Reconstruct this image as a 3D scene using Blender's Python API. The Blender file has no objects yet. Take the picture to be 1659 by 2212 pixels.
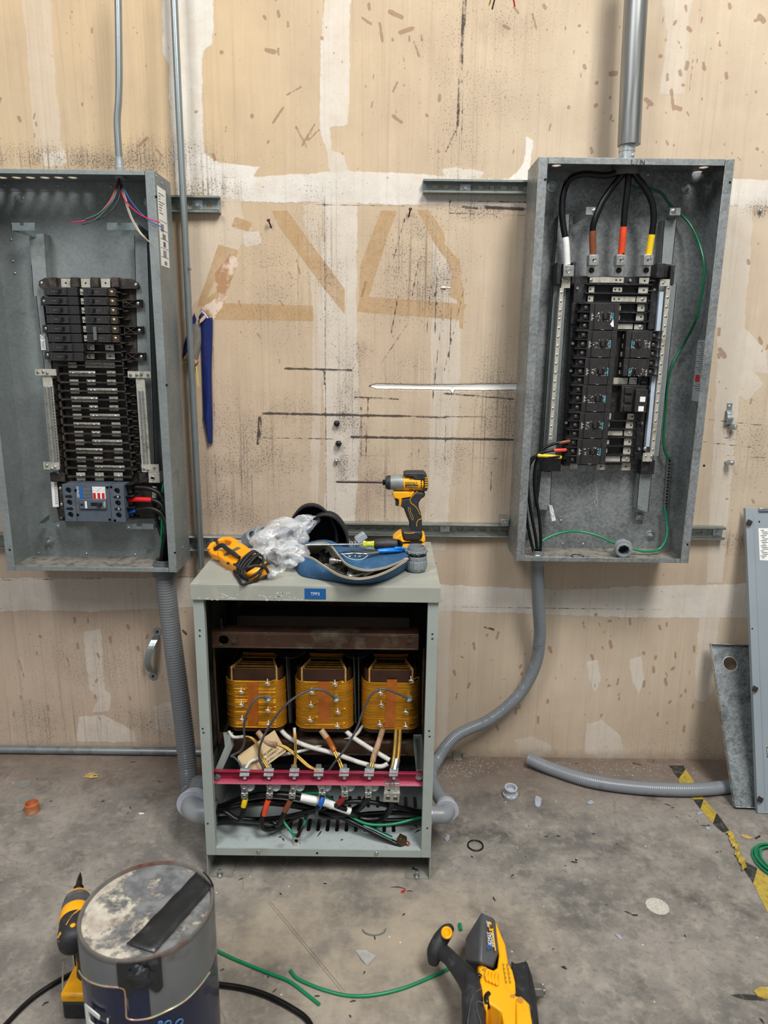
import bpy, bmesh, math, random
import numpy as np
from mathutils import Vector, Matrix, Quaternion
random.seed(7)
R = math.radians
S = bpy.context.scene
COL = S.collection
# ---------------------------------------------------------------- camera
IW, IH, F = 1659.0, 2212.0, 1534.0
CAM = Vector((0, 0, 1.39))
CM = (Matrix.Rotation(math.pi/2 - R(13.3), 3, 'X') @ Matrix.Rotation(R(0.7), 3, 'Z'))
cd = bpy.data.cameras.new('camera'); cam = bpy.data.objects.new('camera', cd); COL.objects.link(cam)
cam.matrix_world = Matrix.Translation(CAM) @ CM.to_4x4()
cd.sensor_fit = 'HORIZONTAL'; cd.sensor_width = 36.0; cd.lens = 36.0*F/IW
cd.clip_start = .02; cd.clip_end = 60
cd.dof.use_dof = True; cd.dof.focus_distance = 2.0; cd.dof.aperture_fstop = 5.0
S.camera = cam
# ---------------------------------------------------------------- world, lights, exposure
wd = bpy.data.worlds.new('world'); S.world = wd; wd.use_nodes = True
wb = wd.node_tree.nodes['Background']; wb.inputs[0].default_value = (.93, .97, 1, 1); wb.inputs[1].default_value = .30
def area(name, loc, aim, size, size_y, power, col=(1, 1, 1)):
    l = bpy.data.lights.new(name, 'AREA'); l.shape = 'RECTANGLE'; l.size = size; l.size_y = size_y
    l.energy = power; l.color = col
    o = bpy.data.objects.new(name, l); COL.objects.link(o); o.location = loc
    o.rotation_euler = (Vector(aim) - Vector(loc)).to_track_quat('-Z', 'Y').to_euler()
    return o
area('ceiling_light', (1.2, -.5, 4.6), (.1, 2.1, .9), .9, 1.8, 205, (1, .985, .95))
area('ceiling_light', (-1.9, -1.2, 4.6), (-.3, 2.1, .8), .9, 1.8, 105, (.97, .985, 1))
S.view_settings.view_transform = 'Standard'; S.view_settings.look = 'None'
S.view_settings.exposure = 0.0; S.view_settings.gamma = 1.0
S.view_settings.use_curve_mapping = False

# ---------------------------------------------------------------- pixel -> place helpers
def ray(px, py):
    return CM @ Vector(((px-IW/2)/F, -(py-IH/2)/F, -1.0))
def W(px, py, Y):
    d = ray(px, py); return CAM + d*(Y/d.y)
def G(px, py, z=0.0):
    d = ray(px, py); return CAM + d*((z-CAM.z)/d.z)
WALL = 2.205
# ---------------------------------------------------------------- materials
MATS = {}
def rgb(h):
    if isinstance(h, str):
        h = h.lstrip('#'); c = [int(h[i:i+2], 16)/255 for i in (0, 2, 4)]
        return tuple(((v+.055)/1.055)**2.4 if v > .04045 else v/12.92 for v in c)
    return tuple(h)
class NT:
    def __init__(s, m):
        s.t = m.node_tree; s.b = s.t.nodes['Principled BSDF']
    def n(s, kind, **kw):
        nd = s.t.nodes.new(kind)
        for k, v in kw.items():
            if k.startswith('i_'):
                key = k[2:]; key = int(key) if key.isdigit() else key.replace('_', ' ')
                if isinstance(v, bpy.types.NodeSocket): s.t.links.new(v, nd.inputs[key])
                else: nd.inputs[key].default_value = v
            else: setattr(nd, k, v)
        return nd
    def l(s, a, b): s.t.links.new(a, b)
    def math(s, op, a, b=None, c=None, clamp=False):
        nd = s.t.nodes.new('ShaderNodeMath'); nd.operation = op; nd.use_clamp = clamp
        for i, v in enumerate((a, b, c)):
            if v is None: continue
            if isinstance(v, bpy.types.NodeSocket): s.l(v, nd.inputs[i])
            else: nd.inputs[i].default_value = v
        return nd.outputs[0]
    def mix(s, f, a, b, mode='MIX'):
        nd = s.t.nodes.new('ShaderNodeMix'); nd.data_type = 'RGBA'; nd.blend_type = mode; nd.clamp_factor = True
        for k, v in ((0, f), (6, a), (7, b)):
            if isinstance(v, bpy.types.NodeSocket): s.l(v, nd.inputs[k])
            elif k == 0: nd.inputs[0].default_value = v
            else: nd.inputs[k].default_value = (*v[:3], 1)
        return nd.outputs[2]
    def rng(s, v, a, b, c=0.0, d=1.0, smooth=False):
        nd = s.t.nodes.new('ShaderNodeMapRange'); nd.clamp = True
        if smooth: nd.interpolation_type = 'SMOOTHSTEP'
        s.l(v, nd.inputs[0])
        for i, x in enumerate((a, b, c, d)): nd.inputs[i+1].default_value = x
        return nd.outputs[0]
    def coord(s, scale=(1, 1, 1), kind='Object'):
        tc = s.t.nodes.new('ShaderNodeTexCoord'); mp = s.t.nodes.new('ShaderNodeMapping')
        mp.inputs['Scale'].default_value = scale; s.l(tc.outputs[kind], mp.inputs[0]); return mp.outputs[0]
    def noise(s, vec, scale, detail=3.0, rough=.55, out=0):
        nd = s.t.nodes.new('ShaderNodeTexNoise'); s.l(vec, nd.inputs['Vector'])
        nd.inputs['Scale'].default_value = scale; nd.inputs['Detail'].default_value = detail
        nd.inputs['Roughness'].default_value = rough; return nd.outputs[out]
    def bump(s, h, strength, dist=.001):
        nd = s.t.nodes.new('ShaderNodeBump'); nd.inputs['Strength'].default_value = strength
        nd.inputs['Distance'].default_value = dist; s.l(h, nd.inputs['Height'])
        s.l(nd.outputs[0], s.b.inputs['Normal'])
def mat(name, color, rough=.5, metal=0.0, var=.12, scale=18, bump=0.0, bscale=300, stretch=(1, 1, 1),
        dirt=None, dirt_amt=.0, dirt_scale=25, spec=.5, trans=0.0, coat=0.0, alpha=1.0, rvar=.1):
    """procedural material: base colour with noise variation, blotchy dirt, fine relief"""
    if name in MATS: return MATS[name]
    m = bpy.data.materials.new(name); m.use_nodes = True; MATS[name] = m
    c = rgb(color); t = NT(m); b = t.b
    b.inputs['Metallic'].default_value = metal; b.inputs['Specular IOR Level'].default_value = spec
    b.inputs['Transmission Weight'].default_value = trans; b.inputs['Coat Weight'].default_value = coat
    b.inputs['Alpha'].default_value = alpha
    v = t.coord(stretch)
    n = t.noise(v, scale)
    f = t.rng(n, .3, .7)
    out = t.mix(f, tuple(x*(1-var) for x in c), tuple(min(1, x*(1+var)) for x in c))
    if dirt is not None:
        n2 = t.noise(v, dirt_scale, 6, .65)
        out = t.mix(t.rng(n2, .62-dirt_amt*.35, .78-dirt_amt*.25), out, rgb(dirt))
    t.l(out, b.inputs['Base Color'])
    t.l(t.rng(n, .3, .7, max(.02, rough-rvar*.5), min(1, rough+rvar*.5)), b.inputs['Roughness'])
    if bump: t.bump(t.noise(v, bscale, 2), bump)
    return m
def galv(name, c1, c2, rough=.38, metal=.75, scale=90, dirt=None, dirt_amt=.2, spangle=1.0):
    """hot dip galvanised steel: crystalline spangle from voronoi cells plus streaks"""
    if name in MATS: return MATS[name]
    m = bpy.data.materials.new(name); m.use_nodes = True; MATS[name] = m
    t = NT(m); b = t.b; v = t.coord()
    vo = t.n('ShaderNodeTexVoronoi', i_Vector=v, i_Scale=scale)
    sep = t.n('ShaderNodeSeparateColor', i_0=vo.outputs['Color'])
    n = t.noise(v, 7, 5); f = t.math('ADD', t.math('MULTIPLY', sep.outputs[0], .45*spangle), t.math('MULTIPLY', t.rng(n, .3, .7), .55))
    out = t.mix(f, rgb(c1), rgb(c2))
    if dirt:
        n2 = t.noise(v, 13, 8, .7); out = t.mix(t.rng(n2, .66-dirt_amt*.3, .8-dirt_amt*.2, 0, .8), out, rgb(dirt))
    t.l(out, b.inputs['Base Color']); b.inputs['Metallic'].default_value = metal
    t.l(t.rng(f, 0, 1, rough+.1, rough-.05), b.inputs['Roughness'])
    t.bump(t.noise(v, 60, 3), .08)
    return m
M_PANEL = galv('panel_galvanised_steel', '#747b7a', '#9fa6a5', .42, .4, 160, '#4c5350', .22, .6)
M_PANELR = galv('panel_rough_galvanised_steel', '#5e6363', '#a5a9a9', .4, .5, 150, '#454b4c', .2)
M_CONDUIT = galv('conduit_zinc', '#8b9496', '#aab2b3', .3, .8, 40, '#5a6062', .15, .5)
M_CONDUIT2 = mat('old_conduit_zinc', '#8c8e8c', .38, .7, .35, 60, .1, 120, (1, 1, .04), '#5c5d58', .3)
M_STRUT = galv('strut_zinc', '#838a85', '#a4aaa5', .42, .6, 60, '#3d3c36', .25)
M_STEEL = mat('bright_steel', '#c6c9c8', .22, 1, .1, 60)
M_ZINC = mat('zinc_hardware', '#b9c0c2', .3, .9, .15, 80)
M_DARKST = mat('dark_steel', '#3b3b3d', .35, .8, .2, 60)
M_TIN = mat('tinned_bus', '#bab6aa', .4, .35, .12, 90, dirt='#8a7c62', dirt_amt=.25, dirt_scale=40)
M_ALU = mat('lug_aluminium', '#c4c3be', .3, .9, .08, 90)
M_ALUC = mat('lug_clamp_aluminium', '#a8adad', .36, .8, .12, 150, .2, 200)
M_BLACK = mat('black_moulded_plastic', '#151517', .5, 0, .2, 60, dirt='#413b34', dirt_amt=.25, dirt_scale=60)
M_DUSTBLACK = mat('dusty_black_plastic', '#241f1b', .6, 0, .2, 50, dirt='#4b4138', dirt_amt=.4, dirt_scale=35)
M_BRK = mat('breaker_phenolic', '#211f1f', .5, 0, .12, 70, .15, 240, dirt='#4a453e', dirt_amt=.15, dirt_scale=50)
M_BLACK2 = mat('glossy_black', '#0f1011', .3, 0, .1)
M_HOLE = mat('hole_black', '#060606', .9, 0, 0)
M_CABLE = mat('black_cable_jacket', '#0c0c0d', .36, 0, .15, 40, spec=.4)
M_RUBBER = mat('dark_rubber', '#1f2022', .55, 0, .18, 60, .15, 500)
M_GREEN = mat('green_insulation', '#0c7a50', .32, 0, .08)
M_WHITE = mat('white_tape', '#e4e4e0', .45, 0, .05, 40, .3, 90)
M_BROWN = mat('brown_tape', '#7c4429', .4, 0, .1, 30, .25, 120)
M_ORANGE = mat('orange_tape', '#e04a26', .38, 0, .07, 30, .25, 120)
M_YELLOWT = mat('yellow_tape', '#e8c21c', .38, 0, .07, 30, .25, 120)
M_REDT = mat('red_tape', '#c41c22', .35, 0, .07, 30, .25, 120)
M_BLUET = mat('blue_tape', '#1560b8', .35, 0, .07, 30, .25, 120)
M_PVC = mat('grey_pvc', '#84888b', .38, 0, .06, 12, .05)
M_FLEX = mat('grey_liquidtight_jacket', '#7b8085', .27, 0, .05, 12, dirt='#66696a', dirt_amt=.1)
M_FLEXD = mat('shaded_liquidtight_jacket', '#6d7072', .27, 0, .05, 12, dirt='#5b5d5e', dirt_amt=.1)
M_XFMR = mat('transformer_grey_paint', '#99a19b', .42, 0, .05, 6, .04, 200, dirt='#8a8f86', dirt_amt=.25, dirt_scale=9)
M_XTOP = mat('dusty_transformer_lid', '#999b91', .5, 0, .08, 8, .04, 200, dirt='#b1ab9b', dirt_amt=.25, dirt_scale=12)
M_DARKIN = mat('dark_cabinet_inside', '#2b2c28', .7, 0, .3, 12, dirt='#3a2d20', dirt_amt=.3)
M_RUST = mat('varnished_rusty_steel', '#3a2519', .38, .2, .35, 16, .3, 80, dirt='#5a5344', dirt_amt=.3, dirt_scale=14)
M_COPPER = mat('copper', '#c26a42', .3, 1, .1)
M_YEL = mat('tool_yellow', '#f3ab0e', .4, 0, .04, 30, .05, dirt='#a07218', dirt_amt=.05)
M_METER = mat('meter_yellow', '#f59d10', .36, 0, .05, 20)
M_OVERM = mat('tool_black_overmould', '#26272a', .55, 0, .2, 40, .25, 400, dirt='#4a4a4a', dirt_amt=.15)
M_PAPER = mat('label_paper', '#e3e3df', .5, 0, .03)
M_INK = mat('label_ink', '#26282b', .6, 0, .0)
M_WINK = mat('white_print', '#dcdcd8', .6, 0, .0)
M_PANELG = mat('grey_enamel_cover', '#8b959b', .4, 0, .05, 5, .03, 200)

# ---------------------------------------------------------------- mesh helpers
def catmull(pts, n=8, closed=False):
    P = [Vector(p) for p in pts]
    if len(P) < 3: return P
    out = []; L = len(P)
    segs = L if closed else L-1
    for i in range(segs):
        if closed: a, b, c, d = P[(i-1) % L], P[i], P[(i+1) % L], P[(i+2) % L]
        else:
            b, c = P[i], P[i+1]
            a = P[i-1] if i > 0 else b*2-c
            d = P[i+2] if i+2 < L else c*2-b
        for k in range(n):
            t = k/n
            out.append(.5*((2*b)+(c-a)*t+(2*a-5*b+4*c-d)*t*t+(3*b-a-3*c+d)*t**3))
    if not closed: out.append(P[-1])
    return out
class MB:
    def __init__(s): s.v = []; s.f = []; s.mi = []; s.cur = 0
    def add(s, vs, fs):
        o = len(s.v); s.v += [Vector(v) for v in vs]; s.f += [tuple(i+o for i in f) for f in fs]; s.mi += [s.cur]*len(fs); return s
    def mat(s, i): s.cur = i; return s
    def box(s, a, b):
        x0, y0, z0 = (min(a[i], b[i]) for i in range(3)); x1, y1, z1 = (max(a[i], b[i]) for i in range(3))
        return s.add([(x0,y0,z0),(x1,y0,z0),(x1,y1,z0),(x0,y1,z0),(x0,y0,z1),(x1,y0,z1),(x1,y1,z1),(x0,y1,z1)],
                     [(0,3,2,1),(4,5,6,7),(0,1,5,4),(1,2,6,5),(2,3,7,6),(3,0,4,7)])
    def obox(s, c, size, M=None):
        h = Vector(size)/2; M = M or Matrix.Identity(3); c = Vector(c)
        q = [c + M @ Vector((sx*h.x, sy*h.y, sz*h.z)) for sz in (-1, 1) for sx, sy in ((-1,-1),(1,-1),(1,1),(-1,1))]
        return s.add(q, [(0,3,2,1),(4,5,6,7),(0,1,5,4),(1,2,6,5),(2,3,7,6),(3,0,4,7)])
    def slab(s, q, off):
        """quad (or polygon) given by corner points, thickened by vector off"""
        n = len(q); q = [Vector(p) for p in q]; off = Vector(off)
        vs = q + [p+off for p in q]
        fs = [tuple(range(n))[::-1], tuple(range(n, 2*n))] + [(i, (i+1) % n, n+(i+1) % n, n+i) for i in range(n)]
        nn = Vector((0,0,0))
        for i in range(n): nn += q[i].cross(q[(i+1) % n])
        if nn.dot(off) < 0: fs = [f[::-1] for f in fs]
        return s.add(vs, fs)
    def frame(s, d):
        d = Vector(d).normalized(); a = Vector((0,0,1)) if abs(d.z) < .9 else Vector((1,0,0))
        u = d.cross(a).normalized(); return u, d.cross(u).normalized()
    def cyl(s, p0, p1, r, seg=16, r2=None, cap=True):
        p0, p1 = Vector(p0), Vector(p1); r2 = r if r2 is None else r2
        u, w = s.frame(p1-p0); vs = []
        for p, rr in ((p0, r), (p1, r2)):
            for i in range(seg):
                a = 2*math.pi*i/seg; vs.append(p+(u*math.cos(a)+w*math.sin(a))*rr)
        fs = [((i+1) % seg, i, seg+i, seg+(i+1) % seg) for i in range(seg)]
        fs = [f[::-1] for f in fs] if False else fs
        if cap: fs += [tuple(range(seg)), tuple(range(2*seg-1, seg-1, -1))]
        return s.add(vs, fs)
    def tube(s, pts, r, seg=10, smooth=6, closed=False, radii=None, cap=True, flat=None):
        P = catmull(pts, smooth, closed) if smooth else [Vector(p) for p in pts]
        n = len(P); vs = []; fs = []
        tan = []
        for i in range(n):
            if closed: t = P[(i+1) % n]-P[(i-1) % n]
            else: t = P[min(i+1, n-1)]-P[max(i-1, 0)]
            tan.append(t.normalized())
        u, w = s.frame(tan[0])
        for i in range(n):
            if i: 
                q = tan[i-1].rotation_difference(tan[i]); u = q @ u
            u = (u - tan[i]*u.dot(tan[i])).normalized(); w = tan[i].cross(u)
            if radii: 
                f = i/(n-1)*(len(radii)-1); k = min(int(f), len(radii)-2); rr = radii[k]+(radii[k+1]-radii[k])*(f-k)
            else: rr = r
            for j in range(seg):
                a = 2*math.pi*j/seg; vs.append(P[i]+u*math.cos(a)*rr+w*math.sin(a)*rr*(flat or 1))
        m = n if closed else n-1
        for i in range(m):
            for j in range(seg):
                a = i*seg+j; b = i*seg+(j+1) % seg; c = ((i+1) % n)*seg+(j+1) % seg; d = ((i+1) % n)*seg+j
                fs.append((a, b, c, d))
        if cap and not closed: fs += [tuple(range(seg))[::-1], tuple(range((n-1)*seg, n*seg))]
        return s.add(vs, fs)
    def lathe(s, prof, origin, axis=(0, 0, 1), seg=24, close=True):
        o = Vector(origin); d = Vector(axis).normalized(); u, w = s.frame(d); vs = []; n = len(prof)
        for r, h in prof:
            for i in range(seg):
                a = 2*math.pi*i/seg; vs.append(o+d*h+(u*math.cos(a)+w*math.sin(a))*r)
        fs = []
        for k in range(n-1):
            for i in range(seg):
                fs.append((k*seg+(i+1) % seg, k*seg+i, (k+1)*seg+i, (k+1)*seg+(i+1) % seg))
        if close:
            fs += [tuple(range(seg)), tuple(range(n*seg-1, (n-1)*seg-1, -1))]
        return s.add(vs, fs)
    def ring(s, c, axis, ro, ri, th, seg=24):
        return s.lathe([(ri, 0), (ro, 0), (ro, th), (ri, th), (ri, 0)], c, axis, seg, False)
    def hexa(s, c, axis, r, h): return s.cyl(c, Vector(c)+Vector(axis).normalized()*h, r, 6)
    def bolt(s, c, axis, r=.007, h=.006, washer=.012, stud=0):
        ax = Vector(axis).normalized(); c = Vector(c)
        if washer: s.cyl(c, c+ax*.0015, washer, 20)
        s.cyl(c+ax*.0014, c+ax*h, r, 6)
        if stud: s.cyl(c+ax*h*.9, c+ax*(h+stud), r*.5, 10)
        return s
    def screw(s, c, axis, r=.004, h=.002):
        ax = Vector(axis).normalized(); c = Vector(c)
        return s.lathe([(r, 0), (r, h*.5), (r*.6, h), (r*.25, h*1.05), (r*.22, h*.4)], c, ax, 12)
    def sphere(s, c, r, seg=14, sc=(1, 1, 1)):
        c = Vector(c); vs = [c+Vector((0, 0, r*sc[2]))]; rings = seg//2
        for i in range(1, rings):
            p = math.pi*i/rings
            for j in range(seg):
                a = 2*math.pi*j/seg; vs.append(c+Vector((r*sc[0]*math.sin(p)*math.cos(a), r*sc[1]*math.sin(p)*math.sin(a), r*sc[2]*math.cos(p))))
        vs.append(c-Vector((0, 0, r*sc[2]))); fs = [(0, 1+j, 1+(j+1) % seg) for j in range(seg)]
        for i in range(rings-2):
            for j in range(seg):
                a = 1+i*seg+j; b = 1+i*seg+(j+1) % seg; fs.append((a, a+seg, b+seg, b))
        L = len(vs)-1; k = 1+(rings-2)*seg
        fs += [(L, k+(j+1) % seg, k+j) for j in range(seg)]
        return s.add(vs, fs)
    def xform(s, M, start=0):
        for i in range(start, len(s.v)): s.v[i] = M @ s.v[i]
        return s
def finish(o, smooth=40, bevel=0, seg=2):
    me = o.data
    me.polygons.foreach_set('use_smooth', [True]*len(me.polygons))
    me.set_sharp_from_angle(angle=R(smooth))
    if bevel:
        b = o.modifiers.new('bevel', 'BEVEL'); b.width = bevel; b.segments = seg; b.limit_method = 'ANGLE'; b.angle_limit = R(50)
def obj(name, mb, mats, parent=None, bevel=0, smooth=40, loc=None, seg=2, **tags):
    """links the collected faces as ONE mesh object; vertices are given in world space"""
    me = bpy.data.meshes.new(name); o = bpy.data.objects.new(name, me); COL.objects.link(o)
    base = Vector((0, 0, 0))
    if parent is not None:
        p = parent
        while p is not None: base += p.location; p = p.parent
    if loc is not None: o.location = Vector(loc)-base; org = Vector(loc)
    elif parent is None and mb.v:
        n = len(mb.v); c = sum(mb.v, Vector())/n; c.z = min(v.z for v in mb.v); o.location = c; org = c
    else: org = base
    me.from_pydata([tuple(v-org) for v in mb.v], [], mb.f)
    if not isinstance(mats, (list, tuple)): mats = [mats]
    for m in mats: me.materials.append(m)
    if len(mats) > 1: me.polygons.foreach_set('material_index', mb.mi)
    if parent is not None: o.parent = parent
    finish(o, smooth, bevel, seg)
    for k, v in tags.items(): o[k] = v
    return o
def thing(name, label, category, loc, group=None):
    o = bpy.data.objects.new(name, None); COL.objects.link(o); o.location = loc; o.empty_display_size = .05
    o['label'] = label; o['category'] = category
    if group: o['group'] = group
    return o
def tag(o, label, category, group=None):
    o['label'] = label; o['category'] = category
    if group: o['group'] = group
    return o
def struct(name, mb, mats, parent=None, bevel=0, **kw):
    o = obj(name, mb, mats, parent, bevel, **kw)
    if parent is None: o['kind'] = 'structure'
    return o
def text(name, body, origin, xdir, updir, size, m, parent=None, off=.0004, align='LEFT', depth=.0002):
    """lettering as a thin mesh lying on its surface"""
    cu = bpy.data.curves.new(name, 'FONT'); cu.body = body; cu.size = size; cu.align_x = align; cu.extrude = depth
    cu.resolution_u = 2
    t = bpy.data.objects.new(name, cu); me = bpy.data.meshes.new_from_object(t); bpy.data.objects.remove(t); 
    x = Vector(xdir).normalized(); y = Vector(updir).normalized(); z = x.cross(y).normalized(); y = z.cross(x)
    Mx = Matrix((x, y, z)).transposed().to_4x4(); Mx.translation = Vector(origin)+z*off
    base = Vector((0, 0, 0)); p = parent
    while p is not None: base += p.location; p = p.parent
    me.transform(Matrix.Translation(-base) @ Mx)
    me.materials.clear(); me.materials.append(m)
    o = bpy.data.objects.new(name, me); COL.objects.link(o)
    if parent is not None: o.parent = parent
    return o
def dup(o, off=(0, 0, 0), parent=None):
    c = o.copy(); COL.objects.link(c)
    if parent is not None: c.parent = parent
    c.location = o.location+Vector(off)
    for ch in [x for x in bpy.data.objects if x.parent == o]: dup(ch, (0, 0, 0), c)
    return c
from mathutils.geometry import delaunay_2d_cdt
def PX(px, py, X):
    d = ray(px, py); return CAM + d*(X/d.x)
def prect(x0, y0, x1, y1, Y, depth):
    """corners of an upright block whose front face fills this pixel rectangle at distance Y"""
    xm, ym = (x0+x1)/2, (y0+y1)/2
    return ((W(x0, ym, Y).x, Y, W(xm, y1, Y).z), (W(x1, ym, Y).x, Y+depth, W(xm, y0, Y).z))
def pbox(mb, x0, y0, x1, y1, Y, depth): return mb.box(*prect(x0, y0, x1, y1, Y, depth))
def pslab(mb, pts, Y, depth): return mb.slab([W(x, y, Y) for x, y in pts], (0, depth, 0))
def circ(cx, cy, r, n=16, sx=1.0): return [(cx+r*sx*math.cos(2*math.pi*i/n), cy+r*math.sin(2*math.pi*i/n)) for i in range(n)]
def stadium(cx, cy, w, h, n=6):
    r = h/2; L = w/2-r
    return [(cx+L+r*math.cos(a), cy+r*math.sin(a)) for a in [(-.5+i/n)*math.pi for i in range(n+1)]] + \
           [(cx-L+r*math.cos(a), cy+r*math.sin(a)) for a in [(.5+i/n)*math.pi for i in range(n+1)]]
def holed(mb, outline, holes, fn, off):
    """flat sheet with real holes; fn maps sheet coordinates to space, off is the thickness vector"""
    loops = [outline]+list(holes); vs = []; es = []
    for lp in loops:
        o = len(vs); vs += [Vector(p) for p in lp]; es += [(o+i, o+(i+1) % len(lp)) for i in range(len(lp))]
    rv, re, rf, ov, oe, of = delaunay_2d_cdt(vs, es, [list(range(len(outline)))], 1, 1e-7)
    def inside(p, lp):
        c = False; n = len(lp)
        for i in range(n):
            ax, ay = lp[i]; bx, by = lp[(i+1) % n]
            if (ay > p[1]) != (by > p[1]) and p[0] < (bx-ax)*(p[1]-ay)/(by-ay)+ax: c = not c
        return c
    keep = [f for f in rf if not any(inside((sum(rv[i].x for i in f)/3, sum(rv[i].y for i in f)/3), h) for h in holes)]
    off = Vector(off); P3 = [Vector(fn(p.x, p.y)) for p in rv]; n = len(P3)
    cnt = {}
    for f in keep:
        for i in range(3):
            a, b = f[i], f[(i+1) % 3]; cnt[(a, b)] = 1
    nrm = (P3[keep[0][1]]-P3[keep[0][0]]).cross(P3[keep[0][2]]-P3[keep[0][0]]); fl = nrm.dot(off) > 0
    fs = []
    for f in keep:
        fs.append(tuple(f)[::-1] if fl else tuple(f)); fs.append(tuple(i+n for i in f) if fl else tuple(i+n for i in f)[::-1])
    for (a, b) in cnt:
        if (b, a) not in cnt: fs.append((a, b, b+n, a+n) if fl else (b, a, a+n, b+n))
    mb.add(P3+[p+off for p in P3], fs); return mb
def cable(name, pts, r, m, parent=None, seg=12, **kw):
    return obj(name, MB().tube(pts, r, seg, 6), m, parent, smooth=80, **kw)
def ribbed(mb, pts, r, pitch=.006, amp=.0007, seg=20, smooth=16):
    """flexible conduit: helical rib relief along a curve"""
    P = catmull(pts, smooth); L = [0]
    for i in range(1, len(P)): L.append(L[-1]+(P[i]-P[i-1]).length)
    n = int(L[-1]/(pitch/3)); Q = []; k = 0
    for j in range(n+1):
        d = L[-1]*j/n
        while k < len(L)-2 and L[k+1] < d: k += 1
        t = (d-L[k])/max(1e-9, L[k+1]-L[k]); Q.append(P[k].lerp(P[k+1], t))
    rad = [r+amp*math.cos(2*math.pi*j/3) for j in range(n+1)]
    return mb.tube(Q, r, seg, 0, radii=rad)
# ================================================================ wall and floor
def poly_sdf(X, Z, pts):
    """signed distance, positive inside, to a polygon on the wall plane"""
    d = np.full(X.shape, 1e9); ins = np.zeros(X.shape, bool); n = len(pts)
    for i in range(n):
        ax, az = pts[i]; bx, bz = pts[(i+1) % n]
        ex, ez = bx-ax, bz-az; L = ex*ex+ez*ez+1e-12
        t = np.clip(((X-ax)*ex+(Z-az)*ez)/L, 0, 1)
        d = np.minimum(d, np.hypot(X-ax-t*ex, Z-az-t*ez))
        c = ((az > Z) != (bz > Z)); xi = (bx-ax)*(Z-az)/(bz-az+1e-12)+ax
        ins ^= (c & (X < xi))
    return np.where(ins, d, -d)
def seg_d(X, Z, a, b):
    ex, ez = b[0]-a[0], b[1]-a[1]; L = ex*ex+ez*ez+1e-12
    t = np.clip(((X-a[0])*ex+(Z-a[1])*ez)/L, 0, 1)
    return np.hypot(X-a[0]-t*ex, Z-a[1]-t*ez)
def wp(x, y):
    p = W(x, y, WALL); return (p.x, p.z)
xs = np.concatenate([np.linspace(-2.6, -1.3, 40)[:-1], np.linspace(-1.3, 1.3, 560), np.linspace(1.3, 2.6, 40)[1:]])
zs = np.concatenate([np.linspace(0.0, 2.4, 520), np.linspace(2.4, 3.4, 40)[1:]])
GX, GZ = np.meshgrid(xs, zs)
MUD = [  # joint compound, with strength
 (1.0, [(350,-60),(462,-60),(458,95),(436,110),(440,330),(470,350),(560,362),(545,382),(380,388),(372,340),(365,140),(352,120)]),
 (.75, [(702,-60),(758,-60),(752,272),(712,276),(718,325),(745,338),(752,372),(715,375),(692,275),(692,120)]),
 (1.0, [(378,388),(560,382),(760,370),(916,376),(1000,385),(1150,388),(1150,446),(800,440),(380,432)]),
 (.9, [(1560,388),(1800,388),(1800,452),(1560,445)]),
 (.65, [(700,436),(772,436),(770,700),(778,900),(765,1180),(700,1180),(705,900),(680,700),(690,610)]),
 (.35, [(655,440),(700,436),(692,900),(685,1180),(670,1180),(676,700)]),
 (.4, [(935,480),(1000,600),(990,900),(960,1190),(915,1190),(930,900)]),
 (.35, [(1425,-60),(1500,-60),(1478,205),(1425,205),(1440,80)]),
 (.5, [(1545,446),(1628,446),(1605,760),(1560,1260),(1525,1260),(1550,760)]),
 (.85, [(1560,1262),(1800,1260),(1800,1335),(1400,1335),(1100,1325),(930,1320),(930,1262),(1200,1275),(1400,1266)]),
 (.7, [(-200,1250),(430,1248),(430,1310),(180,1322),(80,1318),(0,1322),(-200,1320)]),
 (.5, [(1512,1330),(1556,1330),(1550,1370),(1538,1500),(1520,1518),(1502,1512),(1502,1440)]),
 (.5, [(180,1365),(218,1357),(222,1460),(226,1490),(240,1502),(236,1536),(200,1538),(212,1508),(192,1490)]),
 (.3, [(40,-60),(105,-60),(122,200),(135,330),(75,335),(62,150)]),
 (.55, [(170,1550),(225,1545),(290,1580),(292,1605),(165,1600)]),
 (.45, [(330,1525),(380,1515),(395,1560),(375,1590),(335,1575)]),
 (.5, [(1268,1565),(1300,1555),(1342,1590),(1345,1640),(1262,1640)]),
 (.35, [(1110,1600),(1150,1590),(1190,1610),(1200,1635),(1120,1630)]),
 (1.2, [(1137,296),(1150,305),(1146,345),(1142,387),(1100,388),(1126,362),(1136,335)]),
 (.8, [(948,365),(985,360),(1045,372),(1040,388),(970,390)]),
 (.8, [(88,330),(140,325),(146,352),(130,362),(92,360)]),
 (.55, [(1560,740),(1600,700),(1655,760),(1660,810),(1590,800),(1560,770)]),
 (.5, [(1580,830),(1620,790),(1650,830),(1610,870)]),
 (.35, [(400,386),(520,430),(530,520),(430,640),(392,700),(390,440)]),
 (.6, [(515,500),(560,500),(565,525),(530,535)]),
 (.6, [(1360,1425),(1385,1420),(1392,1470),(1380,1500),(1366,1470)]),
 (.6, [(1268,1430),(1292,1425),(1298,1470),(1286,1500),(1272,1465)]),
 (.35, [(945,1320),(975,1320),(965,1600),(945,1628)]),
]
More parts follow.
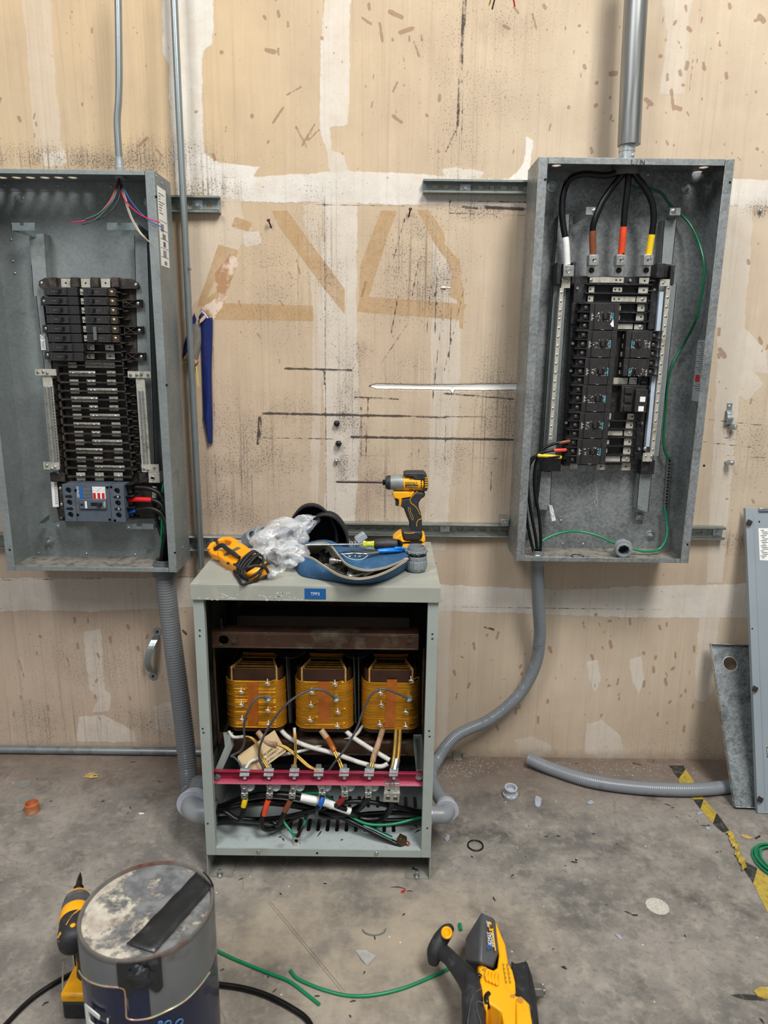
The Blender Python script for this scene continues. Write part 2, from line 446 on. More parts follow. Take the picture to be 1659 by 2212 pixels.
TAPE = [
 [(508,468),(544,481),(536,500),(500,490)], [(472,528),(514,540),(510,562),(486,560),(440,660),(425,664)],
 [(586,455),(621,455),(702,566),(694,616),(604,492)], [(694,616),(702,566),(745,625),(745,680)],
 [(486,655),(676,660),(678,694),(463,691),(462,668)], [(432,660),(484,612),(486,655),(470,664)],
 [(823,454),(858,456),(840,502),(797,640),(775,640),(778,573)],
 [(901,454),(925,452),(959,502),(962,560),(935,520)], [(962,528),(994,565),(996,588),(1003,640),(1000,710),(993,710),(988,650),(970,640),(975,590),(957,545)],
 [(777,639),(1010,657),(999,676),(992,691),(796,676),(771,673)],
]
TORN = [[(496,548),(516,560),(494,630),(468,636),(462,590)], [(430,668),(462,650),(486,612),(490,640),(478,662),(455,700),(440,690)]]
SCUFF = [((568,893),(870,899),.0036),((615,796),(760,800),.003),((566,893),(560,960),.0015),((765,858),(860,862),.002),  # first scuff drawn wide and dark, with its shadow put into the colour
 ((740,895),(960,902),.0026),((960,850),(1110,862),.0024),((760,944),(1110,950),.0036),((1003,-40),(985,300),.0016),((560,945),(720,948),.0014),
 ((870,900),(1108,900),.0012),((780,985),(1100,990),.0012),((1010,-40),(990,270),.001),((990,270),(962,330),.0014),
 ((1003,-40),(997,330),.0008),((195,150),(205,290),.0008),((150,30),(175,110),.0007),((175,110),(205,135),.001),((395,435),(1145,452),.0007),
 ((1585,443),(1700,447),.001),((1570,984),(1700,992),.001),((0,1253),(420,1246),.0008),((950,1310),(1480,1318),.0007),
 ((1520,905),(1700,925),.001),((1520,955),(1640,968),.0012),((700,410),(706,1180),.0006),((1008,600),(960,800),.0008),((976,640),(960,1000),.0009),
 ((845,505),(860,560),.001),((700,436),(700,470),.001),((905,540),(960,700),.0009),((880,700),(820,790),.0009),
 ((460,690),(466,1100),.0006),((930,620),(920,740),.0009),((972,433),(972,461),.0014),((972,433),(1140,437),.0012),((972,461),(1140,465),.0014),((1000,447),(1030,450),.003),((1050,448),(1130,452),.004),
 ((860,640),(845,720),.0016),((875,470),(850,560),.0014),((905,560),(890,640),.0014),((945,560),(940,720),.0016),((950,720),(935,860),.0014),((1565,925),(1563,945),.0013),((1565,945),(1574,947),.0013),((1577,925),(1577,945),.0013),
 ((1047,1355),(1066,1360),.003),((395,1362),(402,1370),.004),((1525,610),(1545,640),.001),((560,900),(556,960),.003),((700,800),(700,830),.0014),((780,880),(780,980),.0018),((795,860),(790,990),.0014),((840,965),(841,1000),.0016),((905,965),(904,1005),.0016),((1062,985),(1060,1060),.0013)]
SPL = [((842,25),(868,38),.006),((865,70),(890,62),.006),((894,90),(906,122),.003),((820,50),(826,88),.004),((848,200),(858,178),.003),
 ((1088,55),(1100,62),.004),((1110,15),(1120,28),.003),((1150,30),(1158,60),.003),((590,265),(612,232),.003),((640,275),(662,318),.003),
 ((652,315),(680,268),.003),((664,305),(690,280),.002),((300,315),(318,298),.004),((338,322),(350,338),.003),((575,108),(592,112),.006),
 ((620,205),(650,188),.0025),((782,38),(802,52),.004),((1320,160),(1330,158),.007),((1450,195),(1455,235),.0045),((1490,195),(1500,110),.002),
 ((1395,215),(1408,225),.006),((1455,230),(1470,236),.006),((640,560),(648,592),.003),((624,588),(632,602),.003),((604,648),(612,660),.003),
 ((515,650),(522,664),.0025),((556,720),(562,730),.003),((600,760),(606,790),.002),((1555,755),(1565,770),.007),((1640,730),(1645,742),.005),
 ((790,610),(782,640),.003),((1485,60),(1492,66),.005),((1640,35),(1650,45),.007),((75,245),(72,260),.003),((40,1425),(52,1462),.003),((145,1420),(150,1440),.003),
 ((870,120),(875,140),.002),((848,250),(868,265),.004),((1236,480),(1246,470),.004)]
mud = np.full(GX.shape, -.05); mudI = np.zeros(GX.shape)
for s_, poly in MUD:
    d = poly_sdf(GX, GZ, [wp(*p) for p in poly]); better = d > mud
    mud = np.where(better, d, mud); mudI = np.where(better, s_, mudI)
tape = np.full(GX.shape, -.05)
for poly in TAPE: tape = np.maximum(tape, poly_sdf(GX, GZ, [wp(*p) for p in poly]))
torn = np.full(GX.shape, -.05)
for poly in TORN: torn = np.maximum(torn, poly_sdf(GX, GZ, [wp(*p) for p in poly]))
scuff = np.full(GX.shape, -.02)
for a, b, w_ in SCUFF: scuff = np.maximum(scuff, w_-seg_d(GX, GZ, wp(*a), wp(*b)))
spl = np.full(GX.shape, -.02)
for a, b, w_ in SPL: spl = np.maximum(spl, w_-seg_d(GX, GZ, wp(*a), wp(*b)))
rs = np.random.RandomState(3)
for k in range(235):
    if k >= 150: x_, y_ = (rs.uniform(960, 1500), rs.uniform(1325, 1570)) if k % 4 else (rs.uniform(-20, 330), rs.uniform(1330, 1560))
    elif k < 105: x_, y_ = rs.uniform(1220, 1700), rs.uniform(-40, 1200) if k % 3 else rs.uniform(-20, 350)
    else: x_, y_ = rs.uniform(-20, 1200), rs.uniform(-40, 370)
    w_ = rs.uniform(.0015, .0055); l_ = rs.uniform(0, 14); spl = np.maximum(spl, w_-seg_d(GX, GZ, wp(x_, y_), wp(x_+rs.uniform(-4, 4), y_+l_)))
gouge = poly_sdf(GX, GZ, [wp(*p) for p in [(795,834),(815,829),(905,832),(978,831),(1045,830),(1130,829),(1130,841),(1045,843),(982,842),(978,852),(972,842),(910,841),(815,840)]])
DIRT = [(1.0,150,345,260,28),(1.0,330,345,110,45),(.9,450,410,90,28),(.55,560,970,130,120),(.8,520,1060,120,90),(.6,760,900,45,200),(.75,1080,900,60,140),
 (.9,1040,455,80,22),(.5,430,1150,80,60),(.55,820,1080,120,120),(.5,330,1570,200,50),(.35,1000,300,70,150),(.45,1620,960,60,90),(.5,100,1570,160,60),(.4,1010,960,120,120),
 (.45,1600,1620,220,60),(.35,640,900,70,60),(.85,900,580,90,110),(.7,790,760,30,90),(.6,1080,870,30,60),(.35,600,600,120,150),(.8,1640,455,30,18),(.3,1060,100,160,200),(.7,1000,395,70,20),(.9,740,960,18,140),
 (.7,1600,1175,60,25),(.35,200,1450,200,120),(.5,690,560,60,160),(.5,430,1200,70,90),(.3,850,800,200,60)]
dirt = np.zeros(GX.shape)
for a_, x_, y_, sx, sy in DIRT:
    c = wp(x_, y_); ex = wp(x_+sx, y_); ez = wp(x_, y_+sy)
    dirt = np.maximum(dirt, a_*np.exp(-(((GX-c[0])/(ex[0]-c[0]))**2+((GZ-c[1])/(ez[1]-c[1]))**2)))
# recess the torn gypsum gouge, let the mud and tape stand proud by fractions of a millimetre
Y = np.full(GX.shape, WALL)+np.clip(gouge*1.5, 0, .004)-np.clip(mud*.03, 0, .0008)-np.where(tape > 0, .0002, 0)
ny, nx = GX.shape
co = np.stack([GX.ravel(), Y.ravel(), GZ.ravel()], 1)
idx = np.arange(nx*ny).reshape(ny, nx)
quads = np.stack([idx[:-1, :-1], idx[:-1, 1:], idx[1:, 1:], idx[1:, :-1]], -1).reshape(-1, 4)
me = bpy.data.meshes.new('wall_back')
me.vertices.add(len(co)); me.vertices.foreach_set('co', co.ravel())
me.loops.add(quads.size); me.loops.foreach_set('vertex_index', quads.ravel().astype(np.int32))
me.polygons.add(len(quads)); me.polygons.foreach_set('loop_start', np.arange(0, quads.size, 4, dtype=np.int32))
me.polygons.foreach_set('loop_total', np.full(len(quads), 4, dtype=np.int32))
me.update()
for nm, arr in (('layers_a', (mud, mudI, tape, torn)), ('layers_b', (scuff, spl, dirt, gouge))):
    at = me.attributes.new(nm, 'FLOAT_COLOR', 'POINT')
    at.data.foreach_set('color', np.stack([a.ravel() for a in arr], 1).astype(np.float32).ravel())
wall = bpy.data.objects.new('wall_back', me); COL.objects.link(wall); wall['kind'] = 'structure'
me.polygons.foreach_set('use_smooth', [True]*len(me.polygons))

def wall_material():
    m = bpy.data.materials.new('bare_drywall'); m.use_nodes = True; t = NT(m); b = t.b
    v = t.coord()
    A = t.n('ShaderNodeAttribute', attribute_name='layers_a'); B = t.n('ShaderNodeAttribute', attribute_name='layers_b')
    a = t.n('ShaderNodeSeparateColor', i_0=A.outputs['Color']); c = t.n('ShaderNodeSeparateColor', i_0=B.outputs['Color'])
    mudS, mudI_, tapeS = a.outputs; scS, spS, dr = c.outputs; tornS = A.outputs['Alpha']; goS = B.outputs['Alpha']
    sep = t.n('ShaderNodeSeparateXYZ', i_0=v)
    big = t.noise(v, 1.3, 3); mid = t.noise(v, 6, 4); fine = t.noise(v, 130, 3); edge = t.noise(v, 22, 5, .65)
    streak = t.noise(t.coord((28, 1, 1.6)), 2.2, 5, .6); streak2 = t.noise(t.coord((70, 1, 1.1)), 2.0, 4, .6)
    # paper face: yellower above and to the left, pinker below
    f1 = t.rng(t.math('ADD', t.math('MULTIPLY', sep.outputs[2], .5), t.math('MULTIPLY', big, .8)), .75, 1.45)
    col = t.mix(f1, rgb('#bba896'), rgb('#c9b08c'))
    f2 = t.rng(t.math('ADD', sep.outputs[0], t.math('MULTIPLY', big, .5)), -.2, .75)
    col = t.mix(t.math('MULTIPLY', f2, .85), col, rgb('#c6b6a0'))
    col = t.mix(t.rng(mid, .3, .75, 0, .5), col, rgb('#a8927d'))
    col = t.mix(t.rng(streak, .5, .75, 0, .22), col, rgb('#dbc6a8'))
    # joint compound
    mj = t.math('ADD', mudS, t.math('MULTIPLY', t.math('SUBTRACT', edge, .5), .02))
    mm = t.rng(mj, -.0012, .0016)
    mudf = t.math('MULTIPLY', mm, t.math('MULTIPLY', t.rng(edge, .25, .62, .6, 1), mudI_), clamp=True)
    col = t.mix(t.math('MULTIPLY', mudf, .82), col, t.mix(t.rng(mid, .3, .7), rgb('#cfcbc4'), rgb('#e2dfd8')))
    # old masking tape
    tj = t.math('ADD', tapeS, t.math('MULTIPLY', t.math('SUBTRACT', edge, .5), .003))
    tf = t.math('MULTIPLY', t.rng(tj, -.0006, .0006), t.rng(edge, .3, .6, .55, .85))
    col = t.mix(tf, col, t.mix(t.rng(fine, .3, .7), rgb('#b7946a'), rgb('#a8875c')))
    tn = t.math('ADD', tornS, t.math('MULTIPLY', t.math('SUBTRACT', edge, .5), .02))
    col = t.mix(t.rng(tn, -.0005, .0005), col, t.mix(t.rng(edge, .42, .55), rgb('#a9825f'), rgb('#d6c2ae')))
    # drips running down the wall
    dmask = t.rng(dr, .12, .7)
    col = t.mix(t.math('MULTIPLY', t.rng(streak2, .54, .72), t.math('ADD', t.math('MULTIPLY', dmask, .65), .14)), col, rgb('#5d5047'))
    # speckled grime
    sp = t.noise(v, 210, 4, .72); sp2 = t.noise(v, 9, 4, .6)
    thr = t.math('SUBTRACT', .655, t.math('MULTIPLY', t.math('MULTIPLY', t.math('POWER', dr, .6), t.rng(sp2, .35, .6, .35, 1.0)), .175))
    grime = t.rng(t.math('SUBTRACT', sp, thr), 0, .04)
    col = t.mix(t.math('MULTIPLY', grime, .8), col, rgb('#3f3833'))
    col = t.mix(t.math('MULTIPLY', t.math('MULTIPLY', dr, t.rng(sp2, .35, .65)), .5), col, rgb('#857668'))
    # small scratches everywhere
    sv = t.n('ShaderNodeTexVoronoi', i_Vector=t.coord((9, 1, 3.2)), i_Scale=3.4, i_Randomness=1.0)
    scr = t.math('MULTIPLY', t.rng(sv.outputs['Distance'], .03, .015), t.rng(t.noise(v, 5, 2), .45, .6))
    col = t.mix(t.math('MULTIPLY', scr, .9), col, rgb('#5f4f43'))
    # drawn scuffs
    sj = t.math('ADD', scS, t.math('MULTIPLY', t.math('SUBTRACT', t.noise(v, 60, 4, .7), .5), .0065))
    col = t.mix(t.math('MULTIPLY', t.rng(sj, -.0010, .0008), .9), col, rgb('#352e2a'))
    # brown splashes
    pj = t.math('ADD', spS, t.math('MULTIPLY', t.math('SUBTRACT', t.noise(v, 70, 3, .6), .5), .006))
    col = t.mix(t.math('MULTIPLY', t.rng(pj, -.0004, .0006), .62), col, rgb('#86644c'))
    dv = t.n('ShaderNodeTexVoronoi', i_Vector=t.coord((1, 1, .75)), i_Scale=46.0); dc = t.n('ShaderNodeSeparateColor', i_0=dv.outputs['Color'])
    dots = t.math('MULTIPLY', t.rng(t.math('SUBTRACT', t.math('MULTIPLY', dc.outputs[1], .30), dv.outputs['Distance']), -.02, .04), t.rng(dc.outputs[0], t_lo, t_lo+.01) if False else t.rng(t.math('ADD', dc.outputs[0], t.rng(sep.outputs[0], .3, .95, 0, .13)), .86, .87))
    col = t.mix(t.math('MULTIPLY', dots, .55), col, rgb('#8d6d57'))
    # exposed gypsum
    gj = t.math('ADD', goS, t.math('MULTIPLY', t.math('SUBTRACT', t.noise(v, 60, 4, .7), .5), .004))
    col = t.mix(t.rng(gj, -.0022, -.0008), col, rgb('#4d4036'))
    col = t.mix(t.rng(gj, -.0002, .0008), col, rgb('#e4e1da'))
    # darker last few centimetres above the slab
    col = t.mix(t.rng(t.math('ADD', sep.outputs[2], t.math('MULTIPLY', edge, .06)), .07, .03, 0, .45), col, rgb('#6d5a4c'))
    t.l(col, b.inputs['Base Color']); b.inputs['Roughness'].default_value = .82; b.inputs['Specular IOR Level'].default_value = .25
    h = t.math('ADD', t.math('MULTIPLY', fine, .35), t.math('ADD', t.math('MULTIPLY', edge, .6), t.math('MULTIPLY', mudf, 1.2)))
    t.bump(h, .3, .0018)
    return m
me.materials.append(wall_material())

def floor_material():
    m = bpy.data.materials.new('stained_concrete'); m.use_nodes = True; t = NT(m); b = t.b; v = t.coord()
    n1 = t.noise(v, 1.6, 5, .6); n2 = t.noise(v, 5.5, 7, .68); n3 = t.noise(v, 26, 5, .7); n4 = t.noise(v, 240, 2)
    sep = t.n('ShaderNodeSeparateXYZ', i_0=v)
    col = t.mix(t.rng(n1, .36, .64), rgb('#5a5855'), rgb('#837e77'))
    col = t.mix(t.rng(n2, .42, .66, 0, .9), col, rgb('#9c958c'))
    col = t.mix(t.rng(t.noise(v, 3.1, 6, .7), .54, .68, 0, .9), col, rgb('#403f3e'))
    col = t.mix(t.rng(n3, .5, .72, 0, .7), col, rgb('#a79d91'))
    col = t.mix(t.rng(t.noise(v, 60, 5, .75), .52, .7, 0, .6), col, rgb('#5b5752'))
    # dusty patch swept up in front of the transformer
    dx = t.math('DIVIDE', t.math('SUBTRACT', sep.outputs[0], -.05), .45); dy = t.math('DIVIDE', t.math('SUBTRACT', sep.outputs[1], 1.42), .22)
    rr = t.math('ADD', t.math('MULTIPLY', dx, dx), t.math('MULTIPLY', dy, dy))
    col = t.mix(t.math('MULTIPLY', t.rng(rr, 1.6, .1), t.rng(n2, .3, .62, .1, .8)), col, rgb('#a89a85'))
    # brown grime along the wall
    col = t.mix(t.math('MULTIPLY', t.rng(t.math('ADD', sep.outputs[1], t.math('MULTIPLY', n2, .25)), 2.0, 2.3), t.rng(n3, .3, .6, .35, .85)), col, rgb('#6a5647'))
    # grit
    sp = t.noise(v, 170, 3, .7)
    col = t.mix(t.rng(sp, .70, .74, 0, .75), col, rgb('#38332f'))
    vo = t.n('ShaderNodeTexVoronoi', i_Vector=v, i_Scale=38)
    sc = t.n('ShaderNodeSeparateColor', i_0=vo.outputs['Color'])
    col = t.mix(t.math('MULTIPLY', t.rng(vo.outputs['Distance'], .09, .05), t.rng(sc.outputs[0], .86, .88)), col, rgb('#dedad2'))
    # hairline cracks
    ck = t.n('ShaderNodeTexVoronoi', feature='DISTANCE_TO_EDGE', i_Scale=.95)
    wv = t.n('ShaderNodeVectorMath', operation='ADD', i_0=v)
    nz = t.n('ShaderNodeTexNoise', i_Vector=v, i_Scale=5.0, i_Detail=4.0)
    sc2 = t.n('ShaderNodeVectorMath', operation='SCALE', i_0=nz.outputs['Color']); sc2.inputs['Scale'].default_value = .16
    t.l(sc2.outputs[0], wv.inputs[1]); t.l(wv.outputs[0], ck.inputs['Vector'])
    col = t.mix(t.math('MULTIPLY', t.rng(ck.outputs['Distance'], .0018, .0006, 0, .5), t.rng(n2, .5, .62)), col, rgb('#393633'))
    # double scratch line running forward from the transformer
    a_, c_ = G(575, 1940), G(748, 2150); L_ = (c_-a_).length; d_ = (c_-a_)/L_
    dot = lambda k, q: t.math('ADD', t.math('MULTIPLY', sep.outputs[0], q[0]), t.math('ADD', t.math('MULTIPLY', sep.outputs[1], q[1]), k))
    al = dot(-(a_.x*d_.x+a_.y*d_.y), (d_.x, d_.y)); ac = t.math('ABSOLUTE', t.math('SUBTRACT', t.math('ABSOLUTE', dot(-(a_.x*-d_.y+a_.y*d_.x), (-d_.y, d_.x))), .003))
    ln_ = t.math('MULTIPLY', t.rng(ac, .0011, .0004, 0, .7), t.math('MULTIPLY', t.rng(al, 0, .02), t.rng(al, L_, L_-.02)))
    col = t.mix(t.math('MULTIPLY', ln_, t.rng(n3, .3, .5, .3, 1)), col, rgb('#3f3c39'))
    t.l(col, b.inputs['Base Color']); t.l(t.rng(n2, .3, .7, .62, .88), b.inputs['Roughness'])
    b.inputs['Specular IOR Level'].default_value = .3
    t.bump(t.math('ADD', t.math('MULTIPLY', n4, .4), n3), .25, .0015)
    return m
fl = MB().box((-2.6, -2.5, -.12), (2.6, WALL+.12, 0))
struct('floor', fl, floor_material(), loc=(0, 0, 0))
# ================================================================ electrical panels
FY, BY = 2.012, 2.158          # front lip plane and outside of the back
def enclosure(root, X0, X1, Z0, Z1, m, lip=.016, side_lip=.024, top_holes=(), t=.0016, mside=None):
    bk = struct_part = MB().box((X0, BY-t, Z0), (X1, BY, Z1)); obj('back_plate', bk, m, root)
    for a, b, s in ((X0, X0+t, 1), (X1-t, X1, -1)):
        obj('side_wall', MB().box((a, FY+t, Z0), (b, BY-t, Z1)), mside or m, root)
        xa, xb = (X0, X0+side_lip) if s > 0 else (X1-side_lip, X1)
        obj('side_lip', MB().box((xa, FY, Z0), (xb, FY+t, Z1)), m, root, bevel=.0008)
    tp = MB(); holed(tp, [(X0+t, FY+t), (X1-t, FY+t), (X1-t, BY-t), (X0+t, BY-t)], top_holes, lambda x, y: (x, y, Z1-t), (0, 0, t))
    obj('top_wall', tp, m, root)
    obj('bottom_wall', MB().box((X0+t, FY+t, Z0), (X1-t, BY-t, Z0+t)), mat('dusty_panel_floor', '#847f75', .7, 0, .15, 20, .2, 200, dirt='#4d4a45', dirt_amt=.4, dirt_scale=30), root)
    obj('top_lip', MB().box((X0+side_lip+.001, FY+.0004, Z1-lip*(.72 if X0 < 0 else 1)), (X1-side_lip-.001, FY+t+.0004, Z1)), m, root, bevel=.0008)
    obj('bottom_lip', MB().box((X0+side_lip+.001, FY+.0004, Z0), (X1-side_lip-.001, FY+t+.0004, Z0+lip*.85)), m, root, bevel=.0008)
    # folded tabs spot-welded inside the corners
    obj('corner_flange', MB().box((X0+t, BY-t-.0016, Z1-t-.025), (X1-t, BY-t, Z1-t)), m, root); obj('corner_flange', MB().box((X0+t, BY-t-.0016, Z0+t), (X1-t, BY-t, Z0+t+.022)), m, root)
def lug(mb_list, x, y, w, h, Y, d=.02):
    pass
# ---------------------------------------------------------------- right panel
RX0, RX1, RZ0, RZ1 = .392, .902, .770, 1.869
panel_r = thing('electrical_panel', 'open galvanised panel box on the right, below the wide vertical conduit', 'electrical panel', ((RX0+RX1)/2, BY, RZ0))
hx = W(1352, 356, 2.085).x
enclosure(panel_r, RX0, RX1, RZ0, RZ1, M_PANELR,
          top_holes=[circ(G(x, y, RZ1-.0016).x, G(x, y, RZ1-.0016).y, .0125) for x, y in ((1202, 358), (1507, 372), (1520, 362))])
PB = BY-.0016
def pscrew(mb, x, y, Y, r=.0042, h=.0022): mb.screw(W(x, y, Y), (0, -1, 0), r, h); return mb
for (x, y) in ((1193, 403), (1483, 405), (1141, 1153), (1405, 1157)):
    p = W(x, y, PB); b = MB(); b.ring(p, (0, -1, 0), .0155, .006, .0018, 24); b.hexa(p+Vector((0, -.0016, 0)), (0, -1, 0), .0085, .007); b.cyl(p, p+Vector((0, -.014, 0)), .0045, 12)
    obj('anchor_bolt', b, M_ZINC, panel_r, bevel=.0004)
b = MB()
for (x, y) in ((1178, 388), (1577, 394), (1521, 1016-10), (1485, 1176)): 
    p = W(x, y, FY); b.cyl(p+Vector((0, -.0002, 0)), p+Vector((0, .0012, 0)), .0035, 12)
obj('lip_hole', b, M_HOLE, panel_r)
b = MB()
for (x, y) in ((1286, 373), (1400, 376), (1216, 1175), (1260, 1176), (1428, 1184), (1212, 1125), (1528, 458)): pscrew(b, x, y, PB-.002)
obj('rivet', b, M_ZINC, panel_r)
# rails and their arms
def rail(parent, pts, Y, depth, m=M_PANEL):
    """channel rail: web and two raised edges, from its four pixel corners"""
    q = [W(x, y, Y) for x, y in pts]; b = MB(); b.slab(q, (0, .0016, 0))
    for i, j in ((0, 3), (1, 2)):
        e = .0016 if i == 0 else -.0016
        b.slab([q[i], q[i]+Vector((e, 0, 0)), q[j]+Vector((e, 0, 0)), q[j]], (0, depth, 0))
    return obj('mounting_rail', b, m, parent)
rail(panel_r, [(1205, 466), (1231, 462), (1227, 570), (1197, 572)], 2.125, .03, M_PANELR)
rail(panel_r, [(1435, 474), (1462, 474), (1452, 572), (1428, 570)], 2.115, .04, M_PANEL)
rail(panel_r, [(1196, 600), (1226, 600), (1200, 1000), (1170, 1000)], 2.125, .03, M_PANEL)
rail(panel_r, [(1419, 612), (1462, 612), (1424, 985), (1386, 985)], 2.118, .036, M_PANEL)
rail(panel_r, [(1168, 1018), (1192, 1020), (1188, 1102), (1160, 1100)], 2.125, .03, M_PANELR)
rail(panel_r, [(1381, 1024), (1408, 1024), (1400, 1106), (1375, 1100)], 2.118, .036, M_PANEL)
b = MB(); a0, a1 = W(1238, 468, 2.14), W(1268, 452, 2.09)
b.slab([a0, a1, a1+Vector((0, 0, -.022)), a0+Vector((0, 0, -.022))], (0, .0016, 0)); pbox(b, 1266, 447, 1291, 464, 2.088, .0016)
obj('cover_arm', b, M_PANELR, panel_r); obj('screw', pscrew(MB(), 1284, 455, 2.088, .006, .003), M_STEEL, panel_r)
b = MB(); a0, a1 = W(1433, 478, 2.125), W(1450, 464, 2.085)
b.slab([a0, a1, W(1468, 464, 2.085), W(1455, 478, 2.125)], (0, .0016, 0)); pbox(b, 1447, 449, 1470, 465, 2.083, .0016)
obj('cover_arm', b, M_PANELR, panel_r); obj('screw', pscrew(MB(), 1455, 456, 2.083, .006, .003), M_STEEL, panel_r)
b = MB(); b.slab([W(1185, 1090, 2.12), W(1193, 1092, 2.12), W(1201, 1124, 2.085), W(1192, 1126, 2.085)], (0, .0016, 0)); obj('cover_arm', b, M_PANELR, panel_r)
b = MB(); b.slab([W(1372, 1096, 2.085), W(1398, 1109, 2.12), W(1368, 1106, 2.11)], (0, .0016, 0)); pbox(b, 1374, 1111, 1395, 1123, 2.14, .0016)
pscrew(b, 1381, 1118, 2.14); obj('cover_arm', b, M_PANELR, panel_r)
# black insulating base
b = MB()
bl = [(1240, 598), (1426, 597), (1393, 1003), (1216, 1006)]
pslab(b, bl, 2.118, .03)
for (x0, y0, x1, y1) in ((1240, 596, 1268, 654), (1404, 596, 1420, 712), (1235, 654, 1250, 700)): pbox(b, x0, y0, x1, y1, 2.112, .02)
obj('insulator_base', b, M_BLACK, panel_r, bevel=.001)
b = MB()
for (x, y) in ((1247, 623), (1413, 626), (1237, 742), (1233, 801), (1223, 913), (1386, 914), (1380, 970), (1361, 606)): b.lathe([(.0045, 0), (.005, .001), (.0035, .004)], W(x, y, 2.112), (0, -1, 0), 12)
obj('base_screw', b, M_ZINC, panel_r)
def bus(parent, x0, y0, x1, y1, Y, holes=(), screws=(), hump=None, m=M_TIN):
    b = MB(); (ax, ay, az), (bx, by, bz) = prect(x0, y0, x1, y1, Y, .003)
    if hump is None: b.box((ax, ay, az), (bx, by, bz))
    else:
        h = W(hump, (y0+y1)/2, Y).x; b.box((ax, ay, az), (h-.001, by, bz)); b.slab([(h-.001, ay, az), (h+.003, ay-.003, az), (h+.003, ay-.003, bz), (h-.001, ay, bz)], (0, .003, 0)); b.box((h+.003, ay-.003, az), (bx, by-.003, bz))
    b.mat(1)
    for x in holes: p = W(x, (y0+y1)/2, Y-.003 if (hump and x > hump) else Y); b.cyl(p+Vector((0, -.0003, 0)), p+Vector((0, .001, 0)), .0028, 10)
    b.mat(2)
    for x in screws: b.screw(W(x, (y0+y1)/2, Y-.003 if (hump and x > hump) else Y), (0, -1, 0), .0046, .0025)
    return obj('bus_bar', b, [m, M_HOLE, M_STEEL], parent, bevel=.0004, seg=1)
BU = 2.105
bus(panel_r, 1274, 599, 1347, 611, BU, (1331, 1340), (1277,), 1294)
for r_ in ((1381, 600, 1402, 613), (1379, 620, 1400, 634), (1377, 657, 1395, 673), (1374, 677, 1393, 693),
           (1355, 893, 1374, 907), (1352, 911, 1372, 926), (1348, 947, 1369, 962), (1346, 966, 1367, 982)):
    bus(panel_r, *r_, BU, ((r_[0]+r_[2])/2+1,))
bus(panel_r, 1272, 618, 1284, 632, BU, (1275,)); bus(panel_r, 1270, 638, 1282, 652, BU, (1273,)); bus(panel_r, 1324, 620, 1344, 631, BU, (1329, 1338))
bus(panel_r, 1321, 640, 1373, 652, BU, (1327, 1337)); bus(panel_r, 1375, 640, 1397, 653, BU, (), (1388,))
bus(panel_r, 1330, 699, 1367, 711, BU); bus(panel_r, 1370, 700, 1391, 712, BU, (), (1383,))
bus(panel_r, 1325, 816, 1356, 830, BU); bus(panel_r, 1359, 815, 1376, 830, BU, (), (1371,))
bus(panel_r, 1313, 930, 1345, 941, BU); bus(panel_r, 1348, 929, 1370, 942, BU, (), (1360,))
bus(panel_r, 1307, 985, 1340, 997, BU); bus(panel_r, 1343, 985, 1365, 997, BU, (), (1354,))
bus(panel_r, 1289, 1000, 1307, 1015, 2.112, (1298,)); bus(panel_r, 1343, 1000, 1362, 1016, 2.112, (1352,)); bus(panel_r, 1231, 1000, 1248, 1013, 2.112)
for (x0, x1, y0, y1) in ((1338, 1341, 660, 671), (1337, 1339, 680, 692), (1346, 1351, 722, 732), (1344, 1348, 742, 752), (1341, 1346, 760, 770), (1339, 1344, 783, 793), (1337, 1341, 800, 808), (1316, 1320, 893, 906), (1314, 1317, 912, 922), (1311, 1316, 950, 960), (1308, 1312, 968, 978)):
    bus(panel_r, x0, y0, x1, y1, BU)
for y, xa, xb in ((614, 1266, 1410), (634, 1264, 1408), (654, 1262, 1406), (675, 1332, 1404), (695, 1332, 1402), (714, 1330, 1400), (832, 1322, 1390), (909, 1314, 1378), (927, 1312, 1376), (945, 1310, 1374), (964, 1308, 1372), (983, 1306, 1370), (999, 1304, 1368)):
    obj('row_divider', pbox(MB(), xa, y-1.3, xb, y+1.3, 2.097, .03), M_BLACK, panel_r)
b = MB()
for i in range(18):
    y = 606+i*22; x = 1406-(y-606)*.094; pbox(b, x, y-1.5, x+10, y+1.5, 2.09, .03)
obj('divider_comb', b, M_BLACK, panel_r, kind='stuff')
# dark gap towers between the breaker columns
b = MB(); pslab(b, [(1395, 655), (1400, 655), (1366, 1000), (1361, 1000)], 2.1, .03); obj('bus_cover_edge', b, M_BLACK2, panel_r)
# main lugs
for x in (1283, 1342, 1401):
    b = MB(); pbox(b, x-10, 550, x+11, 573, 2.075, .028); (ax, ay, az), (bx, by, bz) = prect(x-15, 570, x+5, 597, 2.103, .004); b.box((ax, ay, az), (bx, by, bz))
    b.mat(1); b.lathe([(.0062, 0), (.0062, .0015), (.0045, .0018), (.004, -.0005)], W(x+1, 561, 2.075), (0, -1, 0), 16); b.cyl(W(x+1, 561, 2.0745), W(x+1, 561, 2.079), .0036, 6)
    l = obj('main_lug', b, [M_ALU, M_STEEL], panel_r, bevel=.0008)
    s = MB().sphere(W(x-5, 584, 2.1), .0075); obj('stud', s, M_DARKST, l)
b = MB(); pbox(b, 1217, 573, 1240, 597, 2.08, .03); b.mat(1); b.lathe([(.0062, 0), (.0062, .0015), (.0045, .0018), (.004, -.0005)], W(1228, 585, 2.08), (0, -1, 0), 16)
obj('neutral_lug', b, [M_ALU, M_STEEL], panel_r, bevel=.0008)
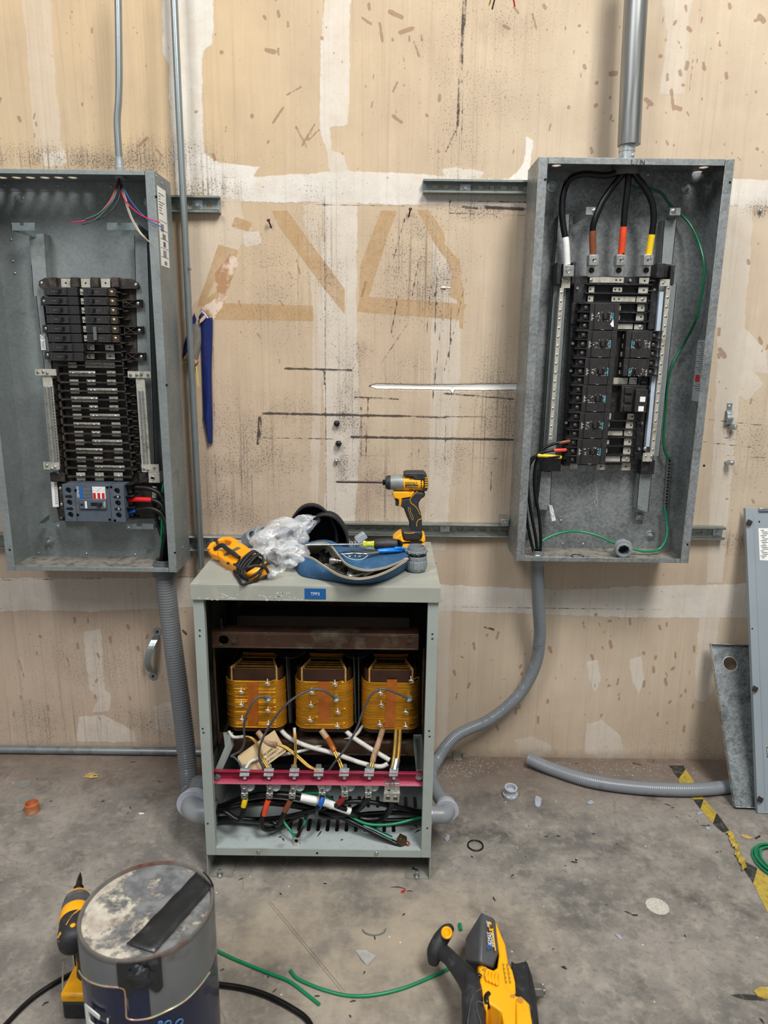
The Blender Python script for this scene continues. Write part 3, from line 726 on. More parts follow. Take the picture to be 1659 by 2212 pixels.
# neutral bars and end blocks
def nbar(parent, top, bot, wpx, Y, n, m=M_TIN):
    (x0, y0), (x1, y1) = top, bot; h = wpx/2
    b = MB(); b.slab([W(x0-h, y0, Y), W(x0+h, y0, Y), W(x1+h, y1, Y), W(x1-h, y1, Y)], (0, .009, 0)); o = obj('neutral_bar', b, m, parent, bevel=.0005, seg=1)
    s = MB()
    for i in range(n):
        t = (i+.5)/n; p = W(x0+(x1-x0)*t, y0+(y1-y0)*t, Y); s.screw(p, (0, -1, 0), .0034, .0016)
    obj('terminal_screw', s, M_STEEL, o)
nbar(panel_r, (1214, 622), (1189, 950), 8.5, 2.095, 17); nbar(panel_r, (1445, 612), (1409, 982), 8.5, 2.092, 18)
b = MB(); pslab(b, [(1425, 630), (1434, 630), (1403, 965), (1395, 965)], 2.1, .02); obj('white_barrier', b, mat('pale_barrier', '#a9b4c2', .4), panel_r)
b = MB(); pbox(b, 1203, 566, 1212, 614, 2.085, .06); pbox(b, 1236, 566, 1243, 612, 2.095, .05); pbox(b, 1203, 600, 1243, 616, 2.12, .02); obj('end_block', b, M_BLACK, panel_r, bevel=.0008)
b = MB(); pbox(b, 1213, 598, 1232, 622, 2.1, .005); b.mat(1); pscrew(b, 1216, 606, 2.1); pscrew(b, 1223, 607, 2.1); obj('bar_strap', b, [M_TIN, M_STEEL], panel_r)
b = MB(); pbox(b, 1419, 569, 1436, 600, 2.082, .05); pbox(b, 1448, 573, 1457, 616, 2.09, .05); pbox(b, 1436, 573, 1450, 600, 2.11, .03); obj('end_block', b, M_BLACK, panel_r, bevel=.0008)
b = MB(); pbox(b, 1426, 603, 1448, 618, 2.09, .005); b.mat(1); pscrew(b, 1432, 611, 2.09, .003); obj('bar_strap', b, [M_TIN, M_STEEL], panel_r)
b = MB(); pbox(b, 1172, 986, 1212, 1018, 2.1, .03); obj('end_block', b, M_BLACK, panel_r, bevel=.001)
b = MB(); pbox(b, 1385, 994, 1414, 1024, 2.1, .03); obj('end_block', b, M_BLACK, panel_r, bevel=.001)
b = MB(); pbox(b, 1389, 978, 1409, 997, 2.088, .006); b.mat(1); pscrew(b, 1395, 985, 2.088, .003); pscrew(b, 1408, 987, 2.088, .005); b.sphere(W(1393, 969, 2.085), .0072)
obj('bar_strap', b, [M_TIN, M_STEEL], panel_r)
# grounding bar low on the back
b = MB(); p0, p1 = W(1447, 985, 2.14), W(1438, 1105, 2.14)
b.slab([p0+Vector((-.004, 0, 0)), p0+Vector((.005, 0, 0)), p1+Vector((.005, 0, 0)), p1+Vector((-.004, 0, 0))], (0, .01, 0)); b.mat(1)
for i in range(17): p = p0.lerp(p1, (i+.5)/17); b.screw(p, (0, -1, 0), .0036, .004)
obj('grounding_bar', b, [M_ALUC, M_DARKST], panel_r)
# rating label on the inside of the right wall
lab = MB(); q = [PX(1494, 735, RX1-.0022), PX(1531, 738, RX1-.0022), PX(1519, 868, RX1-.0022), PX(1488, 864, RX1-.0022)]
zt, zb = q[0].z, q[3].z; ya, yb = q[1].y, q[0].y
ya, yb = 2.03, 2.11
lab.box((RX1-.0022, ya, zb), (RX1-.0016, yb, zt)); LB = obj('rating_label', lab, mat('grey_label', '#a6abab', .45), panel_r)
b = MB(); b.box((RX1-.0026, ya+.04, zb+.055), (RX1-.002, yb-.01, zb+.075)); obj('red_mark', b, M_REDT, LB)
ln = MB()
for i in range(24):
    z = zt-.008-i*.0058
    if abs(z-zb-.065) < .013: continue
    ln.box((RX1-.0025, ya+.008, z), (RX1-.002, yb-.006-.02*((i*7) % 3)/2, z+.0012))
obj('label_print', ln, M_INK, LB)
# old caulk drip down the back
b = MB(); b.tube([W(1283, 1010, PB), W(1285, 1040, PB), W(1289, 1060, PB), W(1288, 1078, PB)], .0022, 8); b.tube([W(1288, 1077, PB), W(1284, 1086, PB), W(1288, 1094, PB), W(1291, 1086, PB)], .0016, 6, closed=True)
obj('caulk_drip', b, mat('dried_caulk', '#8b9392', .7), panel_r, smooth=80)
t_ = text('marking', 'L / N', Vector((W(1363, 345, FY).x, FY, RZ1-.016)), (1, 0, 0), (0, 0, 1), .018, M_INK, panel_r)

# ---------------------------------------------------------------- plug-on breakers, right panel
def brk3(x0t, x1t, y0, y1, side, Y, label, group, poles=3, empty_cover=False, slim=False):
    """moulded multipole breaker. side=-1: terminals on the left, +1: on the right"""
    ym = (y0+y1)/2; c = W((x0t+x1t)/2, y1, Y)
    (ax, ay, az), (bx, by, bz) = prect(x0t, y0, x1t, y1, Y, .045)
    r = thing('circuit_breaker', label, 'circuit breaker', ((ax+bx)/2, by, az), group)
    g = .0006; Wd = bx-ax; H = bz-az
    tw = Wd*.22 if not slim else Wd*.05
    u = (lambda f: ax+f*Wd) if side < 0 else (lambda f: bx-f*Wd)     # f measured from the terminal end
    b = MB(); b.box((u(.245), ay+.004, az+g), (u(1), by, bz-g)); b.box((u(.36), ay, az+g*2), (u(.84), ay+.006, bz-g*2)); b.box((u(.86), ay+.002, az+g), (u(.995), ay+.006, bz-g))
    obj('body', b, M_BRK, r, bevel=.0007)
    ph = H/poles
    if not slim:
        for k in range(poles):
            z0 = az+k*ph
            b = MB(); b.box((u(0.03), ay+.016, z0+.0035), (u(.245), by, z0+ph-.0035)); b.mat(1)
            b.box((u(.08), ay+.014, z0+.006), (u(.235), ay+.0162, z0+ph-.006)); b.mat(2)
            b.screw(Vector(((u(.16)), ay+.014, z0+ph/2)), (0, -1, 0), .0052, .003)
            obj('terminal', b, [M_BRK, M_DARKST, mat('terminal_screw', '#77736d', .35, .8)], r)
        f = MB()
        for k in range(poles+1):
            z = min(max(az+k*ph, az+.0014), bz-.0014)
            f.box((u(-.06), ay+.004, z-.0012), (u(.26), by, z+.0012))
            if k < poles: f.box((u(-.06), ay+.006, z+.0028 if k == 0 else z+.003), (u(.1), by, z+.0044))
        obj('phase_barrier', f, M_BRK, r)
    # toggle and print
    zc = az+H/2 if poles == 3 else az+H*.22
    k = MB(); k.box((u(.56), ay-.001, zc-.0085), (u(.74), ay+.001, zc+.0085)); k.mat(1); k.box((u(.585), ay-.007, zc-.006), (u(.66), ay, zc+.0065))
    obj('toggle', k, [M_BLACK2, M_BRK], r, bevel=.0005, seg=1)
    pr = MB(); rn = random.Random(int(y0*13+x0t))
    for i in range(30):
        a = rn.choice([rn.uniform(.385, .47), rn.uniform(.75, .815), rn.uniform(.38, .8)]); z = zc+rn.uniform(-.0115, .0105)
        if .5 < a < .745 and abs(z-zc) < .009: z = zc+rn.choice((-1, 1))*.0115
        pr.box((u(a), ay-.0003, z), (u(a+rn.uniform(.008, .022)), ay, z+.0013))
    for i in range(5): pr.box((u(.29), ay+.0037, zc-.01+i*.004), (u(.29+.03*(1+i % 2)), ay+.004, zc-.0085+i*.004))
    pr.box((u(.55), ay-.0003, az+.002), (u(.63), ay, az+.0026))
    obj('print', pr, M_WINK, r)
    te = MB().box((u(.82), ay-.0004, zc-.0115), (u(.845), ay, zc+.011)); obj('teal_stripe', te, mat('teal_print', '#2c93a0', .4), r)
    return r
YB = 2.078
ORD = ['top', 'second', 'third', 'fourth', 'fifth', 'sixth', 'seventh', 'lowest']
ys = [654, 713.5, 773, 832, 890.5, 948, 1004]
for i in range(6):
    xl = 1254-(ys[i]-654)*.094; xr = 1338-(ys[i]-654)*.094
    nm = ['topmost', 'second from the top', 'third from the top', 'fourth from the top', 'fifth from the top', 'lowest'][i]
    r_ = brk3(xl, xr, ys[i], ys[i+1], -1, YB, 'black three-pole breaker, %s of the left column in the right panel' % nm, 'three-pole breakers in the left column of the right panel')
    if i == 0: obj('torn_sticker', pslab(MB(), [(1318, 700), (1325, 690), (1326, 706), (1322, 706)], YB-.0005, .0004), M_PAPER, r_)
brk3(1352, 1427, 714, 774, 1, YB, 'upper black three-pole breaker with teal stripe, right column of the right panel', 'breakers in the right column of the right panel')
brk3(1347, 1421, 774.5, 813, 1, YB, 'short black breaker under the upper right one, above a bare bus tab', 'breakers in the right column of the right panel', poles=2)
(ax, ay, az), (bx, by, bz) = prect(1344, 833, 1400, 891, YB, .045)
r_ = thing('circuit_breaker', 'black breaker with two white square stickers on its tied handle', 'circuit breaker', ((ax+bx)/2, by, az), 'breakers in the right column of the right panel')
b = MB().box((ax, ay+.01, az), (bx-.004, by, bz))
for k in range(3):
    z = az+(bz-az)*k/3; b.box((ax+.008, ay+.003, z+.003), (ax+.03, ay+.012, z+.02))
obj('body', b, M_BRK, r_, bevel=.001)
b = MB().box((ax+.036, ay-.006, az+.001), (bx-.004, ay+.011, bz-.01)); hd = obj('tied_handle', b, M_BRK, r_, bevel=.001)
for (x, y) in ((1388, 862.5), (1384.5, 883)): obj('white_sticker', pbox(MB(), x-5.5, y-5.5, x+6, y+5.5, ay-.0066, .0006), M_PAPER, hd)
b = MB()
for z in (az+.002, az+.026, az+.051, bz-.002): b.box((bx-.006, ay+.008, z-.001), (bx+.004, by, z+.001))
obj('phase_barrier', b, M_BRK, r_)

# ---------------------------------------------------------------- conductors inside the right panel
def wire(name, label, segs, r, Yoff=None, cat='cable', group=None, seg=12):
    """segs: list of (part name or None, material, [(px, py, Y), ...]); the first is the jacket and the thing's main mesh"""
    pts = [W(x, y, Y) for x, y, Y in segs[0][2]]
    root = thing(name, label, cat, pts[-1], group)
    for nm, m, pp in segs:
        rr = r if nm == 'jacket' else r*1.1
        obj(nm, MB().tube([W(x, y, Y) for x, y, Y in pp], rr, seg, 6), m, root, smooth=80)
    return root
wire('power_cable', 'thick black cable ending in white tape at the left lug of the right panel', [
 ('jacket', M_CABLE, [(1346, 350, 2.085), (1338, 368, 2.075), (1310, 379, 2.08), (1262, 376, 2.09), (1230, 388, 2.09), (1217, 420, 2.09), (1214, 455, 2.09), (1217, 490, 2.09), (1222, 520, 2.09), (1226, 580, 2.095)]),
 ('white_tape', M_WHITE, [(1221, 513, 2.09), (1223, 530, 2.09), (1225, 572, 2.094)])], .0086)
wire('power_cable', 'thick black cable ending in brown tape at the second lug of the right panel', [
 ('jacket', M_CABLE, [(1350, 350, 2.085), (1344, 375, 2.075), (1322, 405, 2.08), (1300, 438, 2.08), (1285, 475, 2.08), (1280, 500, 2.085), (1281, 555, 2.09)]),
 ('brown_tape', M_BROWN, [(1280, 499, 2.085), (1280, 520, 2.087), (1281, 549, 2.09)])], .0086)
wire('power_cable', 'thick black cable ending in orange tape at the third lug of the right panel', [
 ('jacket', M_CABLE, [(1357, 350, 2.085), (1358, 375, 2.07), (1355, 410, 2.07), (1350, 450, 2.075), (1347, 490, 2.08), (1342, 555, 2.09)]),
 ('orange_tape', M_ORANGE, [(1347, 490, 2.08), (1345, 515, 2.083), (1342, 549, 2.09)])], .0086)
wire('power_cable', 'thick black cable ending in yellow tape at the fourth lug of the right panel', [
 ('jacket', M_CABLE, [(1362, 350, 2.085), (1370, 375, 2.07), (1392, 404, 2.07), (1408, 436, 2.075), (1412, 470, 2.08), (1408, 508, 2.085), (1400, 556, 2.09)]),
 ('yellow_tape', M_YELLOWT, [(1408, 507, 2.085), (1405, 525, 2.087), (1401, 551, 2.09)])], .0086)
tag(cable('ground_wire', [W(*p) for p in [(1350, 352, 2.1), (1356, 388, 2.11), (1372, 405, 2.12), (1405, 408, 2.12), (1430, 419, 2.12), (1447, 442, 2.125), (1472, 464, 2.125), (1495, 492, 2.11), (1514, 538, 2.07), (1521, 580, 2.055), (1516, 632, 2.055), (1503, 690, 2.07), (1478, 742, 2.13), (1452, 790, 2.13), (1442, 835, 2.13), (1438, 885, 2.13), (1433, 950, 2.13), (1439, 982, 2.13), (1449, 992, 2.13)]], .0036, mat('dark_green_insulation', '#075a36', .3)),
    'long green wire curving down the right side of the right panel', 'wire')
tag(cable('ground_wire', [W(*p) for p in [(1435, 1094, 2.13), (1440, 1125, 2.12), (1440, 1160, 2.1), (1424, 1186, 2.09), (1392, 1191, 2.08), (1355, 1182, 2.085), (1322, 1171, 2.09), (1290, 1157, 2.1), (1250, 1148, 2.11), (1212, 1151, 2.1), (1180, 1163, 2.09), (1163, 1178, 2.08), (1160, 1195, 2.075)]], .0036, M_GREEN),
    'green wire running along the bottom of the right panel through the loose fitting', 'wire')
hp = (1160, 1187)
wire('branch_cable', 'black cable ending in yellow tape at the lowest breaker of the right panel', [
 ('jacket', M_CABLE, [(1153, 1192, 2.075), (1146, 1165, 2.06), (1138, 1120, 2.05), (1134, 1070, 2.05), (1137, 1020, 2.055), (1148, 992, 2.06), (1165, 984, 2.06), (1190, 986, 2.06), (1214, 988, 2.065), (1232, 992, 2.08)]),
 ('yellow_tape', M_YELLOWT, [(1161, 984, 2.06), (1185, 985, 2.06), (1212, 988, 2.064)])], .0047)
wire('branch_cable', 'black cable ending in red tape beside the lowest breaker of the right panel', [
 ('jacket', M_CABLE, [(1160, 1192, 2.075), (1157, 1160, 2.07), (1146, 1100, 2.065), (1140, 1045, 2.065), (1144, 1005, 2.07), (1162, 982, 2.07), (1190, 973, 2.07), (1225, 972, 2.08)]),
 ('red_tape', mat('coral_tape', '#d8493c', .4), [(1196, 973, 2.07), (1210, 972.5, 2.072), (1222, 972, 2.078)])], .0047)
wire('branch_cable', 'black cable ending in brown tape at the lowest breaker of the right panel', [
 ('jacket', M_CABLE, [(1167, 1192, 2.075), (1168, 1160, 2.08), (1164, 1110, 2.08), (1155, 1060, 2.08), (1156, 1010, 2.08), (1168, 976, 2.08), (1190, 961, 2.08), (1215, 955, 2.08), (1232, 953, 2.085)]),
 ('brown_tape', M_BROWN, [(1207, 957, 2.08), (1218, 955, 2.08), (1230, 953, 2.083)])], .0047)
# hub of the top conduit, with its locknut
b = MB(); c = Vector((hx, 2.085, RZ1-.0018)); b.lathe([(.027, 0), (.027, -.026), (.034, -.026), (.036, -.022), (.036, -.006), (.038, -.005), (.038, 0), (.027, 0)], c, (0, 0, 1), 14, False)
obj('conduit_bushing', b, mat('dusty_bushing', '#5a5a57', .55), panel_r, bevel=.0006)
# loose things on the floor of the box
c = W(1347, 1178, 2.06); zf = RZ0+.0017
fit = thing('conduit_fitting', 'grey plastic hex fitting lying on the floor of the right panel', 'fitting', (c.x, c.y, zf))
c = Vector((c.x, 2.06, zf+.0265)); ax_ = Vector((-.22, -1, -.02)).normalized()
b = MB(); b.lathe([(.0195, -.045), (.0195, -.014), (.029, -.014), (.029, -.001), (.0255, .001), (.0205, .001), (.0205, .02), (.0165, .02), (.0155, -.045)], c-ax_*.0, ax_, 8)
b2 = MB(); b2.lathe([(.0155, -.04), (.023, -.012), (.0235, .018), (.0185, .02), (.0165, .012), (.0165, -.03)], c, ax_, 28, False); 
obj('hex_body', b, M_PVC, fit, bevel=.0006); obj('threaded_neck', b2, M_PVC, fit, smooth=50)
for i in range(3): pass
th = MB()
for i in range(4): th.ring(c+ax_*(.003+i*.0038), ax_, .0243, .0225, .0016, 28)
obj('thread', th, M_PVC, fit)
tag(obj('rubber_ring', MB().tube([Vector((W(1248, 1193, 2.06).x+.018*math.cos(a), 2.06+.018*math.sin(a), zf+.0016)) for a in [i*math.pi/8 for i in range(16)]], .0014, 6, 2, True), M_BLACK2, smooth=80),
    'thin black rubber ring on the floor of the right panel', 'ring')
b = MB(); c = Vector((W(1264, 1197, 2.04).x, 2.045, zf)); b.ring(c, (0, 0, 1), .021, .0165, .0025, 28)
for i in range(8): a = i*math.pi/4; b.obox(c+Vector((.0215*math.cos(a), .0215*math.sin(a), .00125)), (.006, .004, .0025), Matrix.Rotation(a, 3, 'Z'))
tag(obj('locknut', b, M_ZINC), 'zinc locknut lying on the floor of the right panel', 'locknut')
# ---------------------------------------------------------------- left panel
LX0, LX1, LZ0, LZ1 = -1.118, -.613, .722, 1.825
panel_l = thing('electrical_panel', 'open galvanised panel box on the left, cut by the left edge of the photo', 'electrical panel', ((LX0+LX1)/2, BY, LZ0))
enclosure(panel_l, LX0, LX1, LZ0, LZ1, M_PANEL, top_holes=[circ(G(x, 384, LZ1-.0016).x, G(x, 384, LZ1-.0016).y, .0125) for x in (-30, 5, 36, 66, 97, 127, 157)])
for (x, y) in ((41, 431), (323, 437), (107, 1170)):
    p = W(x, y, PB); b = MB(); b.ring(p, (0, -1, 0), .0155, .006, .0018, 24); b.hexa(p+Vector((0, -.0016, 0)), (0, -1, 0), .0085, .007); b.cyl(p, p+Vector((0, -.018, 0)), .0045, 12)
    obj('anchor_bolt', b, M_ZINC, panel_l, bevel=.0004)
b = MB()
for (x, y) in ((337, 425), (360, 832), (378, 1194), (21, 1188)): p = W(x, y, FY); b.cyl(p+Vector((0, -.0003, 0)), p+Vector((0, .0012, 0)), .0035, 12)
obj('lip_hole', b, M_HOLE, panel_l)
b = MB()
for (x, y) in ((10, 399), (125, 400), (240, 402), (83, 1195), (187, 1196), (292, 1198), (24, 517), (28, 564), (32, 590)): pscrew(b, x, y, PB-.002, .003)
obj('rivet', b, M_ZINC, panel_l)
b = MB()
for (yy, zz) in ((2.03, LZ1-.01), (2.075, LZ1-.018), (2.05, LZ0+.03), (2.09, LZ0+.055)): b.screw((LX1, yy, zz), (1, 0, 0), .004, .002)
obj('corner_screw', b, M_STEEL, panel_l)
# rails: back pair running the height of the box
rail(panel_l, [(63, 505), (96, 505), (104, 640), (72, 640)], 2.12, .035)
rail(panel_l, [(290, 508), (318, 508), (335, 1010), (302, 1010)], 2.115, .04)
rail(panel_l, [(78, 640), (92, 640), (112, 800), (96, 800)], 2.12, .03)
def arm(pts, Y, parent, depth=.0018, m=M_ZINC, holes=()):
    b = MB(); pslab(b, pts, Y, depth); b.mat(1)
    for x, y in holes: b.screw(W(x, y, Y), (0, -1, 0), .004, .002)
    return obj('cover_arm', b, [m, M_STEEL], parent, bevel=.0004, seg=1)
M_ARM = mat('arm_steel', '#7f8b8c', .38, .7, .1, 40)
def hook(x0, x1, y0, y1, notch, side):
    """offset bracket for the cover: face plate with a notch and a leg going back"""
    nx = x0+(x1-x0)*notch; n0, n1 = nx-4, nx+4
    b = MB(); pslab(b, [(x0, y0), (n0, y0), (n0, y0+6), (n1, y0+6), (n1, y0), (x1, y0), (x1, y1), (x0, y1)], 2.075, .0018)
    a, c = (W(x0, y0+3, 2.075), W(x0, y1, 2.075)) if side < 0 else (W(x1, y0+3, 2.075), W(x1, y1, 2.075))
    k = Vector((.035*(-side)*-1*(-1), .045, -.012)) if side < 0 else Vector((.012, .045, -.012))
    if side < 0: k = Vector((.045, .045, -.012))
    b.slab([a, c, c+k, a+k], (.0018, 0, 0))
    return obj('cover_arm', b, M_ARM, panel_l)
hook(24, 75, 481, 498, .45, -1); hook(231, 297, 481, 497, .4, 1)
b = MB(); pslab(b, [(83, 1131), (100, 1130), (100, 1136), (110, 1136), (110, 1130), (130, 1128), (130, 1142), (83, 1139)], 2.07, .0018)
b.slab([W(83, 1129, 2.07), W(83, 1139, 2.07), W(105, 1122, 2.13), W(105, 1111, 2.13)], (.002, 0, 0)); b.mat(1); pscrew(b, 125, 1137, 2.07); pscrew(b, 133, 1118, 2.12); b.cyl(W(116, 1124, 2.12), W(118, 1130, 2.085), .003, 8)
obj('cover_arm', b, [M_ARM, M_STEEL], panel_l)
b = MB(); pslab(b, [(273, 1131), (295, 1131), (295, 1137), (307, 1137), (307, 1131), (330, 1132), (330, 1143), (273, 1143)], 2.07, .0018)
b.slab([W(330, 1132, 2.07), W(330, 1143, 2.07), W(352, 1130, 2.13), W(352, 1118, 2.13)], (.002, 0, 0)); b.mat(1); pscrew(b, 278, 1140, 2.07, .003)
obj('cover_arm', b, [M_ARM, M_STEEL], panel_l)
# pan behind the breakers
b = MB(); pslab(b, [(104, 618), (300, 618), (330, 1045), (128, 1045)], 2.118, .03); pslab(b, [(112, 1040), (340, 1040), (352, 1120), (127, 1125)], 2.125, .02)
obj('insulator_base', b, M_DUSTBLACK, panel_l, bevel=.001)
b = MB(); pslab(b, [(97, 600), (283, 602), (296, 611), (299, 619), (297, 624), (90, 624), (83, 617), (84, 607)], 2.1, .03)
for x in (112, 160, 203, 247): pbox(b, x-7, 599, x+9, 620, 2.088, .03)
b.mat(1); pscrew(b, 90, 611, 2.1); pscrew(b, 293, 615, 2.1)
obj('top_insulator', b, [M_DUSTBLACK, M_ZINC], panel_l, bevel=.001)
for x in (142, 185, 228): bus(panel_l, x-10, 602, x+10, 621, 2.095, (x,))
M_XB = M_DUSTBLACK
def xarm(x0, y0, x1, y1, Y=2.1, screw=True, parent=panel_l):
    b = MB(); w_ = 1.3
    for a in ((x0, y0, x1, y0+w_), (x0, y1-w_, x1, y1), (x0, y0, x0+w_, y1), (x1-w_, y0, x1, y1)): pbox(b, *a, Y, .016)
    pbox(b, x0, y0, x1, y1, Y+.012, .004)
    xe = x1-(x1-x0)*.3 if screw else x1
    for (p, q) in (((x0, y0), (xe, y1)), ((x0, y1), (xe, y0))):
        b.slab([W(p[0], p[1]-w_/2, Y+.001), W(p[0], p[1]+w_/2, Y+.001), W(q[0], q[1]+w_/2, Y+.001), W(q[0], q[1]-w_/2, Y+.001)], (0, .012, 0))
    b.mat(1)
    if screw: pscrew(b, x1-7, (y0+y1)/2, Y, .0045, .003)
    return obj('cross_braced_arm', b, [M_XB, M_ZINC], parent)
xarm(265, 647, 305, 664); xarm(268, 705, 308, 722); xarm(272, 762, 312, 779)
for i in range(6):
    y = 820+i*33.2; x = 275+i*2.7; xarm(x, y, x+19, y+14, 2.105, False)
    x = 111+i*2.9; xarm(x, 818+i*33.2, x+12, 832+i*33.2, 2.11, False)
for (x, y) in ((96, 651), (100, 710), (104, 767)): 
    b = MB(); pbox(b, x-8, y-8, x+12, y+9, 2.105, .02); b.mat(1); pscrew(b, x-1, y, 2.105); obj('side_lug', b, [M_DUSTBLACK, M_ZINC], panel_l)
# stepped comb to the right of the bus rows
b = MB()
for i in range(22):
    y = 630+i*18.3; x = 250+i*1.62; pbox(b, x, y, x+10, y+2, 2.09, .03); pbox(b, x+1, y+2, x+4, y+11, 2.095, .025); 
    pbox(b, x+12, y+4, x+24, y+6, 2.102, .02)
obj('comb_divider', b, M_DUSTBLACK, panel_l)
for i in range(14):
    y = 797+(i-.5)*18.55+1.5; x = 127+(y-790)*.075
    obj('row_divider', pbox(MB(), x, y-1.4, x+139, y+1.6, 2.092, .03), M_DUSTBLACK, panel_l)
b = MB()
for i in range(13):
    y = 800+i*18.3; x = 122+i*1.6; pbox(b, x, y-6, x+4, y+6, 2.095, .025)
obj('divider_comb', b, M_DUSTBLACK, panel_l, kind='stuff')
# bus rows, period three
for i in range(13):
    y = 788.5+i*18.55; dx = (y-790)*.108; dr = (y-790)*.094
    k = i % 3
    T = lambda a, c, holes=(), screws=(), hump=None: bus(panel_l, a+dr, y-6, c+dr, y+6, 2.106, [h+dr for h in holes], [s_+dr for s_ in screws], None if hump is None else hump+dr)
    if k == 0: T(147, 166, (156,)); T(184, 249, (211,), (191, 199, 239), 222)
    if k == 1: T(147, 205, (179,), (156,), 170); obj('screw', pscrew(pscrew(MB(), 191+dr, y, 2.101), 201+dr, y, 2.101), M_STEEL, panel_l); T(229, 248, (239,))
    if k == 2: T(147, 166, (157,)); T(184, 203, (), (189, 198)); T(228, 247, (238,))
bus(panel_l, 174, 744, 204, 756, 2.106, (), (185, 195)); bus(panel_l, 227, 744, 246, 757, 2.106, (237,))
bus(panel_l, 174, 764, 204, 775, 2.106, (), (187, 196)); bus(panel_l, 229, 763, 248, 776, 2.106, (238,))
for x in (175, 215, 256): bus(panel_l, x-10, 1021, x+9, 1038, 2.1, (), (x,))
for y in (743, 761, 780): obj('row_divider', pbox(MB(), 168, y-1.5, 262, y+1.5, 2.092, .03), M_DUSTBLACK, panel_l)
# neutral bars
def nbarL(parent, top, bot, w, n, cols):
    (x0, y0), (x1, y1) = top, bot; h = w/2; Y = 2.088
    b = MB(); b.slab([W(x0-h, y0, Y), W(x0+h, y0, Y), W(x1+h, y1, Y), W(x1-h, y1, Y)], (0, .006, 0)); o = obj('neutral_bar', b, M_TIN, parent, bevel=.0005, seg=1)
    for c in cols:
        s = MB()
        for i in range(n):
            t = .16+.80*(i+.5)/n; p = W(x0+(x1-x0)*t+c, y0+(y1-y0)*t, Y); s.cyl(p, p+Vector((0, -.005, 0)), .0036, 8, .003)
        obj('terminal_screw', s, M_STEEL, o)
nbarL(panel_l, (100, 800), (119, 1008), 20, 26, (-6, 1, 7)); nbarL(panel_l, (302, 810), (316, 1012), 19, 26, (-3, 4))
for r_, sc in (((76, 797, 121, 811), ((82, 804), (93, 803), (102, 806))), ((276, 802, 326, 816), ((282, 810), (295, 810), (305, 809), (319, 810))), ((94, 998, 128, 1014), ((101, 1006), (112, 1012), (119, 1009))), ((306, 1003, 343, 1020), ((311, 1013), (319, 1015), (333, 1011)))):
    b = MB(); pbox(b, *r_, 2.083, .004); b.mat(1)
    for x, y in sc: b.screw(W(x, y, 2.083), (0, -1, 0), .0042, .0035)
    obj('bar_strap', b, [M_TIN, M_STEEL], panel_l)
b = MB(); pbox(b, 321, 1021, 345, 1043, 2.08, .03); b.mat(1); p = W(330, 1033, 2.08); b.lathe([(.0068, 0), (.0068, .0018), (.0048, .002), (.0042, -.0004)], p, (0, -1, 0), 16); b.mat(2); b.cyl(W(330, 1033, 2.0795), W(330, 1033, 2.082), .004, 6)
obj('neutral_lug', b, [M_TIN, M_STEEL, M_HOLE], panel_l, bevel=.0008)
obj('end_block', pbox(MB(), 300, 1022, 322, 1042, 2.1, .03), M_DUSTBLACK, panel_l, bevel=.001)
b = MB(); pbox(b, 108, 1022, 140, 1040, 2.1, .03); b.mat(1); pscrew(b, 125, 1021, 2.1, .003)
obj('end_block', b, [M_DUSTBLACK, M_ZINC], panel_l, bevel=.001)
# stickers
b = MB(); pbox(b, 88, 723, 98, 756, 2.117, .0005); st = obj('approval_sticker', b, M_PAPER, panel_l)
b = MB(); c = W(92, 728, 2.117); b.ring(c, (0, -1, 0), .0055, .0045, .0004, 16); pbox(b, 91, 738, 92, 753, 2.1166, .0003); pbox(b, 94, 736, 95, 754, 2.1166, .0003); obj('label_print', b, M_INK, st)
b = MB(); pslab(b, [(110, 1041), (123, 1041), (127, 1095), (114, 1095)], 2.118, .0006); st = obj('rating_label', b, M_PAPER, panel_l)
b = MB()
for k, x in enumerate((117.5, 120.5)):
    for j in range(9): pbox(b, x+j*.35, 1044+j*5.2, x+j*.35+1.2, 1044+j*5.2+3.6, 2.1176, .0003)
obj('label_print', b, M_INK, st)
b = MB(); pslab(b, [(127, 1041), (137, 1041), (142, 1118), (131, 1120)], 2.118, .01); b.mat(1)
for (x, y) in ((130, 1055), (133, 1090), (337, 1060), (345, 1092), (344, 1118)): pscrew(b, x, y, 2.116, .0046)
obj('breaker_mount', b, [M_DUSTBLACK, M_ZINC], panel_l)
# shipping label on the outside of the right wall
X_ = LX1+.0002; q = [PX(353, 411, X_), PX(372, 422, X_), PX(381, 583, X_), PX(358, 578, X_)]
z1, z0 = (q[0].z+q[1].z)/2, (q[2].z+q[3].z)/2; y0_, y1_ = 2.03, 2.105
b = MB().box((X_, y0_, z0), (X_+.0004, y1_, z1)); st = obj('shipping_label', b, M_PAPER, panel_l)
b = MB(); rn = random.Random(5); Hh = z1-z0
for k in range(1, 6): b.box((X_+.0003, y0_+.004, z0+Hh*(k*.115)), (X_+.0006, y1_-.004, z0+Hh*(k*.115)+.0012))
for (f0, f1, a0, a1) in ((.44, .54, .15, .55), (.35, .42, .3, .7), (.25, .32, .35, .65), (.12, .21, .3, .68), (.02, .07, .4, .7)):
    y = y0_+.075*a0
    while y < y0_+.075*a1: b.box((X_+.0003, y, z0+Hh*f0), (X_+.0006, y+rn.choice((.001, .0018)), z0+Hh*f1)); y += rn.choice((.0022, .0032))
for k in range(8): b.box((X_+.0003, y0_+.008, z1-.018-k*.007), (X_+.0006, y0_+.02+rn.random()*.035, z1-.016-k*.007))
obj('label_print', b, M_INK, st)

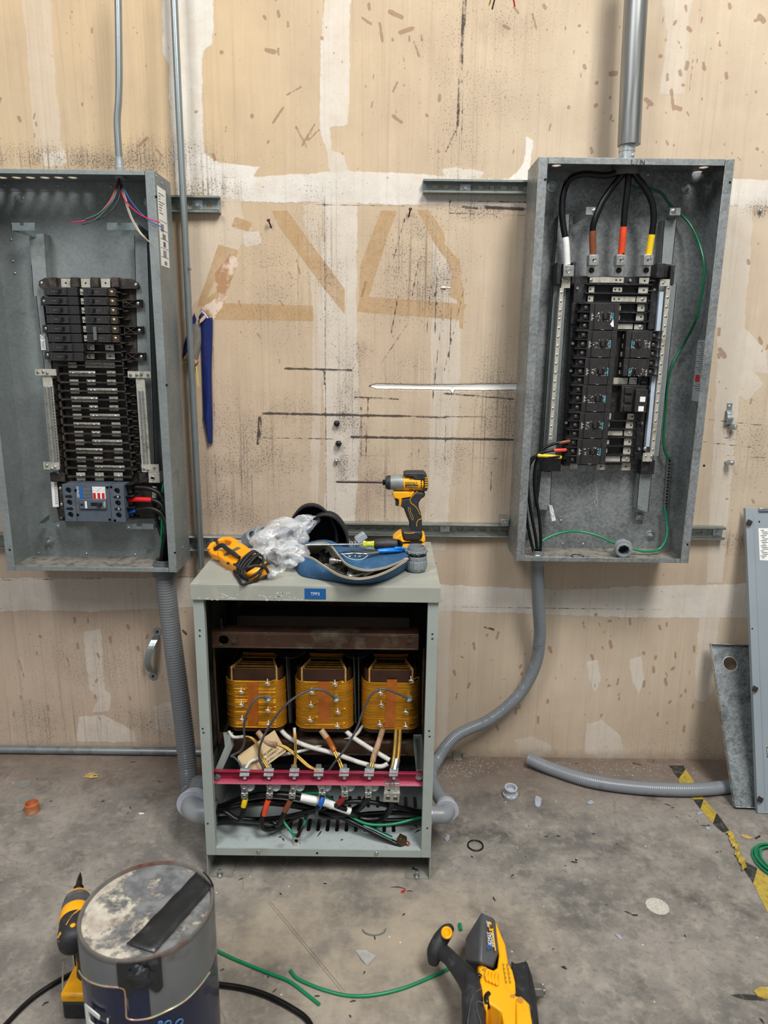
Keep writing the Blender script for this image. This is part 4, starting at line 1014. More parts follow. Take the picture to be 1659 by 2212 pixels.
# ---- single-pole breakers, left panel
def brk1(x0, x1, y0, y1, Y, side, label, group, tie=False, sleeve=True):
    (ax, ay, az), (bx, by, bz) = prect(x0, y0, x1, y1, Y, .045)
    r = thing('circuit_breaker', label, 'circuit breaker', ((ax+bx)/2, by, az), group); L = bx-ax
    b = MB(); g = .0008
    b.box((ax, ay+.004, az+g), (bx, by, bz-g)); u0, u1 = (.02, .7) if side < 0 else (.2, .98)
    b.box((ax+L*u0, ay, az+.003), (ax+L*u1, ay+.006, bz-.003))
    obj('body', b, M_BRK, r, bevel=.0009)
    k = MB(); t = .42 if side < 0 else .34
    k.box((ax+L*t, ay-.0012, az+.007), (ax+L*(t+.13), ay, bz-.007)); k.mat(1); k.box((ax+L*(t+.02), ay-.007, az+.008), (ax+L*(t+.07), ay, bz-.008))
    obj('toggle', k, [M_BLACK2, M_BRK], r)
    e = MB()   # edge mouldings and stamped lettering ridges
    for z in (az+.0035, bz-.0035): e.box((ax+L*u0, ay-.0008, z-.0005), (ax+L*u1, ay, z+.0005))
    for f in ((.06, .16, .24, .62) if side < 0 else (.5, .6, .72, .84)): e.box((ax+L*f, ay-.0006, az+.006), (ax+L*f+.0008, ay, bz-.006))
    e.box((ax+L*.25 if side < 0 else ax+L*.52, ay-.0006, (az+bz)/2-.0015), (ax+L*.37 if side < 0 else ax+L*.66, ay, (az+bz)/2+.0015))
    obj('moulded_ridge', e, mat('worn_edge_plastic', '#4a4746', .5), r)
    if side > 0:
        c = MB(); cx = bx+.008; c.box((bx, ay+.012, az+.002), (bx+.019, by, bz-.002)); c.mat(1); c.screw((cx, ay+.012, (az+bz)/2), (0, -1, 0), .0048, .003)
        obj('terminal', c, [M_DUSTBLACK, mat('brass_screw', '#b99a6b', .3, .9)], r)
        c = MB(); c.box((ax-.012, ay+.014, az+.004), (ax, by, bz-.004)); c.mat(1); c.screw((ax-.006, ay+.014, (az+bz)/2), (0, -1, 0), .004, .003)
        obj('bus_clip', c, [M_TIN, M_STEEL], r)
    return r
ordL = ['topmost', 'second from the top', 'third from the top', 'fourth from the top', 'fifth from the top', 'sixth from the top', 'seventh from the top', 'lowest']
for i in range(8):
    y = 619.5+i*20.2; x = 93+i*1.95
    brk1(x, x+(72 if i not in (6,) else 74), y, y+19.6, 2.076, -1, 'dark single-pole breaker, %s of the left column in the left panel' % ordL[i], 'single-pole breakers in the left column of the left panel')
ordR = ['topmost', 'second from the top', 'third from the top', 'fourth from the top', 'fifth from the top with a tie handle', 'lowest']
for i in range(6):
    y = 620.5+i*20.1; x = 178+i*1.75
    brk1(x, x+53, y, y+19.6, 2.072, 1, 'dark breaker, %s, right column of the left panel' % ordR[i], 'single-pole breakers in the right column of the left panel')
b = MB(); pslab(b, [(200, 706), (207, 706), (209, 735), (202, 735)], 2.064, .006); tag(obj('breaker_tie', b, mat('grey_tie', '#5c6063', .4), bevel=.0006), 'grey bar tying two breaker handles, right column of the left panel', 'handle tie')

# ---- main breaker
Yf = 2.045; MBk = prect(137.5, 1047, 269, 1127, Yf, .07)
(ax, ay, az), (bx, by, bz) = MBk; L = bx-ax; H = bz-az
mb_ = thing('main_breaker', 'large blue-grey three-pole main breaker low in the left panel', 'circuit breaker', ((ax+bx)/2, by, az))
M_MCCB = mat('blue_grey_plastic', '#4c5560', .5, 0, .08, 60, .06, 300, dirt='#6a645c', dirt_amt=.05)
sec = [(ax, ax+L*.195), (ax+L*.2, ax+L*.765), (ax+L*.77, bx)]
fx = lambda f: ax+L*f; fz = lambda f: bz-H*f
fn = lambda x, y: (x, ay+.0, y)
for k, (a, c) in enumerate(sec):
    holes = []
    if k != 1:
        xc = fx(.095) if k == 0 else fx(.89)
        holes = [circ(xc, fz(f), .0085, 20) for f in (.16, .49, .82)] 
    b = MB(); holed(b, [(a, az), (c, az), (c, bz), (a, bz)], holes, fn, (0, .008, 0)); b.box((a+.001, ay+.014, az+.001), (c-.001, by, bz-.001))
    obj('terminal_cover' if k != 1 else 'body', b, M_MCCB, mb_, bevel=.0008)
b = MB()
for xc in (fx(.095), fx(.89)):
    for f in (.16, .49, .82): b.cyl((xc, ay+.0135, fz(f)), (xc, ay+.010, fz(f)), .007, 6)
    for f in (.325, .655): b.slab([(xc-.011, ay-.0003, fz(f)+.003), (xc+.006, ay-.0003, fz(f)+.005), (xc+.011, ay-.0003, fz(f)), (xc+.006, ay-.0003, fz(f)-.005), (xc-.011, ay-.0003, fz(f)-.003)], (0, .001, 0))
obj('screw_recess', b, M_BLACK2, mb_)
b = MB()
for f in (.325, .655): b.screw((fx(.90), ay-.0005, fz(f)), (0, -1, 0), .0035, .002); 
obj('cover_screw', b, M_STEEL, mb_)
b = MB()
for f, g_ in ((.215, .16), (.74, .07), (.215, .82), (.735, .94), (.80, .06), (.82, .96)): b.lathe([(.0042, 0), (.0042, .0006), (.003, .0007), (.0025, -.0003)], (fx(f), ay, fz(g_)), (0, -1, 0), 12)
obj('cover_screw', b, M_BLACK, mb_)
b = MB(); b.box((fx(.265), ay-.006, fz(.65)), (fx(.71), ay, fz(.38))); esc = obj('handle_frame', b, M_MCCB, mb_, bevel=.002)
b = MB(); b.box((fx(.46), ay-.0064, fz(.56)), (fx(.64), ay-.0058, fz(.47))); b.box((fx(.29), ay-.0064, fz(.56)), (fx(.335), ay-.0058, fz(.50))); obj('handle_slot', b, M_BLACK2, esc)
b = MB(); b.box((fx(.57), ay-.013, fz(.57)), (fx(.63), ay-.006, fz(.48))); obj('toggle', b, M_BLACK, esc, bevel=.001)
b = MB(); b.box((fx(.365), ay-.0064, fz(.625)), (fx(.395), ay-.006, fz(.435))); obj('print', b, M_PAPER, esc)
text('print', '150A', (fx(.70), ay-.006, fz(.6)), (0, 0, 1), (-1, 0, 0), .0085, M_WINK, esc)
b = MB(); b.box((fx(.275), ay-.0004, fz(.37)), (fx(.315), ay, fz(.045))); bl_ = obj('blue_stripe', b, M_BLUET, mb_)
text('print', 'SIEMENS', (fx(.268), ay, fz(.355)), (0, 0, 1), (-1, 0, 0), .0092, M_WINK, mb_)
b = MB()
for k in range(6):
    for j in range(3): b.box((fx(.34+k*.02), ay-.0003, fz(.34-j*.09)), (fx(.344+k*.02), ay, fz(.29-j*.1)))
obj('print', b, mat('grey_print', '#7f868c', .6), mb_)
b = MB(); b.box((fx(.49), ay-.0004, fz(.375)), (fx(.70), ay, fz(.05))); wl = obj('warning_label', b, M_PAPER, mb_)
b = MB()
for k in range(3): b.box((fx(.495+k*.072), ay-.0007, fz(.37)), (fx(.54+k*.072), ay-.0004, fz(.22)))
obj('red_mark', b, M_REDT, wl)
b = MB(); rn = random.Random(2)
for k in range(30): 
    f = .5+rn.random()*.18; g_ = .06+.0095*(k//2); b.box((fx(f), ay-.0006, fz(g_+.004)), (fx(f+.015), ay-.0004, fz(g_)))
obj('print', b, M_INK, wl)
b = MB()
for k in range(4): z = fz(.02+.31*k); b.box((bx, ay+.012, z-.001), (bx+.022, by-.006, z+.001))
for k in range(3): b.box((bx, ay+.03, fz(.08+.31*k)), (bx+.012, by-.01, fz(.28+.31*k)))
obj('phase_barrier', b, M_BLACK, mb_)
wire('feeder_cable', 'black feeder cable from the top pole of the main breaker in the left panel', [
 ('jacket', M_CABLE, [(268, 1054, 2.085), (300, 1053, 2.08), (325, 1056, 2.075), (344, 1066, 2.07), (356, 1084, 2.065), (361, 1110, 2.06), (360, 1150, 2.06), (354, 1190, 2.065), (352, 1222, 2.075)])], .0072)
wire('feeder_cable', 'black feeder cable with red tape from the middle pole of the main breaker', [
 ('jacket', M_CABLE, [(268, 1080, 2.085), (300, 1079, 2.075), (328, 1080, 2.07), (345, 1087, 2.065), (357, 1103, 2.06), (364, 1130, 2.065), (364, 1170, 2.08), (360, 1222, 2.085)]),
 ('red_tape', M_REDT, [(279, 1080, 2.08), (300, 1079, 2.075), (328, 1080, 2.07)])], .0072)
wire('feeder_cable', 'black feeder cable with blue tape from the bottom pole of the main breaker', [
 ('jacket', M_CABLE, [(266, 1108, 2.085), (290, 1103, 2.075), (318, 1098, 2.07), (340, 1103, 2.065), (353, 1115, 2.06), (360, 1140, 2.05), (353, 1180, 2.05), (347, 1222, 2.06)]),
 ('blue_tape', M_BLUET, [(278, 1107, 2.08), (286, 1104, 2.076), (294, 1102, 2.074)])], .0072)
wire('neutral_cable', 'black cable with white tape rising to the neutral lug of the left panel', [
 ('jacket', M_CABLE, [(334, 1040, 2.1), (333, 1080, 2.1), (338, 1120, 2.1), (350, 1160, 2.09), (358, 1190, 2.09), (354, 1222, 2.09)]),
 ('white_tape', M_WHITE, [(334, 1050, 2.1), (333, 1060, 2.1), (333, 1076, 2.1)])], .006)
tag(cable('ground_wire', [W(*p) for p in [(362, 1030, 2.06), (355, 1044, 2.07), (351, 1064, 2.08), (350, 1100, 2.09), (350, 1140, 2.09), (348, 1180, 2.085), (350, 1222, 2.08)]], .0042, M_GREEN), 'green wire beside the black feeders in the left panel', 'wire')
# signal wires hanging from the thin conduit
tw = [('red wire, longest one bending left, hanging in the left panel', '#c8234a', [(256, 372), (252, 398), (240, 430), (215, 460), (185, 476), (155, 481)]),
 ('green wire bending left, hanging in the left panel', '#1f6b4f', [(257, 372), (254, 400), (242, 432), (215, 460), (185, 474)]),
 ('grey wire bending left under the green one in the left panel', '#3d4245', [(257, 374), (255, 402), (245, 432), (222, 460), (200, 478), (177, 485)]),
 ('short black wire hanging left in the left panel', '#17171a', [(258, 374), (262, 398), (256, 430), (240, 455), (222, 470), (203, 476)]),
 ('red wire bending right, hanging in the left panel', '#c8234a', [(258, 372), (260, 405), (270, 432), (295, 458), (320, 472), (346, 480)]),
 ('blue wire bending right, hanging in the left panel', '#31599a', [(261, 372), (265, 400), (280, 430), (302, 458), (325, 478), (351, 491)]),
 ('white wire hanging down right in the left panel', '#b9b3a6', [(264, 374), (266, 405), (275, 440), (285, 470), (302, 500), (320, 522)]),
 ('tan wire hanging down right beside the white one in the left panel', '#a08f78', [(263, 374), (264, 408), (272, 440), (282, 470), (299, 500), (323, 523)])]
for i, (lb, c, pp) in enumerate(tw):
    q = [W(x, y, 2.078-.074*min(1, k/4)-.003*(i % 3)) for k, (x, y) in enumerate(pp)]
    q = [Vector((W(256+.35*i, 356, 2.085).x, 2.083+.0008*(i % 3), LZ1+.008)), Vector((W(256+.35*i, 372, 2.083).x, 2.081, LZ1-.006))]+q[1:]
    tag(obj('signal_wire', MB().tube(q, .0016, 8, 6), mat('wire_'+c[1:], c, .35), smooth=80), lb, 'wire')
# ================================================================ struts, conduits, wall hardware
def strut(label, x0, x1, z0, z1, nslots, endgap=.02, bolts=(), grp='slotted strut channels on the wall'):
    d = .026; yb = WALL-.0015; yf = yb-d; t = .0025
    s = thing('strut_channel', label, 'strut', ((x0+x1)/2, WALL, z0), grp)
    L = x1-x0; zc = (z0+z1)/2; p = (L-2*endgap)/max(1, nslots)
    holes = [stadium(x0+endgap+p*(i+.5), zc, min(.03, p*.62), .013) for i in range(nslots)]
    b = MB(); holed(b, [(x0, z0), (x1, z0), (x1, z1), (x0, z1)], holes, lambda x, y: (x, yb-t, y), (0, t, 0)); obj('slotted_web', b, M_STRUT, s)
    for za, zb, sg in ((z0, z0+t, 1), (z1-t, z1, -1)):
        b = MB(); b.box((x0, yf, za), (x1, yb-t, zb)); zl = zb if sg > 0 else za
        b.box((x0, yf, min(zl, zl+sg*.0048)), (x1, yf+t, max(zl, zl+sg*.0048))); zq = zl+sg*.0048
        b.box((x0, yf, min(zq, zq-sg*t)), (x1, yf+.008, max(zq, zq-sg*t)))
        obj('flange', b, M_STRUT, s, bevel=.0007, seg=1)
    for bx_ in bolts:
        b = MB(); b.obox((bx_, yb-t-.0018, zc), (.03, .003, z1-z0-.014)); b.bolt((bx_, yb-t-.003, zc), (0, -1, 0), .0058, .006, .010, .0)
        obj('anchor_bolt', b, M_ZINC, s)
    return s
strut('short strut channel stub sticking out beside the upper right corner of the left panel', -.70, -.483, 1.752, 1.797, 7, bolts=(W(427, 438, 2.2).x,))
strut('strut channel left of the top of the right panel', .10, .50, 1.812, 1.848, 11, bolts=(W(1005, 400, 2.2).x,))
strut('lower strut channel running out behind the left panel towards the transformer', -1.6, -.40, .740, .788, 30, bolts=(W(452, 1174, 2.2).x,))
strut('long lower strut channel behind the impact driver and the right panel', -.27, 1.084, .797, .838, 36, bolts=(W(961, 1148, 2.2).x, W(1549, 1155, 2.2).x))

def conduit(name, label, pts, r, m, parts=None, cat='conduit', seg=22):
    c = thing(name, label, cat, pts[-1]); obj('tube', MB().tube(pts, r, seg, 8), m, c, smooth=80); return c
YC = 2.085
c1 = conduit('metal_conduit', 'thin metal conduit dropping into the top of the left panel', [W(250, -120, YC), W(255, 0, YC), W(257, 150, YC), W(256, 215, YC), W(253, 265, YC), W(256, 325, YC), Vector((W(258, 356, YC).x, YC, LZ1+.03))], .0092, M_CONDUIT)
p = W(258, 356, YC); b = MB(); zt = LZ1
b.lathe([(.0093, 0), (.0125, 0), (.0125, .022), (.011, .023), (.011, .044), (.0093, .046)], (p.x, YC, zt+.001), (0, 0, 1), 22); b.lathe([(.0125, -.008), (.0158, -.008), (.0165, -.003), (.0165, .004), (.0125, .005)], (p.x, YC-.0, zt+.001), (0, 0, 1), 20)
b.screw((p.x-.0115, YC-.004, zt+.028), (-1, -.3, 0), .003, .004)
obj('connector', b, mat('cast_zinc', '#a4a8a8', .4, .5, .15, 60), c1, bevel=.0004)
c2 = conduit('metal_conduit', 'metal conduit running past the right side of the left panel, cut off above the transformer', [W(371, -120, 2.148), W(376, 0, 2.148), W(387, 250, 2.148), W(397, 450, 2.148), W(409, 700, 2.15), W(424, 1000, 2.15), W(436, 1229, 2.15)], .0098, M_CONDUIT)
q = W(410, 582, 2.138); b = MB(); b.tube([q+Vector((-.004, 0, .006)), q+Vector((-.002, -.004, 0)), q+Vector((.003, -.004, -.002)), q+Vector((.004, -.002, .003))], .001, 6); obj('snagged_tie_wire', b, M_DARKST, c2)
b = MB(); p0, p1 = W(422, 791, 2.139), W(427, 835, 2.139); b.slab([p0, p0+Vector((.0035, .004, 0)), p1+Vector((.0035, .004, 0)), p1], (.0003, -.0004, 0)); obj('yellow_tag', b, mat('yellow_tag', '#b5a75a', .5), c2)
c3 = conduit('metal_conduit', 'wide dull metal conduit rising from the top of the right panel', [W(1383, -150, YC), W(1374, 0, YC), W(1366, 150, YC), W(1358.5, 314, YC)], .0298, M_CONDUIT2, seg=32)
b = MB(); pz = W(1354, 330, YC); b.lathe([(.017, 0), (.0205, 0), (.0205, .030), (.022, .031), (.022, .037), (.0205, .038), (.0205, .06), (.017, .06)], (pz.x, YC, RZ1+.001), (0, 0, 1), 24)
b.screw((pz.x+.012, YC-.017, RZ1+.02), (.5, -1, 0), .0045, .003); obj('connector', b, mat('bright_connector', '#b6bcbd', .3, .6, .2, 60, .2, 120), c3)
c4 = conduit('metal_conduit', 'straight grey conduit lying along the foot of the wall on the left', [(-2.3, WALL-.0145, .0145), (-1.2, WALL-.0145, .0145), (-.30, WALL-.0145, .0145)], .0132, mat('dull_grey_conduit', '#7d8385', .4, .4, .1, 30, dirt='#5f5f5b', dirt_amt=.3))

# flexible liquid-tight runs
def elbow(parent, xs, sgn, yc, zc, rp, rc, bend=.034):
    P_ = [Vector((xs-sgn*.014, yc, zc)), Vector((xs+sgn*.028, yc, zc))]
    for i in range(1, 9):
        a = i/8*math.pi/2; P_.append(Vector((xs+sgn*(.028+bend*math.sin(a)), yc+bend*(1-math.cos(a)), zc)))
    e = P_[-1]; obj('elbow_body', MB().tube(P_, rp, 24, 0), M_PVC, parent, smooth=80)
    b = MB(); b.lathe([(rp*.9, 0), (rc, 0), (rc, .007), (rc*.86, .009), (rc*.84, .028), (rc*.75, .032), (rp*.9, .032)], e+Vector((0, -.004, 0)), (0, 1, 0), 28, False)
    obj('compression_nut', b, mat('light_grey_pvc', '#adb1bb', .4, 0, .04), parent, bevel=.0006)
    b = MB(); b.ring(Vector((xs+sgn*.0015, yc, zc)), (sgn, 0, 0), rp*1.18, rp, .004, 28); b.ring(Vector((xs-sgn*.008, yc, zc)), (sgn, 0, 0), rp*1.14, rp*.85, .005, 28)
    obj('locknut', b, M_ZINC, parent)
    return e+Vector((0, .03, 0))
f1 = thing('flexible_conduit', 'thick grey ribbed flexible conduit from the left panel down to the transformer', 'flexible conduit', (-.55, 1.9, .1))
e = elbow(f1, -.459, -1, 1.70, .137, .031, .0455)
hub = W(357, 1245, 2.075); hub.z = LZ0
pts = [e, e+Vector((-.002, .05, .004)), W(412, 1715, 1.93), W(406, 1665, 1.99), W(399, 1590, 2.03), W(388, 1500, 2.055), W(376, 1410, 2.07), W(366, 1330, 2.075), Vector((hub.x, 2.075, LZ0-.02))]
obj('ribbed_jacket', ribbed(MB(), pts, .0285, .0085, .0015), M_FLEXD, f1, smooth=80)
b = MB(); b.lathe([(.029, -.032), (.032, -.034), (.036, -.03), (.0365, -.006), (.032, -.0015), (.029, -.0015)], (hub.x, 2.075, LZ0), (0, 0, 1), 26, False); b.ring((hub.x, 2.075, LZ0+.0018), (0, 0, 1), .034, .026, .01, 8)
b.lathe([(.026, .002), (.029, .002), (.029, .022), (.026, .022), (.026, .002)], (hub.x, 2.075, LZ0), (0, 0, 1), 26, False)
obj('straight_connector', b, mat('dark_grey_pvc', '#5c6064', .4), f1, bevel=.0006)
f2 = thing('flexible_conduit', 'slimmer grey ribbed flexible conduit curving from the right panel behind the transformer', 'flexible conduit', (.4, 2.1, .1))
e = elbow(f2, .135, 1, 1.70, .139, .0235, .0335, .020)
hub2 = W(1160, 1218, 2.075); hub2.z = RZ0
pts = [e, e+Vector((-.012, .035, -.008)), Vector((.157, 1.87, .115)), Vector((.154, 1.95, .095)), W(945, 1640, 2.07), W(985, 1590, 2.12), W(1060, 1553, 2.15), W(1120, 1502, 2.16), W(1155, 1440, 2.155), W(1166, 1375, 2.14), W(1163, 1300, 2.11), Vector((hub2.x, 2.075, RZ0-.02))]
obj('ribbed_jacket', ribbed(MB(), pts, .0188, .0062, .0011), M_FLEX, f2, smooth=80)
b = MB(); b.lathe([(.0188, -.03), (.021, -.031), (.0215, -.0015), (.0188, -.0015)], (hub2.x, 2.075, RZ0), (0, 0, 1), 24, False)
obj('straight_connector', b, M_PVC, f2, bevel=.0005)
b = MB(); b.lathe([(.013, .0018), (.0215, .0018), (.0215, .0045), (.0165, .005), (.0165, .016), (.013, .016), (.013, .0018)], (hub2.x, 2.075, RZ0), (0, 0, 1), 24, False); obj('locknut', b, M_ZINC, f2, bevel=.0004)
q = [G(1142, 1640, .028), G(1195, 1662, .0215), G(1275, 1687, .0215), G(1370, 1701, .0215), G(1465, 1706, .0215), G(1530, 1704, .0215), G(1600, 1696, .0215)]
f3 = thing('flexible_conduit', 'loose length of grey flexible conduit lying on the floor by the wall', 'flexible conduit', (q[3].x, q[3].y, 0))
obj('ribbed_jacket', ribbed(MB(), q, .0205, .0062, .0007), M_FLEX, f3, smooth=80)

# ---- small hardware left on the wall
def wbolt(x, y, lab, name='bolt', cat='bolt', r=.0075, L=.012, dark=False, tilt=(0, 0)):
    p = W(x, y, WALL); b = MB(); ax = Vector((tilt[0], -1, tilt[1])).normalized()
    b.cyl(p+Vector((0, .002, 0)), p+ax*L, r*.5, 10); b.cyl(p+ax*L*.45, p+ax*L, r, 6); b.sphere(p+ax*L, r*.75, 10, (1, .5, 1))
    tag(obj(name, b, M_DARKST if dark else M_ZINC, bevel=.0005, seg=1), lab, cat)
wbolt(728, 914, 'dark bolt head in the white joint band, topmost of three', r=.010, L=.016, dark=True)
wbolt(729, 958, 'dark bolt head in the white joint band, middle of three', r=.010, L=.018, dark=True, tilt=(.3, .1))
wbolt(727, 995, 'shiny bolt head in the white joint band, lowest of three', r=.008)
wbolt(1566, 998, 'zinc hex bolt sticking out of the wall under the small pipe strap', r=.009, L=.03, tilt=(.35, .05))
wbolt(1641, 456, 'small screw in a torn hole at the right edge of the wall', 'screw', 'screw', r=.006, L=.008)
for x, y, sx, lab in ((582, 480, .5, 'rusty nail above the left tape triangle'), (886, 456, -.35, 'rusty nail above the right tape triangle')):
    p = W(x, y, WALL); q_ = p+Vector((sx*.028*-1 if sx > 0 else .0, -.02, .012)); q_ = p+Vector((-.006*sx*2, -.024, .010))
    d_ = Vector((.35*sx*2, 0, -1)).normalized()
    b = MB(); b.cyl(p+Vector((.010*sx*2*.6, .004, -.018)), p+Vector((0, -.016, .002)), .0022, 10); a_ = (p+Vector((0, -.016, .002))); b.cyl(a_, a_+(Vector((-.010*sx, -.02, .02))).normalized()*.002, .0052, 14)
    tag(obj('nail', b, mat('rusty_nail', '#4a2f2a', .5, .5, .2, 80)), lab, 'nail')
p = W(958, 621, WALL); b = MB(); b.obox(p+Vector((0, -.002, 0)), (.016, .006, .006)); b.obox(p+Vector((.016, -.001, -.001)), (.012, .003, .004)); tag(obj('wall_anchor', b, mat('white_plastic', '#d9d5cc', .5), bevel=.0012), 'broken white plastic anchor by the right tape triangle', 'wall anchor')
p = W(1090, 1127, 2.15); b = MB(); b.obox(p+Vector((0, .02, 0)), (.020, .07, .022)); b.bolt(p+Vector((0, -.015, 0)), (0, -1, 0), .0055, .005, .0); tag(obj('strut_clip', b, M_ZINC, bevel=.001), 'small zinc clip bolted above the lower strut beside the right panel', 'clip')
# pipe strap with its bolt
b = MB(); P0 = W(1575, 880, WALL)
b.box((P0.x-.0085, WALL-.002, P0.z-.012), (P0.x+.0085, WALL, P0.z+.013)); A = []
zc = P0.z-.032; Rr = .021
for i in range(13):
    a = math.pi*i/12; A.append(Vector((P0.x-.002, WALL-.001-Rr*math.sin(a), zc+Rr*math.cos(a))))
for i in range(12):
    b.slab([A[i]+Vector((-.009, 0, 0)), A[i]+Vector((.009, 0, 0)), A[i+1]+Vector((.009, 0, 0)), A[i+1]+Vector((-.009, 0, 0))], (0, .0018 if 3 < i < 9 else 0, .0018 if i < 6 else -.0018))
b.mat(1); b.screw((P0.x, WALL-.002, P0.z+.002), (0, -1, 0), .0055, .003)
tag(obj('pipe_strap', b, [M_ZINC, M_STEEL], bevel=.0004, seg=1), 'small zinc one-hole pipe strap on the wall right of the right panel', 'pipe strap')
p = W(1570, 920, WALL); b = MB(); ax = Vector((.62, -.78, -.05)).normalized(); b.cyl(p+Vector((0, .002, 0)), p+ax*.014, .004, 10); b.cyl(p+ax*.012, p+ax*.03, .0095, 6)
tag(obj('bolt', b, M_ZINC, bevel=.0005), 'hex bolt sticking out just below the small pipe strap', 'bolt')
# large two-hole strap
b = MB(); T0, T1 = W(340, 1364, WALL), W(331, 1460, WALL)
for T_ in (T0, T1): b.cyl(T_, T_+Vector((0, -.0025, 0)), .0145, 26)
prof = []
for i in range(17):
    a = i/16; bow = math.sin(math.pi*a)**.6; c_ = T0.lerp(T1, .10+.80*a); prof.append(c_+Vector((-.012*math.sin(math.pi*a), -.0025-.036*bow, 0)))
def band(b, P_, w, t):
    for i in range(len(P_)-1):
        a, c = P_[i], P_[i+1]; n = Vector((0, (c-a).z, -(c-a).y)).normalized()*t
        b.slab([a+Vector((-w, 0, 0)), a+Vector((w, 0, 0)), c+Vector((w, 0, 0)), c+Vector((-w, 0, 0))], n)
band(b, prof, .0105, .0022); band(b, [p+Vector((0, -.0015, 0)) for p in prof[2:-2]], .0035, .002)
b.mat(1)
for T_ in (T0, T1): b.bolt(T_+Vector((0, -.0025, 0)), (0, -1, 0), .0042, .004, 0)
tag(obj('pipe_strap', b, [M_CONDUIT, M_DARKST]), 'large bowed two-hole pipe strap low on the wall, left of the flexible conduit', 'pipe strap')
# loose wires entering the picture at the top
for (pp, c, lab) in (([(1066, -40), (1062, -10), (1057, 10)], '#d8c62a', 'yellow wire end at the top edge of the photo'), ([(1074, -40), (1069, -5), (1063, 20)], '#5b4034', 'brown wire end at the top edge of the photo'), ([(1108, -40), (1108, -10), (1112, 14)], '#dd4426', 'orange wire end at the top edge of the photo')):
    tag(obj('wire', MB().tube([W(x, y, 2.12+.02*k) for k, (x, y) in enumerate(pp)], .0022, 8), mat('loosewire_'+c[1:], c, .4), smooth=80), lab, 'wire')
# blue vinyl sleeve hanging on the wall, and the cloth-wrapped roll behind the conduit
M_VINYL = mat('navy_vinyl', '#17245c', .3, 0, .1, 20, .3, 40)
def sheet(mb, L_, R_, Y, bow, n=26, th=.0012, seg=8, fn=None):
    """hanging folded sheet between two edge polylines (pixel space)"""
    LL = catmull([Vector((x, y, 0)) for x, y in L_], 6); RR = catmull([Vector((x, y, 0)) for x, y in R_], 6); n = 40
    def at(P_, t): f = t*(len(P_)-1); k = min(int(f), len(P_)-2); return P_[k].lerp(P_[k+1], f-k)
    vs = []; 
    for i in range(n):
        t = i/(n-1); a, c = at(LL, t), at(RR, t)
        for j in range(seg+1):
            s_ = j/seg; p_ = a.lerp(c, s_); w_ = W(p_.x, p_.y, Y); w_.y -= bow*math.sin(math.pi*s_)**.7*(.8+.2*math.sin(7*t+5*s_)); vs.append(w_)
    N = len(vs); vs2 = [Vector((v.x, Y+.004, v.z)) for v in vs]
    fs = []; w1 = seg+1
    for i in range(n-1):
        for j in range(seg):
            a = i*w1+j; fs.append((a, a+w1, a+w1+1, a+1)); fs.append((N+a, N+a+1, N+a+w1+1, N+a+w1))
        for j, fl in ((0, 1), (seg, 0)):
            a = i*w1+j; f = (a, N+a, N+a+w1, a+w1); fs.append(f if fl else f[::-1])
    for j in range(seg): fs.append((j, j+1, N+j+1, N+j)); a = (n-1)*w1+j; fs.append((a, N+a, N+a+1, a+1))
    return mb.add(vs+vs2, fs)
bag = thing('vinyl_sleeve', 'long navy blue vinyl sleeve hanging on the wall beside the conduit', 'sleeve', W(452, 958, WALL-.01))
obj('sleeve', sheet(MB(), [(433, 690), (434, 730), (437, 820), (439, 890), (439, 905), (450, 958)], [(459, 686), (459, 720), (457, 800), (458, 860), (459, 910), (459, 957)], WALL-.008, .010), M_VINYL, bag)
obj('torn_flap', sheet(MB(), [(429, 686), (432, 694), (434, 712)], [(438, 671), (452, 686), (459, 690)], WALL-.010, .006), M_VINYL, bag)
b = MB(); pslab(b, [(432, 690), (442, 680), (445, 686), (438, 694), (431, 699)], WALL-.022, .0012); obj('paper_scrap', b, mat('torn_paper', '#cfa98a', .8), bag)
roll = thing('cloth_roll', 'grey cloth roll with navy strips hanging behind the conduit', 'cloth roll', W(415, 830, WALL-.01))
obj('cloth', sheet(MB(), [(413, 700), (410, 740), (405, 790)], [(434, 700), (434, 745), (424, 786)], WALL-.008, .014), mat('grey_cloth', '#7a746b', .9, 0, .2, 30, .6, 90), roll)
obj('navy_strip', sheet(MB(), [(419, 676), (400, 735), (394, 765)], [(424, 690), (412, 740), (397, 775)], WALL-.006, .004), M_VINYL, roll)
obj('cardboard_end', MB().cyl(W(399, 772, WALL-.02), W(426, 786, WALL-.02), .009, 14), mat('cardboard', '#a98257', .8), roll)
